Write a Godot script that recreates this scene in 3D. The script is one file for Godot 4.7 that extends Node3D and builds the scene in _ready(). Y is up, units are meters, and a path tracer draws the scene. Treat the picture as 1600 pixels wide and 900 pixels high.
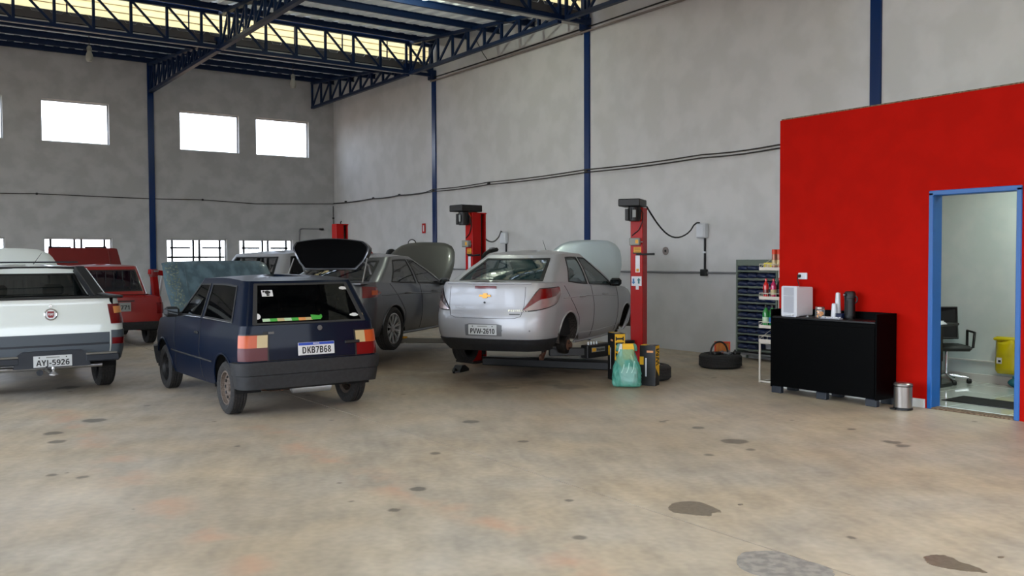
extends Node3D
# Car repair workshop: concrete hall with a stepped roof, cars with raised bonnets, red office box on the right.

var M := {}
var font: SystemFont


func _ready() -> void:
	# camera
	var cam := Camera3D.new()
	cam.name = "camera"
	cam.fov = rad_to_deg(2.0 * atan(450.0 / 1400.0))
	cam.near = 0.05
	cam.far = 200.0
	cam.basis = Basis(Vector3.UP, -0.617618) * Basis(Vector3.RIGHT, -0.032767) * Basis(Vector3.BACK, -0.004130)
	cam.position = Vector3(0, 1.55, 0)
	add_child(cam)
	cam.current = true
	# bright hazy sky
	var sky := ProceduralSkyMaterial.new()
	sky.sky_top_color = Color(0.79, 0.86, 0.96)
	sky.sky_horizon_color = Color(0.94, 0.965, 1.0)
	sky.sky_energy_multiplier = 1.0
	sky.ground_bottom_color = Color(0.45, 0.38, 0.32)
	sky.ground_horizon_color = Color(0.85, 0.85, 0.84)
	sky.sun_angle_max = 1.0
	var env := Environment.new()
	env.background_mode = Environment.BG_SKY
	env.sky = Sky.new()
	env.sky.sky_material = sky
	env.background_energy_multiplier = 3.2
	env.tonemap_mode = Environment.TONE_MAPPER_LINEAR
	env.tonemap_exposure = 2.8
	env.sdfgi_enabled = true
	env.ssao_enabled = true
	env.ssil_enabled = true
	var we := WorldEnvironment.new()
	we.name = "environment"
	we.environment = env
	add_child(we)

	font = SystemFont.new()
	font.font_names = PackedStringArray(["Droid Sans"])
	font.font_weight = 700
	materials()
	setting()
	blue_hatch()
	silver_sedan()
	white_pickup()
	grey_sedan()
	red_pickup()
	silver_hatch()
	lifts()
	wall_fittings()
	counter_corner()
	shelves()
	office()
	floor_things()
	far_things()


func materials() -> void:
	# setting
	M.floor = floor_material()
	M.yard = mottled(mat(Color.WHITE, 0.9), 31, 0.02, Color(0.45, 0.34, 0.27), Color(0.52, 0.41, 0.33), 0.3)  # unseen yard ground, earth colour darkened to weaken its bounce and reflections
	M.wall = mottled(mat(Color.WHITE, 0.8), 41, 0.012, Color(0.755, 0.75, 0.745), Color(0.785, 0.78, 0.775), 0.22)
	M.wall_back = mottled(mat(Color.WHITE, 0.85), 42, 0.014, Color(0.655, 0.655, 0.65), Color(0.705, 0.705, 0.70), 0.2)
	M.white_wall = mottled(mat(Color.WHITE, 0.7), 43, 0.01, Color(0.79, 0.84, 0.83), Color(0.82, 0.86, 0.85), 0.4)
	M.red_wall = mottled(mat(Color.WHITE, 0.6), 44, 0.012, Color(0.65, 0.06, 0.02), Color(0.675, 0.065, 0.025), 0.4)
	M.red_wall.metallic_specular = 0.15
	M.blue = mat(Color(0.015, 0.15, 0.34), 0.28)
	M.blue.metallic_specular = 0.35
	M.blue_bright = mat(Color(0.03, 0.34, 0.62), 0.4)
	M.steel = mat(Color(0.025, 0.12, 0.25), 0.45)
	M.steel.metallic_specular = 0.35
	M.sheet = mat(Color(0.93, 0.93, 0.91), 0.45, 0.0)
	M.sheet.backlight_enabled = true
	M.sheet.backlight = Color(0.13, 0.135, 0.125)  # slight see-through glow added to the metal to lighten its underside
	M.fascia = mat(Color(0.33, 0.32, 0.31), 0.6)
	var s := mat(Color(0.96, 0.90, 0.76), 0.6)
	s.backlight_enabled = true
	s.backlight = Color(0.97, 0.92, 0.78)
	M.skylight = s
	M.joint = mat(Color(0.22, 0.20, 0.17), 0.95)
	M.lap = mat(Color(0.62, 0.50, 0.34), 0.7)
	M.alu = mat(Color(0.72, 0.73, 0.74), 0.35, 0.7)
	M.bars = mat(Color(0.22, 0.23, 0.25), 0.5, 0.2)
	M.white_paint = mat(Color(0.82, 0.82, 0.8), 0.5)
	M.pane = glass(Color(0.95, 0.98, 1.0), 0.08)
	M.raw_edge = mottled(mat(Color.WHITE, 0.9), 45, 0.05, Color(0.35, 0.27, 0.2), Color(0.5, 0.42, 0.34), 1.0)
	M.tile = mat(Color(0.80, 0.83, 0.80), 0.08, 0.0, 0.5)
	# cars
	M.navy = mat(Color(0.02, 0.065, 0.14), 0.35, 0.0, 0.12)
	M.navy.metallic_specular = 0.22
	M.silver = mat(Color(0.66, 0.66, 0.67), 0.42, 0.4, 0.45)
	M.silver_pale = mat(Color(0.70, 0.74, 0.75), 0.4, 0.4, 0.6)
	M.silver_shade = mat(Color(0.45, 0.455, 0.46), 0.5, 0.4)
	M.graphite = mat(Color(0.33, 0.335, 0.35), 0.34, 0.5, 0.8)
	M.bonnet_olive = mat(Color(0.27, 0.265, 0.245), 0.4, 0.3, 0.4)
	M.white_car = mat(Color(0.85, 0.875, 0.855), 0.3, 0.0, 0.8)
	M.red_car = mat(Color(0.52, 0.05, 0.035), 0.35, 0.0, 0.6)
	M.red_bonnet = mat(Color(0.40, 0.045, 0.035), 0.5, 0.0, 0.2)
	M.bonnet_sky_sheen = mottled(mat(Color.WHITE, 0.42, 0.1, 0.3), 51, 0.01, Color(0.21, 0.295, 0.33), Color(0.30, 0.39, 0.43), 1.2)  # faded navy bonnet, sky reflection also put into its paler colour
	var p := mat(Color.WHITE, 0.8)
	p.transparency = BaseMaterial3D.TRANSPARENCY_ALPHA_SCISSOR
	p.alpha_scissor_threshold = 0.5
	p.albedo_texture = ntex(52, 0.03, [Color(0.36, 0.40, 0.38, 0), Color(0.36, 0.40, 0.37, 0), Color(0.30, 0.34, 0.31, 1), Color(0.46, 0.50, 0.47, 1)], [0.0, 0.5, 0.53, 0.85])
	p.uv1_scale = Vector3(0.25, 1.0, 1.0)
	M.peel = p
	M.bumper = mottled(mat(Color.WHITE, 0.6), 53, 0.02, Color(0.075, 0.08, 0.09), Color(0.115, 0.12, 0.13), 1.5)
	M.plastic_grey = mat(Color(0.28, 0.31, 0.34), 0.55)
	M.plastic_blue = mat(Color(0.10, 0.125, 0.16), 0.5)
	M.tread = mat(Color(0.42, 0.41, 0.38), 0.8)
	M.tyre = mottled(mat(Color.WHITE, 0.85), 54, 0.03, Color(0.10, 0.095, 0.09), Color(0.17, 0.16, 0.15), 2.0)
	M.rusty_rim = mottled(mat(Color.WHITE, 0.75), 55, 0.03, Color(0.27, 0.22, 0.18), Color(0.38, 0.33, 0.29), 4.0)
	M.black_rim = mat(Color(0.04, 0.04, 0.045), 0.5)
	M.alloy = mat(Color(0.68, 0.68, 0.68), 0.3, 0.8)
	M.rust = mottled(mat(Color.WHITE, 0.85), 56, 0.04, Color(0.24, 0.14, 0.09), Color(0.38, 0.25, 0.17), 4.0)
	M.dark_metal = mat(Color(0.13, 0.12, 0.11), 0.5, 0.5)
	M.chrome = mat(Color(0.85, 0.86, 0.87), 0.12, 1.0)
	M.chrome_light = mat(Color(0.82, 0.83, 0.84), 0.3, 0.3)
	M.mirror = mat(Color(0.35, 0.37, 0.38), 0.05, 1.0)
	M.gold = mat(Color(0.72, 0.53, 0.25), 0.3, 0.7)
	M.dull_badge = mat(Color(0.38, 0.38, 0.38), 0.5, 0.4)
	M.badge_red = mat(Color(0.50, 0.10, 0.13), 0.35)
	M.black = mat(Color(0.02, 0.02, 0.022), 0.45)
	M.seal = mat(Color(0.025, 0.025, 0.027), 0.55)
	M.seal_grey = mat(Color(0.16, 0.16, 0.165), 0.6)
	M.gap = mat(Color(0.05, 0.05, 0.055), 0.8)
	M.well = mat(Color(0.03, 0.028, 0.026), 0.9)
	M.well_dusty = mottled(mat(Color.WHITE, 0.95), 64, 0.03, Color(0.13, 0.11, 0.10), Color(0.27, 0.24, 0.22), 3.0)
	M.cabin = mat(Color(0.06, 0.06, 0.063), 0.85)
	M.seat = mat(Color(0.10, 0.10, 0.105), 0.95)
	M.lining = mat(Color(0.012, 0.012, 0.015), 0.9)
	M.lining.metallic_specular = 0.2
	M.glass_dark = glass(Color(0.012, 0.014, 0.016), 0.96)
	M.glass_dark.metallic_specular = 0.15
	M.glass_teal = glass(Color(0.17, 0.26, 0.26), 0.55)
	M.glass_teal.metallic_specular = 0.35
	M.glass_grey = glass(Color(0.05, 0.07, 0.075), 0.5)
	M.glass_far = glass(Color(0.03, 0.035, 0.04), 0.9)
	M.glass_far.metallic_specular = 0.2
	M.print_pale = mat(Color(0.66, 0.84, 0.78), 0.5)
	M.glass_green = glass(Color(0.03, 0.05, 0.05), 0.82)
	M.glass_violet = glass(Color(0.06, 0.055, 0.09), 0.72)
	M.amber = mat(Color(0.72, 0.29, 0.05), 0.4, 0.0, 0.1)
	M.amber_pale = mat(Color(0.83, 0.55, 0.30), 0.3, 0.0, 0.5)
	M.pale_lens = mat(Color(0.74, 0.66, 0.48), 0.4, 0.0, 0.1)
	M.red_lens = mat(Color(0.40, 0.03, 0.03), 0.2, 0.0, 0.7)
	M.red_lens_dusty = mat(Color(0.33, 0.12, 0.14), 0.5, 0.0, 0.05)
	M.red_lens_dark = mat(Color(0.16, 0.03, 0.035), 0.2, 0.0, 0.7)
	M.clear_lens = mat(Color(0.62, 0.55, 0.54), 0.15, 0.3, 0.7)
	M.plate = mat(Color(0.84, 0.84, 0.84), 0.4)
	M.plate_grey = mat(Color(0.76, 0.77, 0.77), 0.4)
	M.plate_strip = mat(Color(0.52, 0.53, 0.52), 0.5)
	M.plate_blue = mat(Color(0.06, 0.25, 0.68), 0.4)
	M.white_print = mat(Color(0.85, 0.85, 0.85), 0.6)
	M.black_print = mat(Color(0.04, 0.04, 0.045), 0.6)
	M.pale_green = mat(Color(0.70, 0.80, 0.66), 0.6)
	M.leaf_green = mat(Color(0.25, 0.62, 0.22), 0.6)
	# workshop things
	M.lift_red = mat(Color(0.64, 0.04, 0.03), 0.5, 0.0, 0.08)
	M.lift_red.metallic_specular = 0.3
	M.motor = mat(Color(0.035, 0.036, 0.04), 0.5)
	M.grey_box = mat(Color(0.50, 0.51, 0.48), 0.5)
	M.yellow = mat(Color(0.86, 0.66, 0.03), 0.5)
	M.label_yellow = mat(Color(0.82, 0.58, 0.08), 0.5)
	M.label_blue = mat(Color(0.15, 0.42, 0.66), 0.5)
	M.label_teal = mat(Color(0.08, 0.38, 0.42), 0.5)
	M.orange = mat(Color(0.80, 0.22, 0.05), 0.5)
	M.box_black = mat(Color(0.03, 0.032, 0.038), 0.5)
	var b := mat(Color(0.36, 0.68, 0.60, 0.55), 0.3, 0.0)
	b.transparency = BaseMaterial3D.TRANSPARENCY_ALPHA
	b.backlight_enabled = true
	b.backlight = Color(0.15, 0.3, 0.25)
	M.bag_green = b
	M.bag_yellow = mat(Color(0.80, 0.74, 0.04), 0.35)
	M.conduit = mat(Color(0.45, 0.45, 0.46), 0.5)
	M.cable = mat(Color(0.045, 0.04, 0.04), 0.6)
	M.cable_grey = mat(Color(0.18, 0.16, 0.15), 0.6)
	M.pipe_pale = mat(Color(0.50, 0.46, 0.44), 0.6)
	M.socket = mat(Color(0.80, 0.81, 0.83), 0.4)
	M.furniture = mat(Color(0.006, 0.007, 0.008), 0.45)
	M.furniture.metallic_specular = 0.15
	M.furniture_top = mat(Color(0.016, 0.016, 0.018), 0.3)
	M.white_plastic = mat(Color(0.80, 0.81, 0.83), 0.25)
	M.grey_plastic = mat(Color(0.64, 0.65, 0.68), 0.3)
	M.steel_bright = mat(Color(0.62, 0.60, 0.58), 0.28, 0.9)
	M.jar_glass = glass(Color(0.9, 0.95, 0.95), 0.12)
	M.sweet = mat(Color(0.92, 0.58, 0.02), 0.4)
	M.rack = mat(Color(0.40, 0.44, 0.40), 0.55)
	M.bin_blue = mat(Color(0.03, 0.10, 0.25), 0.4)
	M.wire_white = mat(Color(0.80, 0.77, 0.72), 0.4)
	M.bottle_red = mat(Color(0.75, 0.05, 0.06), 0.2, 0.0, 0.5)
	M.bottle_pink = mat(Color(0.72, 0.06, 0.32), 0.2, 0.0, 0.5)
	M.bottle_green = mat(Color(0.10, 0.48, 0.20), 0.2, 0.0, 0.5)
	M.can_steel = mat(Color(0.60, 0.40, 0.32), 0.35, 0.5)
	M.mesh_black = mat(Color(0.09, 0.095, 0.10), 0.8)
	M.desk = mat(Color(0.02, 0.017, 0.016), 0.4)
	M.mat_dark = mottled(mat(Color.WHITE, 0.95), 61, 0.08, Color(0.05, 0.06, 0.065), Color(0.085, 0.095, 0.10), 4.0)
	M.paper = mat(Color(0.86, 0.87, 0.88), 0.8)
	M.wet = mottled(mat(Color.WHITE, 0.28), 62, 0.03, Color(0.42, 0.365, 0.295), Color(0.47, 0.415, 0.345), 1.5)
	M.damp = mottled(mat(Color.WHITE, 0.5), 63, 0.03, Color(0.50, 0.48, 0.455), Color(0.60, 0.575, 0.54), 0.8)
	var lamp := mat(Color(0.95, 0.97, 0.93), 0.5)
	lamp.emission_enabled = true
	lamp.emission = Color(0.95, 1.0, 0.93)
	lamp.emission_energy_multiplier = 2.0
	M.lamp = lamp
	M.lamp_off = mat(Color(0.62, 0.62, 0.58), 0.4)

# ---------------------------------------------------------------- setting
# a wall with rectangular holes: u runs along (x or z), holes are [u0, u1, y0, y1]
func holed(acc: Acc, along_x: bool, u0: float, u1: float, y0: float, y1: float, d0: float, d1: float, holes: Array) -> void:
	var us := [u0, u1]
	var ys := [y0, y1]
	for h in holes:
		us.append_array([h[0], h[1]])
		ys.append_array([h[2], h[3]])
	us.sort()
	ys.sort()
	for j in ys.size() - 1:
		var ya: float = ys[j]
		var yb: float = ys[j + 1]
		if yb - ya < 0.001:
			continue
		var start: float = us[0]
		var open := false
		for i in us.size() - 1:
			var ua: float = us[i]
			var ub: float = us[i + 1]
			if ub - ua < 0.001:
				continue
			var hole := false
			for h in holes:
				if ua >= h[0] - 0.001 and ub <= h[1] + 0.001 and ya >= h[2] - 0.001 and yb <= h[3] + 0.001:
					hole = true
			if hole and open:
				_wallpiece(acc, along_x, start, ua, ya, yb, d0, d1)
				open = false
			elif not hole and not open:
				start = ua
				open = true
		if open:
			_wallpiece(acc, along_x, start, u1, ya, yb, d0, d1)


func _wallpiece(acc: Acc, along_x: bool, a: float, b: float, ya: float, yb: float, d0: float, d1: float) -> void:
	var c := Vector3((a + b) / 2, (ya + yb) / 2, (d0 + d1) / 2)
	var s := Vector3(b - a, yb - ya, absf(d1 - d0))
	if not along_x:
		c = Vector3(c.z, c.y, c.x)
		s = Vector3(s.z, s.y, s.x)
	acc.box(c, s)


func floor_material() -> StandardMaterial3D:
	# concrete with tyre tracks of red earth and oil spots, 28 x 28 m from (-8, -24.6)
	var n := 2048
	var im := Image.create(n, n, false, Image.FORMAT_RGB8)
	var big := noise(3, 0.35, 3)
	var mid := noise(4, 1.7, 4)
	var streak := noise(8, 1.0, 3)
	var fine := noise(5, 14.0, 2)
	var tint := noise(6, 0.8, 3)
	var spots := []
	var rng := RandomNumberGenerator.new()
	rng.seed = 11
	for q in [[1.24, -8.47, .07], [1.25, -8.92, .06], [1.01, -7.17, .03], [1.11, -7.18, .03], [1.18, -6.98, .035], [5.88, -5.03, .09], [5.71, -4.75, .07], [5.32, -4.81, .07], [3.61, -6.15, .07], [4.58, -7.15, .06], [4.37, -2.92, .02], [6.9, -4.25, .09], [6.85, -4.1, .07], [1.7, -9.4, .10], [1.9, -12.0, .14], [7.2, -9.6, .35], [6.6, -8.9, .3], [6.9, -8.35, .22], [7.7, -9.5, .3], [6.0, -9.0, .3]]:
		spots.append(q)
	for k in 60:
		spots.append([rng.randf_range(-2.0, 9.0), rng.randf_range(-14.0, 0.0), rng.randf_range(0.015, 0.05)])
	var bins := {}
	for q in spots:
		var r: float = q[2] * 1.8
		for bxx in range(int(floor((q[0] - r) * 2)), int(floor((q[0] + r) * 2)) + 1):
			for bzz in range(int(floor((q[1] - r) * 2)), int(floor((q[1] + r) * 2)) + 1):
				var key := bxx * 1000 + bzz
				if not bins.has(key):
					bins[key] = []
				bins[key].append(q)
	var data := PackedByteArray()
	data.resize(n * n * 3)
	var px := 28.0 / n
	for j in n:
		var z := -24.6 + (j + 0.5) * px
		for i in n:
			var x := -8.0 + (i + 0.5) * px
			var m := mid.get_noise_2d(x, z)
			var v := 1.0 + 0.06 * big.get_noise_2d(x, z) + 0.09 * m + 0.05 * fine.get_noise_2d(x, z) + 0.06 * streak.get_noise_2d(x * 0.5 - z, (x + z * 0.5) * 5.0)
			var t := tint.get_noise_2d(x, z)
			var r := 0.668 * v * (1.0 + 0.03 * t)
			var g := 0.615 * v
			var b := 0.54 * v * (1.0 - 0.05 * t)
			# tracks of red earth
			var o := 0.0
			if x > 0.8 and x < 3.8:
				var wob := 0.12 * big.get_noise_2d(z * 2.0, 7.0)
				var d1 := absf(x - 1.47 - wob)
				var d2 := absf(x - 2.86 - wob)
				if z > -10.5 and z < -2.0:
					o = maxf(0.0, 1.0 - d1 / 0.22) * clampf(0.3 + 1.8 * m, 0.0, 1.0)
				if z > -8.2 and z < -2.0:
					o = maxf(o, maxf(0.0, 1.0 - d2 / 0.22) * clampf(0.3 + 1.8 * m, 0.0, 1.0))
			if o > 0.0:
				r = lerpf(r, 0.73, o * 0.5)
				g = lerpf(g, 0.54, o * 0.5)
				b = lerpf(b, 0.43, o * 0.5)
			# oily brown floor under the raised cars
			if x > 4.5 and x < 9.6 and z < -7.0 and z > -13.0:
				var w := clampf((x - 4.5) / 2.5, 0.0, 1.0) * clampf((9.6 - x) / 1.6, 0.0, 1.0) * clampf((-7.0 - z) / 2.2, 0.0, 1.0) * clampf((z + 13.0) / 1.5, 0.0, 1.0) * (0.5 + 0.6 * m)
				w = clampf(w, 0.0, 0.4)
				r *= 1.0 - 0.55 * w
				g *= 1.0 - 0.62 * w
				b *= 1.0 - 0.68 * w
			var key := int(floor(x * 2)) * 1000 + int(floor(z * 2))
			if bins.has(key):
				for q in bins[key]:
					var dd: float = Vector2(x - q[0], (z - q[1])).length() / q[2] + 1.3 * m
					if dd < 1.0:
						var big_spot: bool = q[2] > 0.15
						var k := clampf((1.0 - dd) * (0.4 if big_spot else 1.2), 0.0, 0.22 if big_spot else 0.32)
						r *= 1.0 - k
						g *= 1.0 - k
						b *= 1.0 - k
			var at := (j * n + i) * 3
			data[at] = clampi(int(r * 255), 0, 255)
			data[at + 1] = clampi(int(g * 255), 0, 255)
			data[at + 2] = clampi(int(b * 255), 0, 255)
	im = Image.create_from_data(n, n, false, Image.FORMAT_RGB8, data)
	var m2 := mat(Color.WHITE, 0.55)
	m2.albedo_texture = ImageTexture.create_from_image(im)
	m2.uv1_scale = Vector3.ONE / 28.0
	m2.uv1_offset = Vector3(8.0 / 28.0, 24.6 / 28.0, 0)
	m2.roughness_texture = ntex(21, 0.01, [Color(0.42, 0.42, 0.42), Color(0.75, 0.75, 0.75)], [0.25, 0.75])
	m2.roughness = 1.0
	return m2


func floor_slab(acc: Acc, x0: float, x1: float, z0: float, z1: float) -> void:
	acc.box(Vector3((x0 + x1) / 2, -0.1, (z0 + z1) / 2), Vector3(x1 - x0, 0.2, z1 - z0))
	# world coordinates as texture coordinates
	for i in range(acc.uv.size()):
		acc.uv[i] = Vector2(acc.v[i].x, acc.v[i].z)


func truss(called: String, label: String, group: String, a: Vector3, b: Vector3, low: Array, high: Array, count: int, w: float) -> void:
	# a, b: ends on plan; low/high: [height at a, height at b] of the chords
	var t := thing(called, label, "truss", Vector3(a.x, low[0], a.z), 0.0, group)
	var o := t.position
	var p := func(f: float, hi: bool) -> Vector3:
		var q := a.lerp(b, f)
		q.y = lerpf(high[0], high[1], f) if hi else lerpf(low[0], low[1], f)
		return q - o
	var c := Acc.new()
	c.bar(p.call(0, false), p.call(1, false), w, 0.07)
	obj("bottom_chord", c, M.steel, t)
	c = Acc.new()
	c.bar(p.call(0, true), p.call(1, true), w, 0.07)
	obj("top_chord", c, M.steel, t)
	var up: bool = absf(a.x - b.x) < 0.1
	for k in count + 1:
		var f := float(k) / count
		if p.call(f, true).y - p.call(f, false).y > 0.1:
			c = Acc.new()
			c.bar(p.call(f, false), p.call(f, true), 0.05, 0.05, 0.0, (b - a).normalized())
			obj("upright", c, M.steel, t)
		if k < count:
			c = Acc.new()
			c.bar(p.call(f, not up), p.call(f + 1.0 / count, up), 0.04, 0.04)
			obj("diagonal", c, M.steel, t)


func window(idx: int, x0: float, x1: float, y0: float, y1: float, bars: bool) -> void:
	var w := struct_node("window_%d" % idx)
	w.position = Vector3((x0 + x1) / 2, y0, -24.59)
	var hw := (x1 - x0) / 2
	var h := y1 - y0
	var f := Acc.new()
	for s in [-1.0, 1.0]:
		f.box(Vector3(s * (hw - 0.015), h / 2, 0), Vector3(0.03, h, 0.05))
	for y in [0.015, h - 0.015]:
		f.box(Vector3(0, y, 0), Vector3(hw * 2 - 0.06, 0.03, 0.05))
	obj("window_frame", f, M.alu, w)
	f = bx(Vector3(0, -0.005, 0.10), Vector3(hw * 2, 0.03, 0.06), 0.005)
	obj("window_sill", f, M.white_paint, w)
	if bars:
		for x in [-hw + 0.16, -0.08, 0.08, hw - 0.16]:
			obj("glazing_bar", bx(Vector3(x, h / 2, 0), Vector3(0.05, h - 0.06, 0.04)), M.bars, w)
		for k in 3:
			var y: float = h * [0.28, 0.52, 0.77][k]
			for s in [-1.0, 1.0]:
				obj("glazing_bar", bx(Vector3(s * (hw - 0.03 + 0.08) / 2, y, 0), Vector3(hw - 0.13 if k == 1 else hw - 0.27, 0.05, 0.04)), M.bars, w)
			if k == 1:
				obj("glazing_bar", bx(Vector3(0, y, 0), Vector3(0.14, 0.05, 0.04)), M.bars, w)
		for s in [-1.0, 1.0]:
			obj("pane", bx(Vector3(s * hw / 2, h / 2, -0.012), Vector3(hw - 0.04, h - 0.05, 0.004)), M.pane, w)
	else:
		obj("pane", bx(Vector3(0, h / 2, -0.012), Vector3(hw * 2 - 0.05, h - 0.05, 0.004)), M.pane, w)


func setting() -> void:
	var a := Acc.new()
	# floor: two pours with an open joint, and a yard in front of the open gate
	floor_slab(a, -6.2, 3.842, -24.7, 1.5)
	floor_slab(a, 3.855, 11.2, -24.7, 1.5)
	var fl := struct("floor", a, M.floor, "stained pale concrete workshop floor with a thin joint running lengthwise")
	obj("joint_filler", bx(Vector3(3.8485, -0.106, -11.6), Vector3(0.013, 0.2, 26.2)), M.joint, fl)
	a = Acc.new()
	a.box(Vector3(2.5, -0.12, 10.35), Vector3(46, 0.2, 17.7))
	a.box(Vector3(-13.4, -0.12, -9.0), Vector3(14.4, 0.2, 21.0))
	struct("floor", a, M.yard, "bare red earth yard outside the open gate")
	a = Acc.new()
	a.box(Vector3(2.5, 1.3, 19.0), Vector3(46, 3.0, 0.3))  # unseen wall, added to keep low sky out of the car reflections
	struct("wall_sky_blocker", a, M.yard, "unseen plain wall added across the yard to block low sky reflections")

	var ups := [[1.0, 2.54], [3.36, 4.9], [6.64, 8.21], [8.69, 10.23]]
	var lows := [[1.0, 2.54], [3.37, 4.92], [6.26, 7.84], [8.18, 9.72], [10.06, 10.9]]
	var holes := []
	var idx := 1
	for u in ups:
		holes.append([u[0], u[1], 4.46, 5.49])
		window(idx, u[0], u[1], 4.46, 5.49, false)
		idx += 1
	for u in lows:
		holes.append([u[0], u[1], 1.1, 2.105])
		window(idx, u[0], u[1], 1.1, 2.105, true)
		idx += 1
	a = Acc.new()
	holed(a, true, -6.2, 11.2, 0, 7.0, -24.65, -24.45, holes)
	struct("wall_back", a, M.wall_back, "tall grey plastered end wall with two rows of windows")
	a = Acc.new()
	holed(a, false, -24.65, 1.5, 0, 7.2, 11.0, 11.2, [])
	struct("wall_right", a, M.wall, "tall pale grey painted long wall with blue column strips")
	a = Acc.new()
	holes = []
	for i in 8:
		var z := -23.6 + i * 3.0
		holes.append([z, z + 1.55, 4.46, 5.49])
		if z < -18.0:
			holes.append([z, z + 1.55, 1.1, 2.1])
	holes.append([-16.0, -2.0, 0.0, 4.2])
	holed(a, false, -24.65, 1.5, 0, 7.2, -6.2, -6.0, holes)
	struct("wall_left", a, M.wall, "long pale grey side wall with two rows of windows, outside the view")
	a = Acc.new()
	holed(a, true, -6.0, 11.0, 0, 7.0, 1.3, 1.5, [[-5.6, 7.6, 0, 2.4]])
	struct("wall_front", a, M.wall, "gate wall around the open front of the workshop")

	# painted columns
	for q in [[-18.66, 0.17, 5.83], [-13.0, 0.15, 5.83], [-7.03, 0.16, 6.9]]:
		a = Acc.new()
		a.box(Vector3(10.99, q[2] / 2, q[0]), Vector3(0.05, q[2], q[1]), 0.006)
		struct("trim_1", a, M.blue, "blue painted steel column strip set in the long wall")
	a = Acc.new()
	a.box(Vector3(5.9, 3.4, -24.43), Vector3(0.15, 6.8, 0.05), 0.006)
	struct("trim_2", a, M.blue, "blue painted steel column strip between the end wall windows")
	for q in [[-18.66, 11.0], [-13.0, 11.0]]:
		a = Acc.new()
		a.box(Vector3(10.95, 5.93, q[0]), Vector3(0.16, 0.22, 0.2), 0.01)
		a.box(Vector3(10.9, 6.3, q[0] + 0.02), Vector3(0.08, 0.75, 0.1), 0.004)
		struct("trim_3", a, M.steel, "dark blue steel bracket where the truss meets the column")

	# roof in steps: each bay high at its far edge, low at its near edge, cream glazing in the step
	var roof := struct_node("ceiling", "stepped corrugated metal roof on dark blue steelwork with cream skylight strips")
	var edges := [-24.62, -18.75, -13.0, -7.2, -1.4, 1.5]
	for b in 5:
		var z0: float = edges[b] - (0.05 if b == 0 else 0.0)
		var z1: float = edges[b + 1] - 0.1
		var hi := 6.78
		var lo := 6.2
		a = Acc.new()
		var clear := Acc.new()
		var rows := [PackedVector3Array(), PackedVector3Array()]
		var x := -6.1
		while x < 11.15:
			for k in [[0.0, 0.0], [0.17, 0.0], [0.205, 0.055], [0.295, 0.055], [0.33, 0.0]]:
				rows[0].append(Vector3(minf(x + k[0], 11.15), hi + k[1], z0))
				rows[1].append(Vector3(minf(x + k[0], 11.15), lo + k[1], z1))
			x += 0.33
		for i in rows[0].size() - 1:
			if rows[0][i].distance_to(rows[0][i + 1]) > 0.001:
				# clear cream sheets over the camera; unseen ones far left added for light
				var tile := int(floor((rows[0][i].x + 6.1) / 0.99))
				var to: Acc = clear if (b == 4 and tile % 3 != 0) or (b == 3 and tile % 6 == 1) or (b < 2 and rows[0][i].x < 0.3 and int(floor((rows[0][i].x + 6.1) / 0.99)) % 3 == 1) else a
				to.quad(rows[0][i], rows[0][i + 1], rows[1][i + 1], rows[1][i], Vector3.DOWN)
		obj("corrugated_sheet", a, M.sheet, roof)
		if clear.v.size() > 0:
			obj("clear_sheet", clear, M.skylight, roof)
		if b > 3:
			continue
		for k in 5:
			var f := (k + 0.12) / 4.3
			var zz := lerpf(z0 + 0.12, z1 - 0.05, f)
			var yy := lerpf(hi, lo, f) - 0.075
			a = Acc.new()
			a.box(Vector3(2.55, yy, zz), Vector3(16.9, 0.125, 0.012))
			a.box(Vector3(2.55, yy + 0.064, zz + 0.03), Vector3(16.9, 0.012, 0.055))
			a.box(Vector3(2.55, yy - 0.056, zz + 0.03), Vector3(16.9, 0.012, 0.055))
			obj("purlin", a, M.steel, roof)
	for zt in [-18.75, -13.0, -7.2]:
		# glazing in the step, in two lapped rows
		for k in 15:
			for r in 3:
				a = Acc.new()
				a.box(Vector3(-5.4 + k * 1.13, 6.325 + r * 0.138, zt - 0.13 + r * 0.008), Vector3(1.118, 0.13, 0.006))
				obj("skylight_panel", a, M.skylight, roof)
			obj("mullion", bx(Vector3(-5.97 + k * 1.13, 6.46, zt - 0.115), Vector3(0.025, 0.46, 0.02)), M.steel, roof)
		for y in [6.394, 6.532]:
			obj("lap_strip", bx(Vector3(2.5, y, zt - 0.127), Vector3(17, 0.014, 0.01)), M.lap, roof)
		obj("glazing_rail", bx(Vector3(2.5, 6.7, zt - 0.13), Vector3(17, 0.1, 0.05)), M.steel, roof)
		a = Acc.new()
		a.box(Vector3(2.5, 6.165, zt - 0.13), Vector3(17, 0.19, 0.03))
		obj("fascia", a, M.fascia, roof)
		obj("gutter", bx(Vector3(2.5, 6.01, zt - 0.22), Vector3(17, 0.10, 0.14), 0.01), M.white_paint, roof)

	# trusses
	for z in [-18.66, -12.9]:
		truss("roof_truss", "dark blue steel lattice truss spanning the hall under the " + ("far" if z < -15 else "nearer") + " skylight strip", "", Vector3(-5.95, 0, z), Vector3(10.92, 0, z), [5.93, 5.93], [6.62, 6.62], 25, 0.07)
	truss("roof_truss", "dark blue lattice truss along the long wall, in the far corner bay", "", Vector3(10.33, 0, -24.4), Vector3(10.33, 0, -18.75), [5.9, 5.9], [6.6, 6.12], 9, 0.09)
	truss("roof_truss", "dark blue lattice truss along the long wall, between the two skylight strips", "", Vector3(10.33, 0, -18.6), Vector3(10.33, 0, -13.0), [5.9, 5.9], [6.6, 6.12], 9, 0.09)
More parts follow.
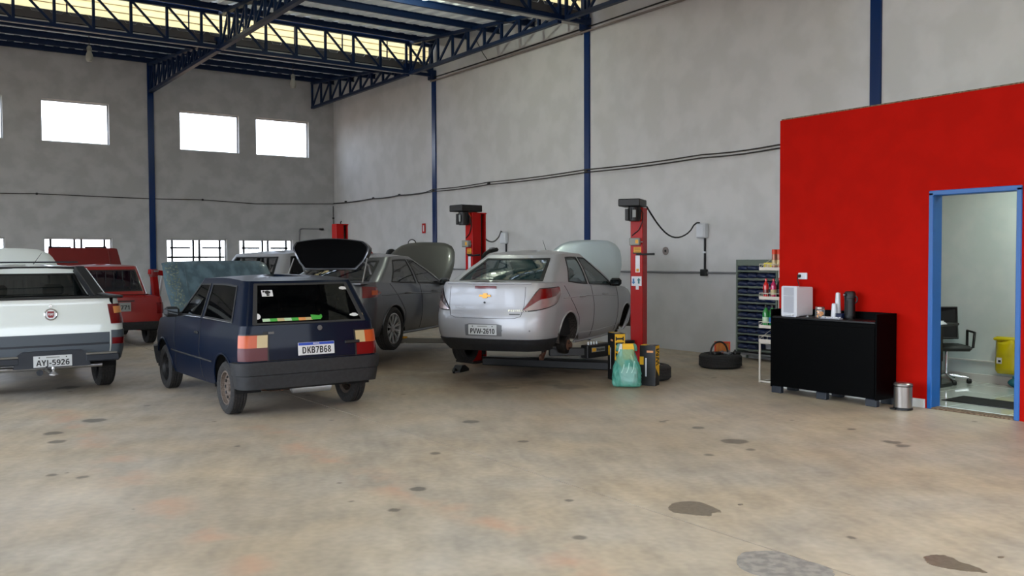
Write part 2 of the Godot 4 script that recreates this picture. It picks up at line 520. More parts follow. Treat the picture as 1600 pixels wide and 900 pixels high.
	truss("roof_truss", "dark blue lattice truss along the long wall, nearest the camera", "", Vector3(10.33, 0, -12.8), Vector3(10.33, 0, -7.3), [5.9, 5.9], [6.6, 6.12], 9, 0.09)
	truss("roof_truss", "dark blue lattice truss rising from the end wall column between the windows", "", Vector3(5.9, 0, -24.4), Vector3(5.9, 0, -18.75), [5.9, 5.9], [6.6, 6.12], 13, 0.1)
	truss("roof_truss", "dark blue lattice truss continuing overhead in line with the end wall column", "", Vector3(5.9, 0, -18.6), Vector3(5.9, 0, -13.0), [5.9, 5.9], [6.6, 6.12], 11, 0.1)

	# office box in the right corner
	a = Acc.new()
	holed(a, false, -6.84, 1.3, 0, 3.165, 8.757, 8.9, [[-4.985, -4.085, 0.0, 2.22]])
	struct("wall_office", a, M.red_wall, "bright red painted office wall with a doorway")
	obj("raw_top_edge", bx(Vector3(8.83, 3.172, -2.77), Vector3(0.15, 0.014, 8.1)), M.raw_edge, get_node("wall_office"))
	a = Acc.new()
	a.box(Vector3(9.95, 1.58, -6.77), Vector3(2.1, 3.16, 0.14))
	struct("wall_office_end", a, M.white_wall, "end wall of the office box")
	a = Acc.new()
	a.box(Vector3(9.95, 1.4, -2.4), Vector3(2.1, 2.8, 0.1))
	struct("wall_office_inner", a, M.white_wall, "white partition inside the office")
	a = Acc.new()
	a.box(Vector3(9.95, 2.9, -2.75), Vector3(2.1, 0.1, 8.0))
	struct("ceiling", a, M.white_wall, "flat white office ceiling")
	a = Acc.new()
	a.box(Vector3(10.985, 1.42, -4.6), Vector3(0.03, 2.84, 4.2))
	struct("wall_office_lining", a, M.white_wall, "white painted wall behind the office desk")
	a = Acc.new()
	a.box(Vector3(10.96, 0.28, -4.6), Vector3(0.03, 0.02, 4.2), 0.004)
	struct("trim_4", a, M.white_paint, "thin ledge along the white office wall")
	a = Acc.new()
	a.box(Vector3(10.96, 0.06, -4.6), Vector3(0.025, 0.12, 4.2), 0.004)
	struct("baseboard_office", a, M.white_paint, "white tile skirting inside the office")
	a = Acc.new()
	a.box(Vector3(8.75, 0.045, -5.925), Vector3(0.022, 0.09, 1.83), 0.003)
	struct("baseboard_red", a, M.white_paint, "white tile skirting at the foot of the red wall")
	# office floor of glossy tiles
	var of := struct_node("floor_office", "glossy white tiled office floor")
	for i in 4:
		for k in 7:
			obj("tile", bx(Vector3(9.2 + i * 0.6 - (0.155 if i == 3 else 0.0), 0.01, -6.35 + k * 0.6), Vector3(0.594 if i < 3 else 0.284, 0.02, 0.594), 0.003), M.tile, of)
	obj("threshold", bx(Vector3(8.82, 0.008, -4.535), Vector3(0.14, 0.016, 0.89), 0.004), M.raw_edge, of)
	# doorway lining
	var d := struct_node("door_1", "bright blue painted steel door frame in the red wall")
	for z in [-4.965, -4.105]:
		obj("jamb", bx(Vector3(8.83, 1.1, z), Vector3(0.17, 2.2, 0.05), 0.006), M.blue_bright, d)
	obj("head", bx(Vector3(8.83, 2.195, -4.535), Vector3(0.17, 0.05, 0.91), 0.006), M.blue_bright, d)

# ---------------------------------------------------------------- cars
# local frame of a car: rear bumper at the origin, x to its right, s metres forwards (-z)
class Car:
	var yw: PackedVector2Array   # height -> half width of the body
	var yr: PackedVector2Array   # height -> s of the rear face
	var yf: PackedVector2Array   # height -> s of the front face
	var rc := [0.72, 0.04, 0.30]  # plan of the rear corner: fx where it starts, bow there, length
	var fc := [0.62, 0.07, 0.42]
	var belt: PackedVector2Array # s -> height of the waist
	var low: PackedVector2Array  # s -> height of the lower edge
	var arches := []             # [s, y, r]
	var bar := 0.03              # barrel of the flanks
	var gw: PackedVector2Array   # greenhouse: t -> half width
	var gr: PackedVector2Array
	var gf: PackedVector2Array
	var grc := [0.8, 0.05, 0.22]
	var gfc := [0.7, 0.14, 0.36]
	var top: PackedVector2Array  # s -> height of the roof edge
	var mid := 2.0
	var c := Vector3(0, 0.7, -2)

	static func cv(a: PackedVector2Array, t: float) -> float:
		var k := a.size()
		if t <= a[0].x:
			return a[0].y
		if t >= a[k - 1].x:
			return a[k - 1].y
		var i := 0
		while a[i + 1].x < t:
			i += 1
		var h := a[i + 1].x - a[i].x
		var d := (a[i + 1].y - a[i].y) / h
		var m0 := d
		var m1 := d
		if i > 0:
			var e := (a[i].y - a[i - 1].y) / (a[i].x - a[i - 1].x)
			m0 = 0.0 if e * d <= 0.0 else 2.0 * e * d / (e + d)
		if i < k - 2:
			var e := (a[i + 2].y - a[i + 1].y) / (a[i + 2].x - a[i + 1].x)
			m1 = 0.0 if e * d <= 0.0 else 2.0 * e * d / (e + d)
		var u := (t - a[i].x) / h
		return a[i].y * (1 + 2 * u) * (1 - u) * (1 - u) + a[i + 1].y * u * u * (3 - 2 * u) + h * (m0 * u * (1 - u) * (1 - u) - m1 * u * u * (1 - u))

	static func corner(q: Array, r: float) -> Vector2:   # r 0..1 -> (fx, ds)
		var k := 0.6
		if r <= k:
			var f: float = q[0] * r / k
			return Vector2(f, q[1] * f * f / (q[0] * q[0]))
		var a := (r - k) / (1.0 - k) * PI / 2
		return Vector2(q[0] + (1.0 - q[0]) * sin(a), q[1] + (q[2] - q[1]) * (1.0 - cos(a)))

	func bow(s: float) -> float:
		return 1.0 - bar * pow((s - mid) / mid, 2.0)

	# column kinds: R r, F r, S s; sign in k[2]
	func pt(k: Array, y: float) -> Vector3:
		var w := cv(yw, y)
		var x := 0.0
		var s := 0.0
		match k[0]:
			"R":
				var q := corner(rc, k[1])
				s = cv(yr, y) + q.y
				x = q.x * w * bow(s)
			"F":
				var q := corner(fc, k[1])
				s = cv(yf, y) - q.y
				x = q.x * w * bow(s)
			"S":
				s = maxf(k[1], cv(yr, y) + rc[2])
				s = minf(s, cv(yf, y) - fc[2])
				x = w * bow(s)
		return Vector3(x * k[2], y, -s)

	func gpt(k: Array, t: float) -> Vector3:
		var w := cv(gw, t)
		var x := 0.0
		var s := 0.0
		var r := cv(gr, t)
		var f := cv(gf, t)
		match k[0]:
			"R":
				var q := corner(grc, k[1])
				s = r + q.y
				x = q.x * w
			"F":
				var q := corner(gfc, k[1])
				s = f - q.y
				x = q.x * w
			"S":
				s = lerpf(k[1], k[3], t)
				x = w
			"C":
				s = lerpf(r + grc[2], lerpf(k[1], k[3], t), k[4])
				x = w
			"D":
				s = lerpf(lerpf(k[1], k[3], t), f - gfc[2], k[4])
				x = w
		var yb := cv(belt, s)
		return Vector3(x * k[2], lerpf(yb, cv(top, s), t), -s)

	func lower(s: float) -> float:
		var y := cv(low, s)
		for a in arches:
			var d: float = absf(s - a[0])
			if d < a[2]:
				y = maxf(y, a[1] + sqrt(a[2] * a[2] - d * d))
		return y

	func side_columns(sg: float) -> Array:   # from rear centre to front centre
		var o := []
		for i in 13:
			o.append(["R", i / 12.0, sg])
		var ss := []
		var s0: float = cv(yr, 0.5) + rc[2] + 0.06
		var s1: float = cv(yf, 0.5) - fc[2] - 0.06
		for a in arches:
			for i in 17:
				ss.append(a[0] - a[2] * cos(PI * i / 16.0))
			ss.append(a[0] - a[2] - 0.004)
			ss.append(a[0] + a[2] + 0.004)
		for i in 13:
			ss.append(lerpf(s0, s1, i / 12.0))
		ss.sort()
		for s in ss:
			o.append(["S", s, sg])
		for i in 11:
			o.append(["F", 1.0 - i / 10.0, sg])
		return o

	func ring(step := 1) -> Array:
		var l := side_columns(-1.0)
		l.reverse()
		l.pop_back()
		return l + side_columns(1.0)

	func body(acc: Acc, n := 16, y0: PackedVector2Array = PackedVector2Array(), y1: PackedVector2Array = PackedVector2Array()) -> void:
		var cols := ring()
		var rows := []
		for j in n + 1:
			var row := PackedVector3Array()
			for k in cols:
				var s := -pt(k, 0.6).z
				if k[0] == "S":
					s = k[1]
				var a := lower(s) if y0.is_empty() else maxf(lower(s), cv(y0, s))
				var b := cv(belt, s) if y1.is_empty() else cv(y1, s)
				row.append(pt(k, lerpf(a, maxf(b, a), float(j) / n)))
			rows.append(row)
		acc.grid(rows, c)

	# rows of a patch between heights ya(i) and yb(i) given per column
	func patch(cols: Array, ya: Array, yb: Array, n := 6) -> Array:
		var rows := []
		for j in n + 1:
			var row := PackedVector3Array()
			for i in cols.size():
				var a: float = ya[mini(i, ya.size() - 1)]
				var b: float = yb[mini(i, yb.size() - 1)]
				row.append(pt(cols[i], lerpf(a, b, float(j) / n)))
			rows.append(row)
		return rows

	func gpatch(cols: Array, t0: float, t1: float, n := 8) -> Array:
		var rows := []
		for j in n + 1:
			var row := PackedVector3Array()
			for k in cols:
				row.append(gpt(k, lerpf(t0, t1, float(j) / n)))
			rows.append(row)
		return rows

	# a proud shell over a patch: its skin pushed out by off, with rims going back in
	func shell(acc: Acc, rows: Array, off: float, back := 0.004) -> void:
		var nr := rows.size()
		var nc: int = rows[0].size()
		var outer := []
		var inner := []
		for i in nr:
			var ro := PackedVector3Array()
			var ri := PackedVector3Array()
			for j in nc:
				var dx: Vector3 = rows[i][mini(j + 1, nc - 1)] - rows[i][maxi(j - 1, 0)]
				var dy: Vector3 = rows[mini(i + 1, nr - 1)][j] - rows[maxi(i - 1, 0)][j]
				var m := dx.cross(dy).normalized()
				if m.dot(rows[i][j] - c) < 0.0:
					m = -m
				ro.append(rows[i][j] + m * off)
				ri.append(rows[i][j] - m * back)
			outer.append(ro)
			inner.append(ri)
		acc.grid(outer, c)
		var mc: Vector3 = outer[nr / 2][nc / 2]
		for e in [0, nr - 1]:
			acc.grid([outer[e], inner[e]], mc)
		for e in [0, nc - 1]:
			var a := PackedVector3Array()
			var b := PackedVector3Array()
			for i in nr:
				a.append(outer[i][e])
				b.append(inner[i][e])
			acc.grid([a, b], mc)

	# strip across the car between s0 and s1 at the waist (boot lid, fender tops)
	func deck(acc: Acc, s0: float, s1: float, crown: float, n := 8, inset := 0.0, drop := 0.0) -> void:
		var rows := []
		for i in n + 1:
			var s := lerpf(s0, s1, float(i) / n)
			var y := cv(belt, s)
			var w := width_at(s, y) - inset
			var row := PackedVector3Array()
			for j in 17:
				var f := -1.0 + j / 8.0
				row.append(Vector3(f * w, y + crown * (1.0 - f * f * f * f) - drop, -s))
			rows.append(row)
		acc.grid(rows, Vector3(0, 0, -(s0 + s1) / 2))

	func width_at(s: float, y: float) -> float:
		var w := cv(yw, y) * bow(s)
		for q in [[rc, s - cv(yr, y)], [fc, cv(yf, y) - s]]:
			var d: float = q[1]
			if d < q[0][2]:
				if d <= q[0][1]:
					return w * q[0][0] * sqrt(maxf(d, 0.0) / maxf(q[0][1], 0.001))
				var e: float = 1.0 - (d - q[0][1]) / (q[0][2] - q[0][1])
				return w * (q[0][0] + (1.0 - q[0][0]) * sqrt(1.0 - e * e))
		return w


func rcols(r0: float, r1: float, sg: float, n := 6) -> Array:
	var o := []
	for i in n + 1:
		o.append(["R", lerpf(r0, r1, float(i) / n), sg])
	return o


func scols(s0: float, s1: float, sg: float, n := 6) -> Array:
	var o := []
	for i in n + 1:
		o.append(["S", lerpf(s0, s1, float(i) / n), sg])
	return o


func across(r: float, n := 12, kind := "R") -> Array:   # the whole rear or front face from side to side
	var o := []
	for i in n + 1:
		var f := lerpf(-r, r, float(i) / n)
		o.append([kind, absf(f), -1.0 if f < 0 else 1.0])
	return o


func wrap_cols(s: float, sg: float) -> Array:   # round a rear corner from the centre to s on the flank
	return rcols(0.0, 1.0, sg, 12) + scols(s - 0.02, s, sg, 2)


# greenhouse: roof, pillars, glass. wins: [s_rear_bottom, s_rear_top, s_front_bottom, s_front_top]
func greenhouse(car: Car, t: Node3D, paint: Material, wins: Array, rear_r: float, front_r: float, tb: float, tt: float, glz: Material, crown := 0.035, rear_t0 := 0.06, seal: Material = null, rear_tt := 0.0) -> void:
	var side_seal: Material = M.seal
	seal = seal if seal else M.seal
	var p := Acc.new()
	var cc := car.c + Vector3(0, 0.3, 0)
	for sg in [-1.0, 1.0]:
		# corner pillars
		var cols := rcols(rear_r, 1.0, sg, 8)
		var w0: Array = wins[0]
		for f in [0.33, 0.66, 1.0]:
			cols.append(["C", w0[0], sg, w0[1], f])
		p.grid(car.gpatch(cols, 0.0, 1.0, 12), cc)
		var wl: Array = wins[wins.size() - 1]
		cols = [["D", wl[2], sg, wl[3], 0.0], ["D", wl[2], sg, wl[3], 0.5], ["D", wl[2], sg, wl[3], 1.0]]
		for i in 7:
			cols.append(["F", lerpf(1.0, front_r, i / 6.0), sg])
		p.grid(car.gpatch(cols, 0.0, 1.0, 12), cc)
		for i in wins.size():
			var w: Array = wins[i]
			var g := []
			for k in 7:
				var f := k / 6.0
				g.append(["S", lerpf(w[0], w[2], f), sg, lerpf(w[1], w[3], f)])
			p.grid(car.gpatch(g, 0.0, tb, 2), cc)
			p.grid(car.gpatch(g, tt, 1.0, 2), cc)
			if i > 0:
				var q: Array = wins[i - 1]
				p.grid(car.gpatch([["S", q[2], sg, q[3]], ["S", (q[2] + w[0]) / 2, sg, (q[3] + w[1]) / 2], ["S", w[0], sg, w[1]]], 0.0, 1.0, 8), cc)
			# glass and its rubber
			var a := Acc.new()
			a.grid(car.gpatch(g, tb, tt, 6), cc)
			var o := obj("side_window", a, glz, t)
			a = Acc.new()
			car.shell(a, car.gpatch(g, tb - 0.01, tb + 0.025, 1), 0.006)
			car.shell(a, car.gpatch(g, tt - 0.03, tt + 0.01, 1), 0.006)
			for e in [0, 6]:
				var d := 0.022 * (1.0 if e == 0 else -1.0)
				car.shell(a, car.gpatch([["S", g[e][1] - d * 0.2, sg, g[e][3] - d * 0.2], ["S", g[e][1] + d, sg, g[e][3] + d]], tb, tt, 5), 0.006)
			obj("rubber_seal", a, side_seal, o)
	# rear and front glass with the bands above and below
	for q in [["R", rear_r, rear_t0, "rear_window"], ["F", front_r, 0.03, "windscreen"]]:
		var ty := tt + 0.015
		if q[0] == "R" and rear_tt > 0.0:
			ty = rear_tt
		var cols := across(q[1], 14, q[0])
		p.grid(car.gpatch(cols, 0.0, q[2], 2), cc)
		p.grid(car.gpatch(cols, ty, 1.0, 2), cc)
		var a := Acc.new()
		a.grid(car.gpatch(cols, q[2], ty, 8), cc)
		var o := obj(q[3], a, glz, t)
		a = Acc.new()
		car.shell(a, car.gpatch(cols, q[2] - 0.01, q[2] + 0.03, 1), 0.005)
		car.shell(a, car.gpatch(cols, ty - 0.035, ty + 0.007, 1), 0.005)
		for sg in [-1.0, 1.0]:
			car.shell(a, car.gpatch([[q[0], q[1] - 0.035, sg], [q[0], q[1] + 0.008, sg]], q[2], ty, 6), 0.005)
		obj("rubber_seal", a, seal, o)
	# roof
	var ring := []
	var half := []
	for i in 11:
		half.append(["R", i / 10.0, 1.0])
	for f in [0.2, 0.4, 0.6, 0.8]:
		half.append(["S", 0.0, 1.0, lerpf(car.cv(car.gr, 1.0) + car.grc[2], car.cv(car.gf, 1.0) - car.gfc[2], f)])
	for i in 11:
		half.append(["F", 1.0 - i / 10.0, 1.0])
	for k in half:
		ring.append(car.gpt(k, 1.0))
	for i in range(half.size() - 2, -1, -1):
		var q := car.gpt(half[i], 1.0)
		ring.append(Vector3(-q.x, q.y, q.z))
	var cz := -(car.cv(car.gr, 1.0) + car.cv(car.gf, 1.0)) / 2
	var rows := []
	for j in 7:
		var f := 1.0 - j / 6.0
		var row := PackedVector3Array()
		for q in ring:
			row.append(Vector3(q.x * f, q.y + crown * (1.0 - f * f), lerpf(cz, q.z, f)))
		rows.append(row)
	p.grid(rows, cc)
	obj("cabin_shell", p, paint, t)


func wheel(t: Node3D, at: Vector3, sg: float, r: float, w: float, rr: float, style: String, rim_mat: Material) -> Node3D:
	var o := Node3D.new()
	o.name = "wheel"
	o.position = at
	# lathe axis y -> outwards
	o.transform.basis = Basis(Vector3(0, 0, 1), -PI / 2 * sg)
	t.add_child(o, true)
	var h := w / 2
	var a := Acc.new()
	var tread := [Vector2(rr, -h * 0.72), Vector2(rr + 0.02, -h * 0.9), Vector2((rr + r) / 2, -h * 1.02), Vector2(r - 0.025, -h * 0.92), Vector2(r - 0.004, -h * 0.72)]
	for k in 4:
		var y0 := -h * 0.72 + k * h * 0.36 + h * 0.02
		tread.append_array([Vector2(r, y0), Vector2(r, y0 + h * 0.29), Vector2(r - 0.008, y0 + h * 0.29), Vector2(r - 0.008, y0 + h * 0.36)])
	tread.append_array([Vector2(r - 0.004, h * 0.72), Vector2(r - 0.025, h * 0.92), Vector2((rr + r) / 2, h * 1.02), Vector2(rr + 0.02, h * 0.9), Vector2(rr, h * 0.72)])
	a.lathe(tread, 40)
	obj("tyre", a, M.tyre, o)
	a = Acc.new()
	if style == "steel":
		a.lathe([Vector2(rr, -h * 0.72), Vector2(rr - 0.03, -h * 0.5), Vector2(rr - 0.03, h * 0.3), Vector2(rr - 0.012, h * 0.5), Vector2(rr + 0.004, h * 0.76), Vector2(rr - 0.012, h * 0.78), Vector2(rr - 0.025, h * 0.4), Vector2(rr - 0.06, h * 0.25), Vector2(0.08, h * 0.42), Vector2(0.065, h * 0.3), Vector2(0.04, h * 0.3), Vector2(0.03, h * 0.5), Vector2(0.0, h * 0.5)], 32)
		for k in 12:
			var an := TAU * k / 12
			obj("vent_hole", bx(Vector3(cos(an) * (rr - 0.052), h * 0.29, sin(an) * (rr - 0.052)), Vector3(0.02, 0.02, 0.032), 0.004, Basis(Vector3.UP, -an)), M.black, o)
	elif style == "plain":
		a.lathe([Vector2(rr, -h * 0.72), Vector2(rr - 0.03, -h * 0.5), Vector2(rr - 0.03, h * 0.1), Vector2(rr - 0.012, h * 0.5), Vector2(rr + 0.004, h * 0.76), Vector2(rr - 0.012, h * 0.78), Vector2(rr - 0.04, h * 0.2), Vector2(0.06, h * 0.3), Vector2(0.05, h * 0.4), Vector2(0.0, h * 0.4)], 32)
	else:
		a.lathe([Vector2(rr, -h * 0.72), Vector2(rr - 0.03, -h * 0.5), Vector2(rr - 0.03, h * 0.2), Vector2(rr - 0.02, h * 0.6), Vector2(rr + 0.006, h * 0.78), Vector2(rr - 0.012, h * 0.8), Vector2(rr - 0.02, h * 0.55)], 36)
		var q := Acc.new()
		q.lathe([Vector2(rr - 0.03, -h * 0.1), Vector2(0.03, -h * 0.1)], 28)
		obj("brake_disc", q, M.dark_metal, o)
		for k in 10:
			var an := TAU * k / 10
			for d in [-0.1, 0.1]:
				var p0 := Vector3(cos(an) * 0.05, h * 0.5, sin(an) * 0.05)
				var p1 := Vector3(cos(an + d) * (rr - 0.015), h * 0.62, sin(an + d) * (rr - 0.015))
				a.bar(p0, p1, 0.02, 0.018, 0.004)
		a.lathe([Vector2(0.06, h * 0.42), Vector2(0.062, h * 0.6), Vector2(0.05, h * 0.66), Vector2(0.0, h * 0.66)], 20)
	obj("rim", a, rim_mat, o)
	return o


func wheel_wells(car: Car, t: Node3D, w_in := 0.5) -> void:
	for q in car.arches:
		for sg in [-1.0, 1.0]:
			var a := Acc.new()
			var x0: float = w_in
			var x1: float = car.cv(car.yw, q[1] + 0.2) * car.bow(q[0]) - 0.012
			var rows := [PackedVector3Array(), PackedVector3Array(), PackedVector3Array()]
			for i in 21:
				var an := -0.15 + (PI + 0.3) * i / 20
				var p := Vector3(0, q[1] + sin(an) * (q[2] + 0.012), -(q[0] + cos(an) * (q[2] + 0.012)))
				rows[0].append(Vector3(sg * x1, p.y, p.z))
				rows[1].append(Vector3(sg * x0, p.y, p.z))
				rows[2].append(Vector3(sg * x0, q[1], -q[0]))
			a.grid([rows[0], rows[1]])
			a.grid([rows[1], rows[2]])
			obj("wheel_well", a, M.well_dusty if t.get_meta("paint_material") == M.silver else M.well, t)
			# rolled lip
			a = Acc.new()
			var path := []
			for i in 25:
				var an := PI * i / 24
				var y: float = q[1] + sin(an) * q[2]
				var s: float = q[0] - cos(an) * q[2]
				if y > car.cv(car.low, s) - 0.01:
					path.append(car.pt(["S", s, sg], y) + Vector3(sg * 0.002, 0, 0))
			a.tube(path, 0.012, 6)
			obj("arch_lip", a, t.get_meta("paint_material"), t)


func underbody(car: Car, t: Node3D, y: float, w := 0.5) -> void:
	var s0: float = car.cv(car.yr, 0.4) + 0.12
	var s1: float = car.cv(car.yf, 0.4) - 0.15
	obj("underbody", bx(Vector3(0, y, -(s0 + s1) / 2), Vector3(w * 2, 0.06, s1 - s0), 0.02), M.well, t)


func interior(car: Car, t: Node3D, s_back: float, s_front: float, seat_s: float, hw: float, shelf_to := 0.0, rear_seat := true, bottom := 0.32) -> void:
	var a := Acc.new()
	var yb := car.cv(car.belt, (s_back + s_front) / 2) - 0.03
	var z0 := -s_back
	var z1 := -s_front
	a.quad(Vector3(-hw, bottom, z0), Vector3(hw, bottom, z0), Vector3(hw, bottom, z1), Vector3(-hw, bottom, z1), Vector3.UP)
	for sg in [-1.0, 1.0]:
		a.quad(Vector3(sg * hw, bottom, z0), Vector3(sg * hw, yb, z0), Vector3(sg * hw, yb, z1), Vector3(sg * hw, bottom, z1), Vector3(-sg, 0, 0))
	for z in [z0, z1]:
		a.quad(Vector3(-hw, bottom, z), Vector3(hw, bottom, z), Vector3(hw, yb, z), Vector3(-hw, yb, z), Vector3(0, 0, 1))
	obj("cabin_lining", a, M.cabin, t)
	if shelf_to > 0.0:
		a = Acc.new()
		a.box(Vector3(0, car.cv(car.belt, s_back) - 0.015, -(s_back - 0.3 + shelf_to) / 2), Vector3(hw * 2, 0.03, shelf_to - s_back + 0.3))
		obj("parcel_shelf", a, M.cabin, t)
	a = Acc.new()
	a.box(Vector3(0, yb - 0.02, -(s_front - 0.15)), Vector3(hw * 2, 0.16, 0.34), 0.05)
	a.box(Vector3(-hw * 0.5, yb + 0.07, -(s_front - 0.12)), Vector3(0.36, 0.08, 0.2), 0.03)
	obj("dashboard", a, M.cabin, t)
	a = Acc.new()
	var ring := []
	for i in 21:
		var an := TAU * i / 20
		ring.append(Vector3(-hw * 0.5 + 0.18 * cos(an), yb + 0.02 + 0.16 * sin(an), -(s_front - 0.40) - 0.07 * sin(an)))
	a.tube(ring, 0.014, 8, false)
	obj("steering_wheel", a, M.cabin, t)
	var seats := [[seat_s, -hw * 0.5], [seat_s, hw * 0.5]]
	for q in seats:
		_seat(t, q[0], q[1], 0.48, yb)
	if rear_seat:
		_seat(t, seat_s - 0.82, 0.0, hw * 1.85, yb)


func _seat(t: Node3D, s: float, x: float, w: float, yb: float) -> void:
	var a := Acc.new()
	a.box(Vector3(x, 0.46, -(s + 0.22)), Vector3(w, 0.16, 0.48), 0.05)
	var b := Basis(Vector3.RIGHT, 0.22)
	a.box(Vector3(x, yb - 0.17, -(s - 0.06)), Vector3(w, 0.62, 0.14), 0.05, b)
	obj("seat", a, M.seat, t)
	var n := 1 if w < 0.6 else 2
	for i in n:
		var hx := x if n == 1 else x + (i - 0.5) * w * 0.55
		a = Acc.new()
		a.box(Vector3(hx, yb + 0.2, -(s - 0.15)), Vector3(0.26, 0.16, 0.1), 0.04, b)
		a.box(Vector3(hx, yb + 0.12, -(s - 0.13)), Vector3(0.1, 0.1, 0.02), 0.0, b)
		obj("headrest", a, M.seat, t)


func gap_line(t: Node3D, pts: Array, r := 0.004, called := "panel_gap", m: Material = null) -> void:
	var a := Acc.new()
	a.tube(pts, r, 5)
	obj(called, a, m if m else M.gap, t)


func flank_line(car: Car, t: Node3D, sg: float, f: Array, r := 0.004, called := "panel_gap", m: Material = null, up := 10) -> void:
	# polyline of [s, y] laid on the flank
	var pts := []
	for i in f.size() - 1:
		for k in up:
			var u := float(k) / up
			pts.append(car.pt(["S", lerpf(f[i][0], f[i + 1][0], u), sg], lerpf(f[i][1], f[i + 1][1], u)))
	pts.append(car.pt(["S", f[-1][0], sg], f[-1][1]))
	gap_line(t, pts, r, called, m)


func plate(t: Node3D, xf: Transform3D, text: String, style: String) -> void:
	var o := Node3D.new()
	o.name = "number_plate"
	o.transform = xf
	t.add_child(o, true)
	obj("plate_blank", bx(Vector3.ZERO, Vector3(0.40, 0.13, 0.006), 0.002), M.plate if style == "new" else M.plate_grey, o)
	if style == "new":
		obj("blue_band", bx(Vector3(0, 0.0495, 0.0032), Vector3(0.392, 0.027, 0.002)), M.plate_blue, o)
		lettering("BRASIL", 0.014, M.white_print, o, Transform3D(Basis(), Vector3(0, 0.0495, 0.005)), 0.07)
		lettering(text, 0.068, M.black_print, o, Transform3D(Basis(), Vector3(0.0, -0.016, 0.0045)), 0.315)
	else:
		lettering(text, 0.064, M.black_print, o, Transform3D(Basis(), Vector3(0.0, -0.018, 0.0045)), 0.345)
		obj("town_strip", bx(Vector3(0, 0.044, 0.0035), Vector3(0.14, 0.012, 0.001)), M.plate_strip, o)
		for x in [-0.14, 0.14]:
			obj("screw", bx(Vector3(x, 0.044, 0.004), Vector3(0.014, 0.014, 0.004), 0.003), M.black, o)


# a lid or bonnet as a panel: hw(f) half width along it, crown across, turned up by angle about its near edge
func lid(t: Node3D, called: String, hinge: Vector3, angle: float, length: float, widths: PackedVector2Array, crown: float, paint: Material, inner: Material, lip := 0.04, bend := 0.0) -> Node3D:
	var o := Node3D.new()
	o.name = called
	o.transform = Transform3D(Basis(Vector3.RIGHT, angle), hinge)
	t.add_child(o, true)
	var rows := []
	var under := []
	for i in 13:
		var f := i / 12.0
		var w := Car.cv(widths, f)
		var row := PackedVector3Array()
		var ru := PackedVector3Array()
		for j in 19:
			var u := -1.0 + j / 9.0
			var y := crown * (1.0 - u * u) * (1.0 - 0.35 * f) - bend * f * f
			var e := maxf(absf(u) - 0.88, 0.0) / 0.12
			y -= lip * 0.5 * e * e
			if f > 0.9:
				y -= lip * 0.6 * pow((f - 0.9) / 0.1, 2.0)
			row.append(Vector3(u * w, y, -f * length))
			ru.append(Vector3(u * w * 0.985, y - 0.022 - (0.02 if absf(u) < 0.85 and f > 0.06 and f < 0.93 else 0.0), -f * length * 0.99 - 0.004))
		rows.append(row)
		under.append(ru)
	var a := Acc.new()
	a.grid(rows, Vector3(0, -2, -length / 2))
	var edge := [PackedVector3Array(), PackedVector3Array()]
	for q in [[rows, 0], [under, 1]]:
		var r: Array = q[0]
		for j in 19:
			edge[q[1]].append(r[0][j])
		for i in range(1, 13):
			edge[q[1]].append(r[i][18])
		for j in range(17, -1, -1):
			edge[q[1]].append(r[12][j])
		for i in range(11, -1, -1):
			edge[q[1]].append(r[i][0])
	a.grid(edge, Vector3(0, 0, -length / 2))
	obj("skin", a, paint, o)
	a = Acc.new()
	a.grid(under, Vector3(0, 2, -length / 2))
	obj("underside", a, inner, o)
	return o


func base_car(car: Car, called: String, label: String, at: Vector3, heading: float, paint: Material, size := 0.955) -> Node3D:
	var t := thing(called, label, "car", at, -deg_to_rad(heading))
	t.scale = Vector3.ONE * size
	t.set_meta("paint_material", paint)
	return t


func mirror_on(t: Node3D, at: Vector3, sg: float, m: Material) -> void:
	var a := Acc.new()
	a.box(at + Vector3(sg * 0.10, 0.03, 0), Vector3(0.18, 0.12, 0.09), 0.035)
	a.box(at + Vector3(sg * 0.01, 0, 0), Vector3(0.08, 0.05, 0.05), 0.015)
	var o := obj("side_mirror", a, m, t)
	obj("mirror_glass", bx(at + Vector3(sg * 0.10, 0.03, 0.046), Vector3(0.12, 0.065, 0.004), 0.001), M.mirror, o)

# ---------------------------------------------------------------- the cars in the photograph
func rear_wrap(s: float) -> Array:
	var l := wrap_cols(s, -1.0)
	l.reverse()
	l.pop_back()
	return l + wrap_cols(s, 1.0)


func front_wrap(car: Car, back: float) -> Array:
	var o := []
	var s1: float = car.cv(car.yf, 0.4) - car.fc[2]
	o.append_array([["S", s1 - back, -1.0], ["S", s1, -1.0]])
	for i in 21:
		var f := -1.0 + i / 10.0
		o.append(["F", absf(f), -1.0 if f < 0 else 1.0])
	o.append_array([["S", s1, 1.0], ["S", s1 - back, 1.0]])
	return o


# a frame on the rear glass or the rear face, z outwards
func on_glass(car: Car, x: float, t: float, off := 0.003) -> Transform3D:
	var fx := absf(x) / car.cv(car.gw, t)
	var sg := -1.0 if x < 0 else 1.0
	var r := minf(0.6 * fx / car.grc[0], 0.98)
	var p := car.gpt(["R", r, sg], t)
	var up := (car.gpt(["R", r, sg], minf(t + 0.05, 1.0)) - car.gpt(["R", r, sg], maxf(t - 0.05, 0.0))).normalized()
	var q := car.gpt(["R", minf(r + 0.03, 1.0), sg], t) - car.gpt(["R", maxf(r - 0.03, 0.0), sg], t)
	var rt := (q * sg).normalized()
	var n := rt.cross(up).normalized()
	return Transform3D(Basis(rt, n.cross(rt), n), p + n * off)


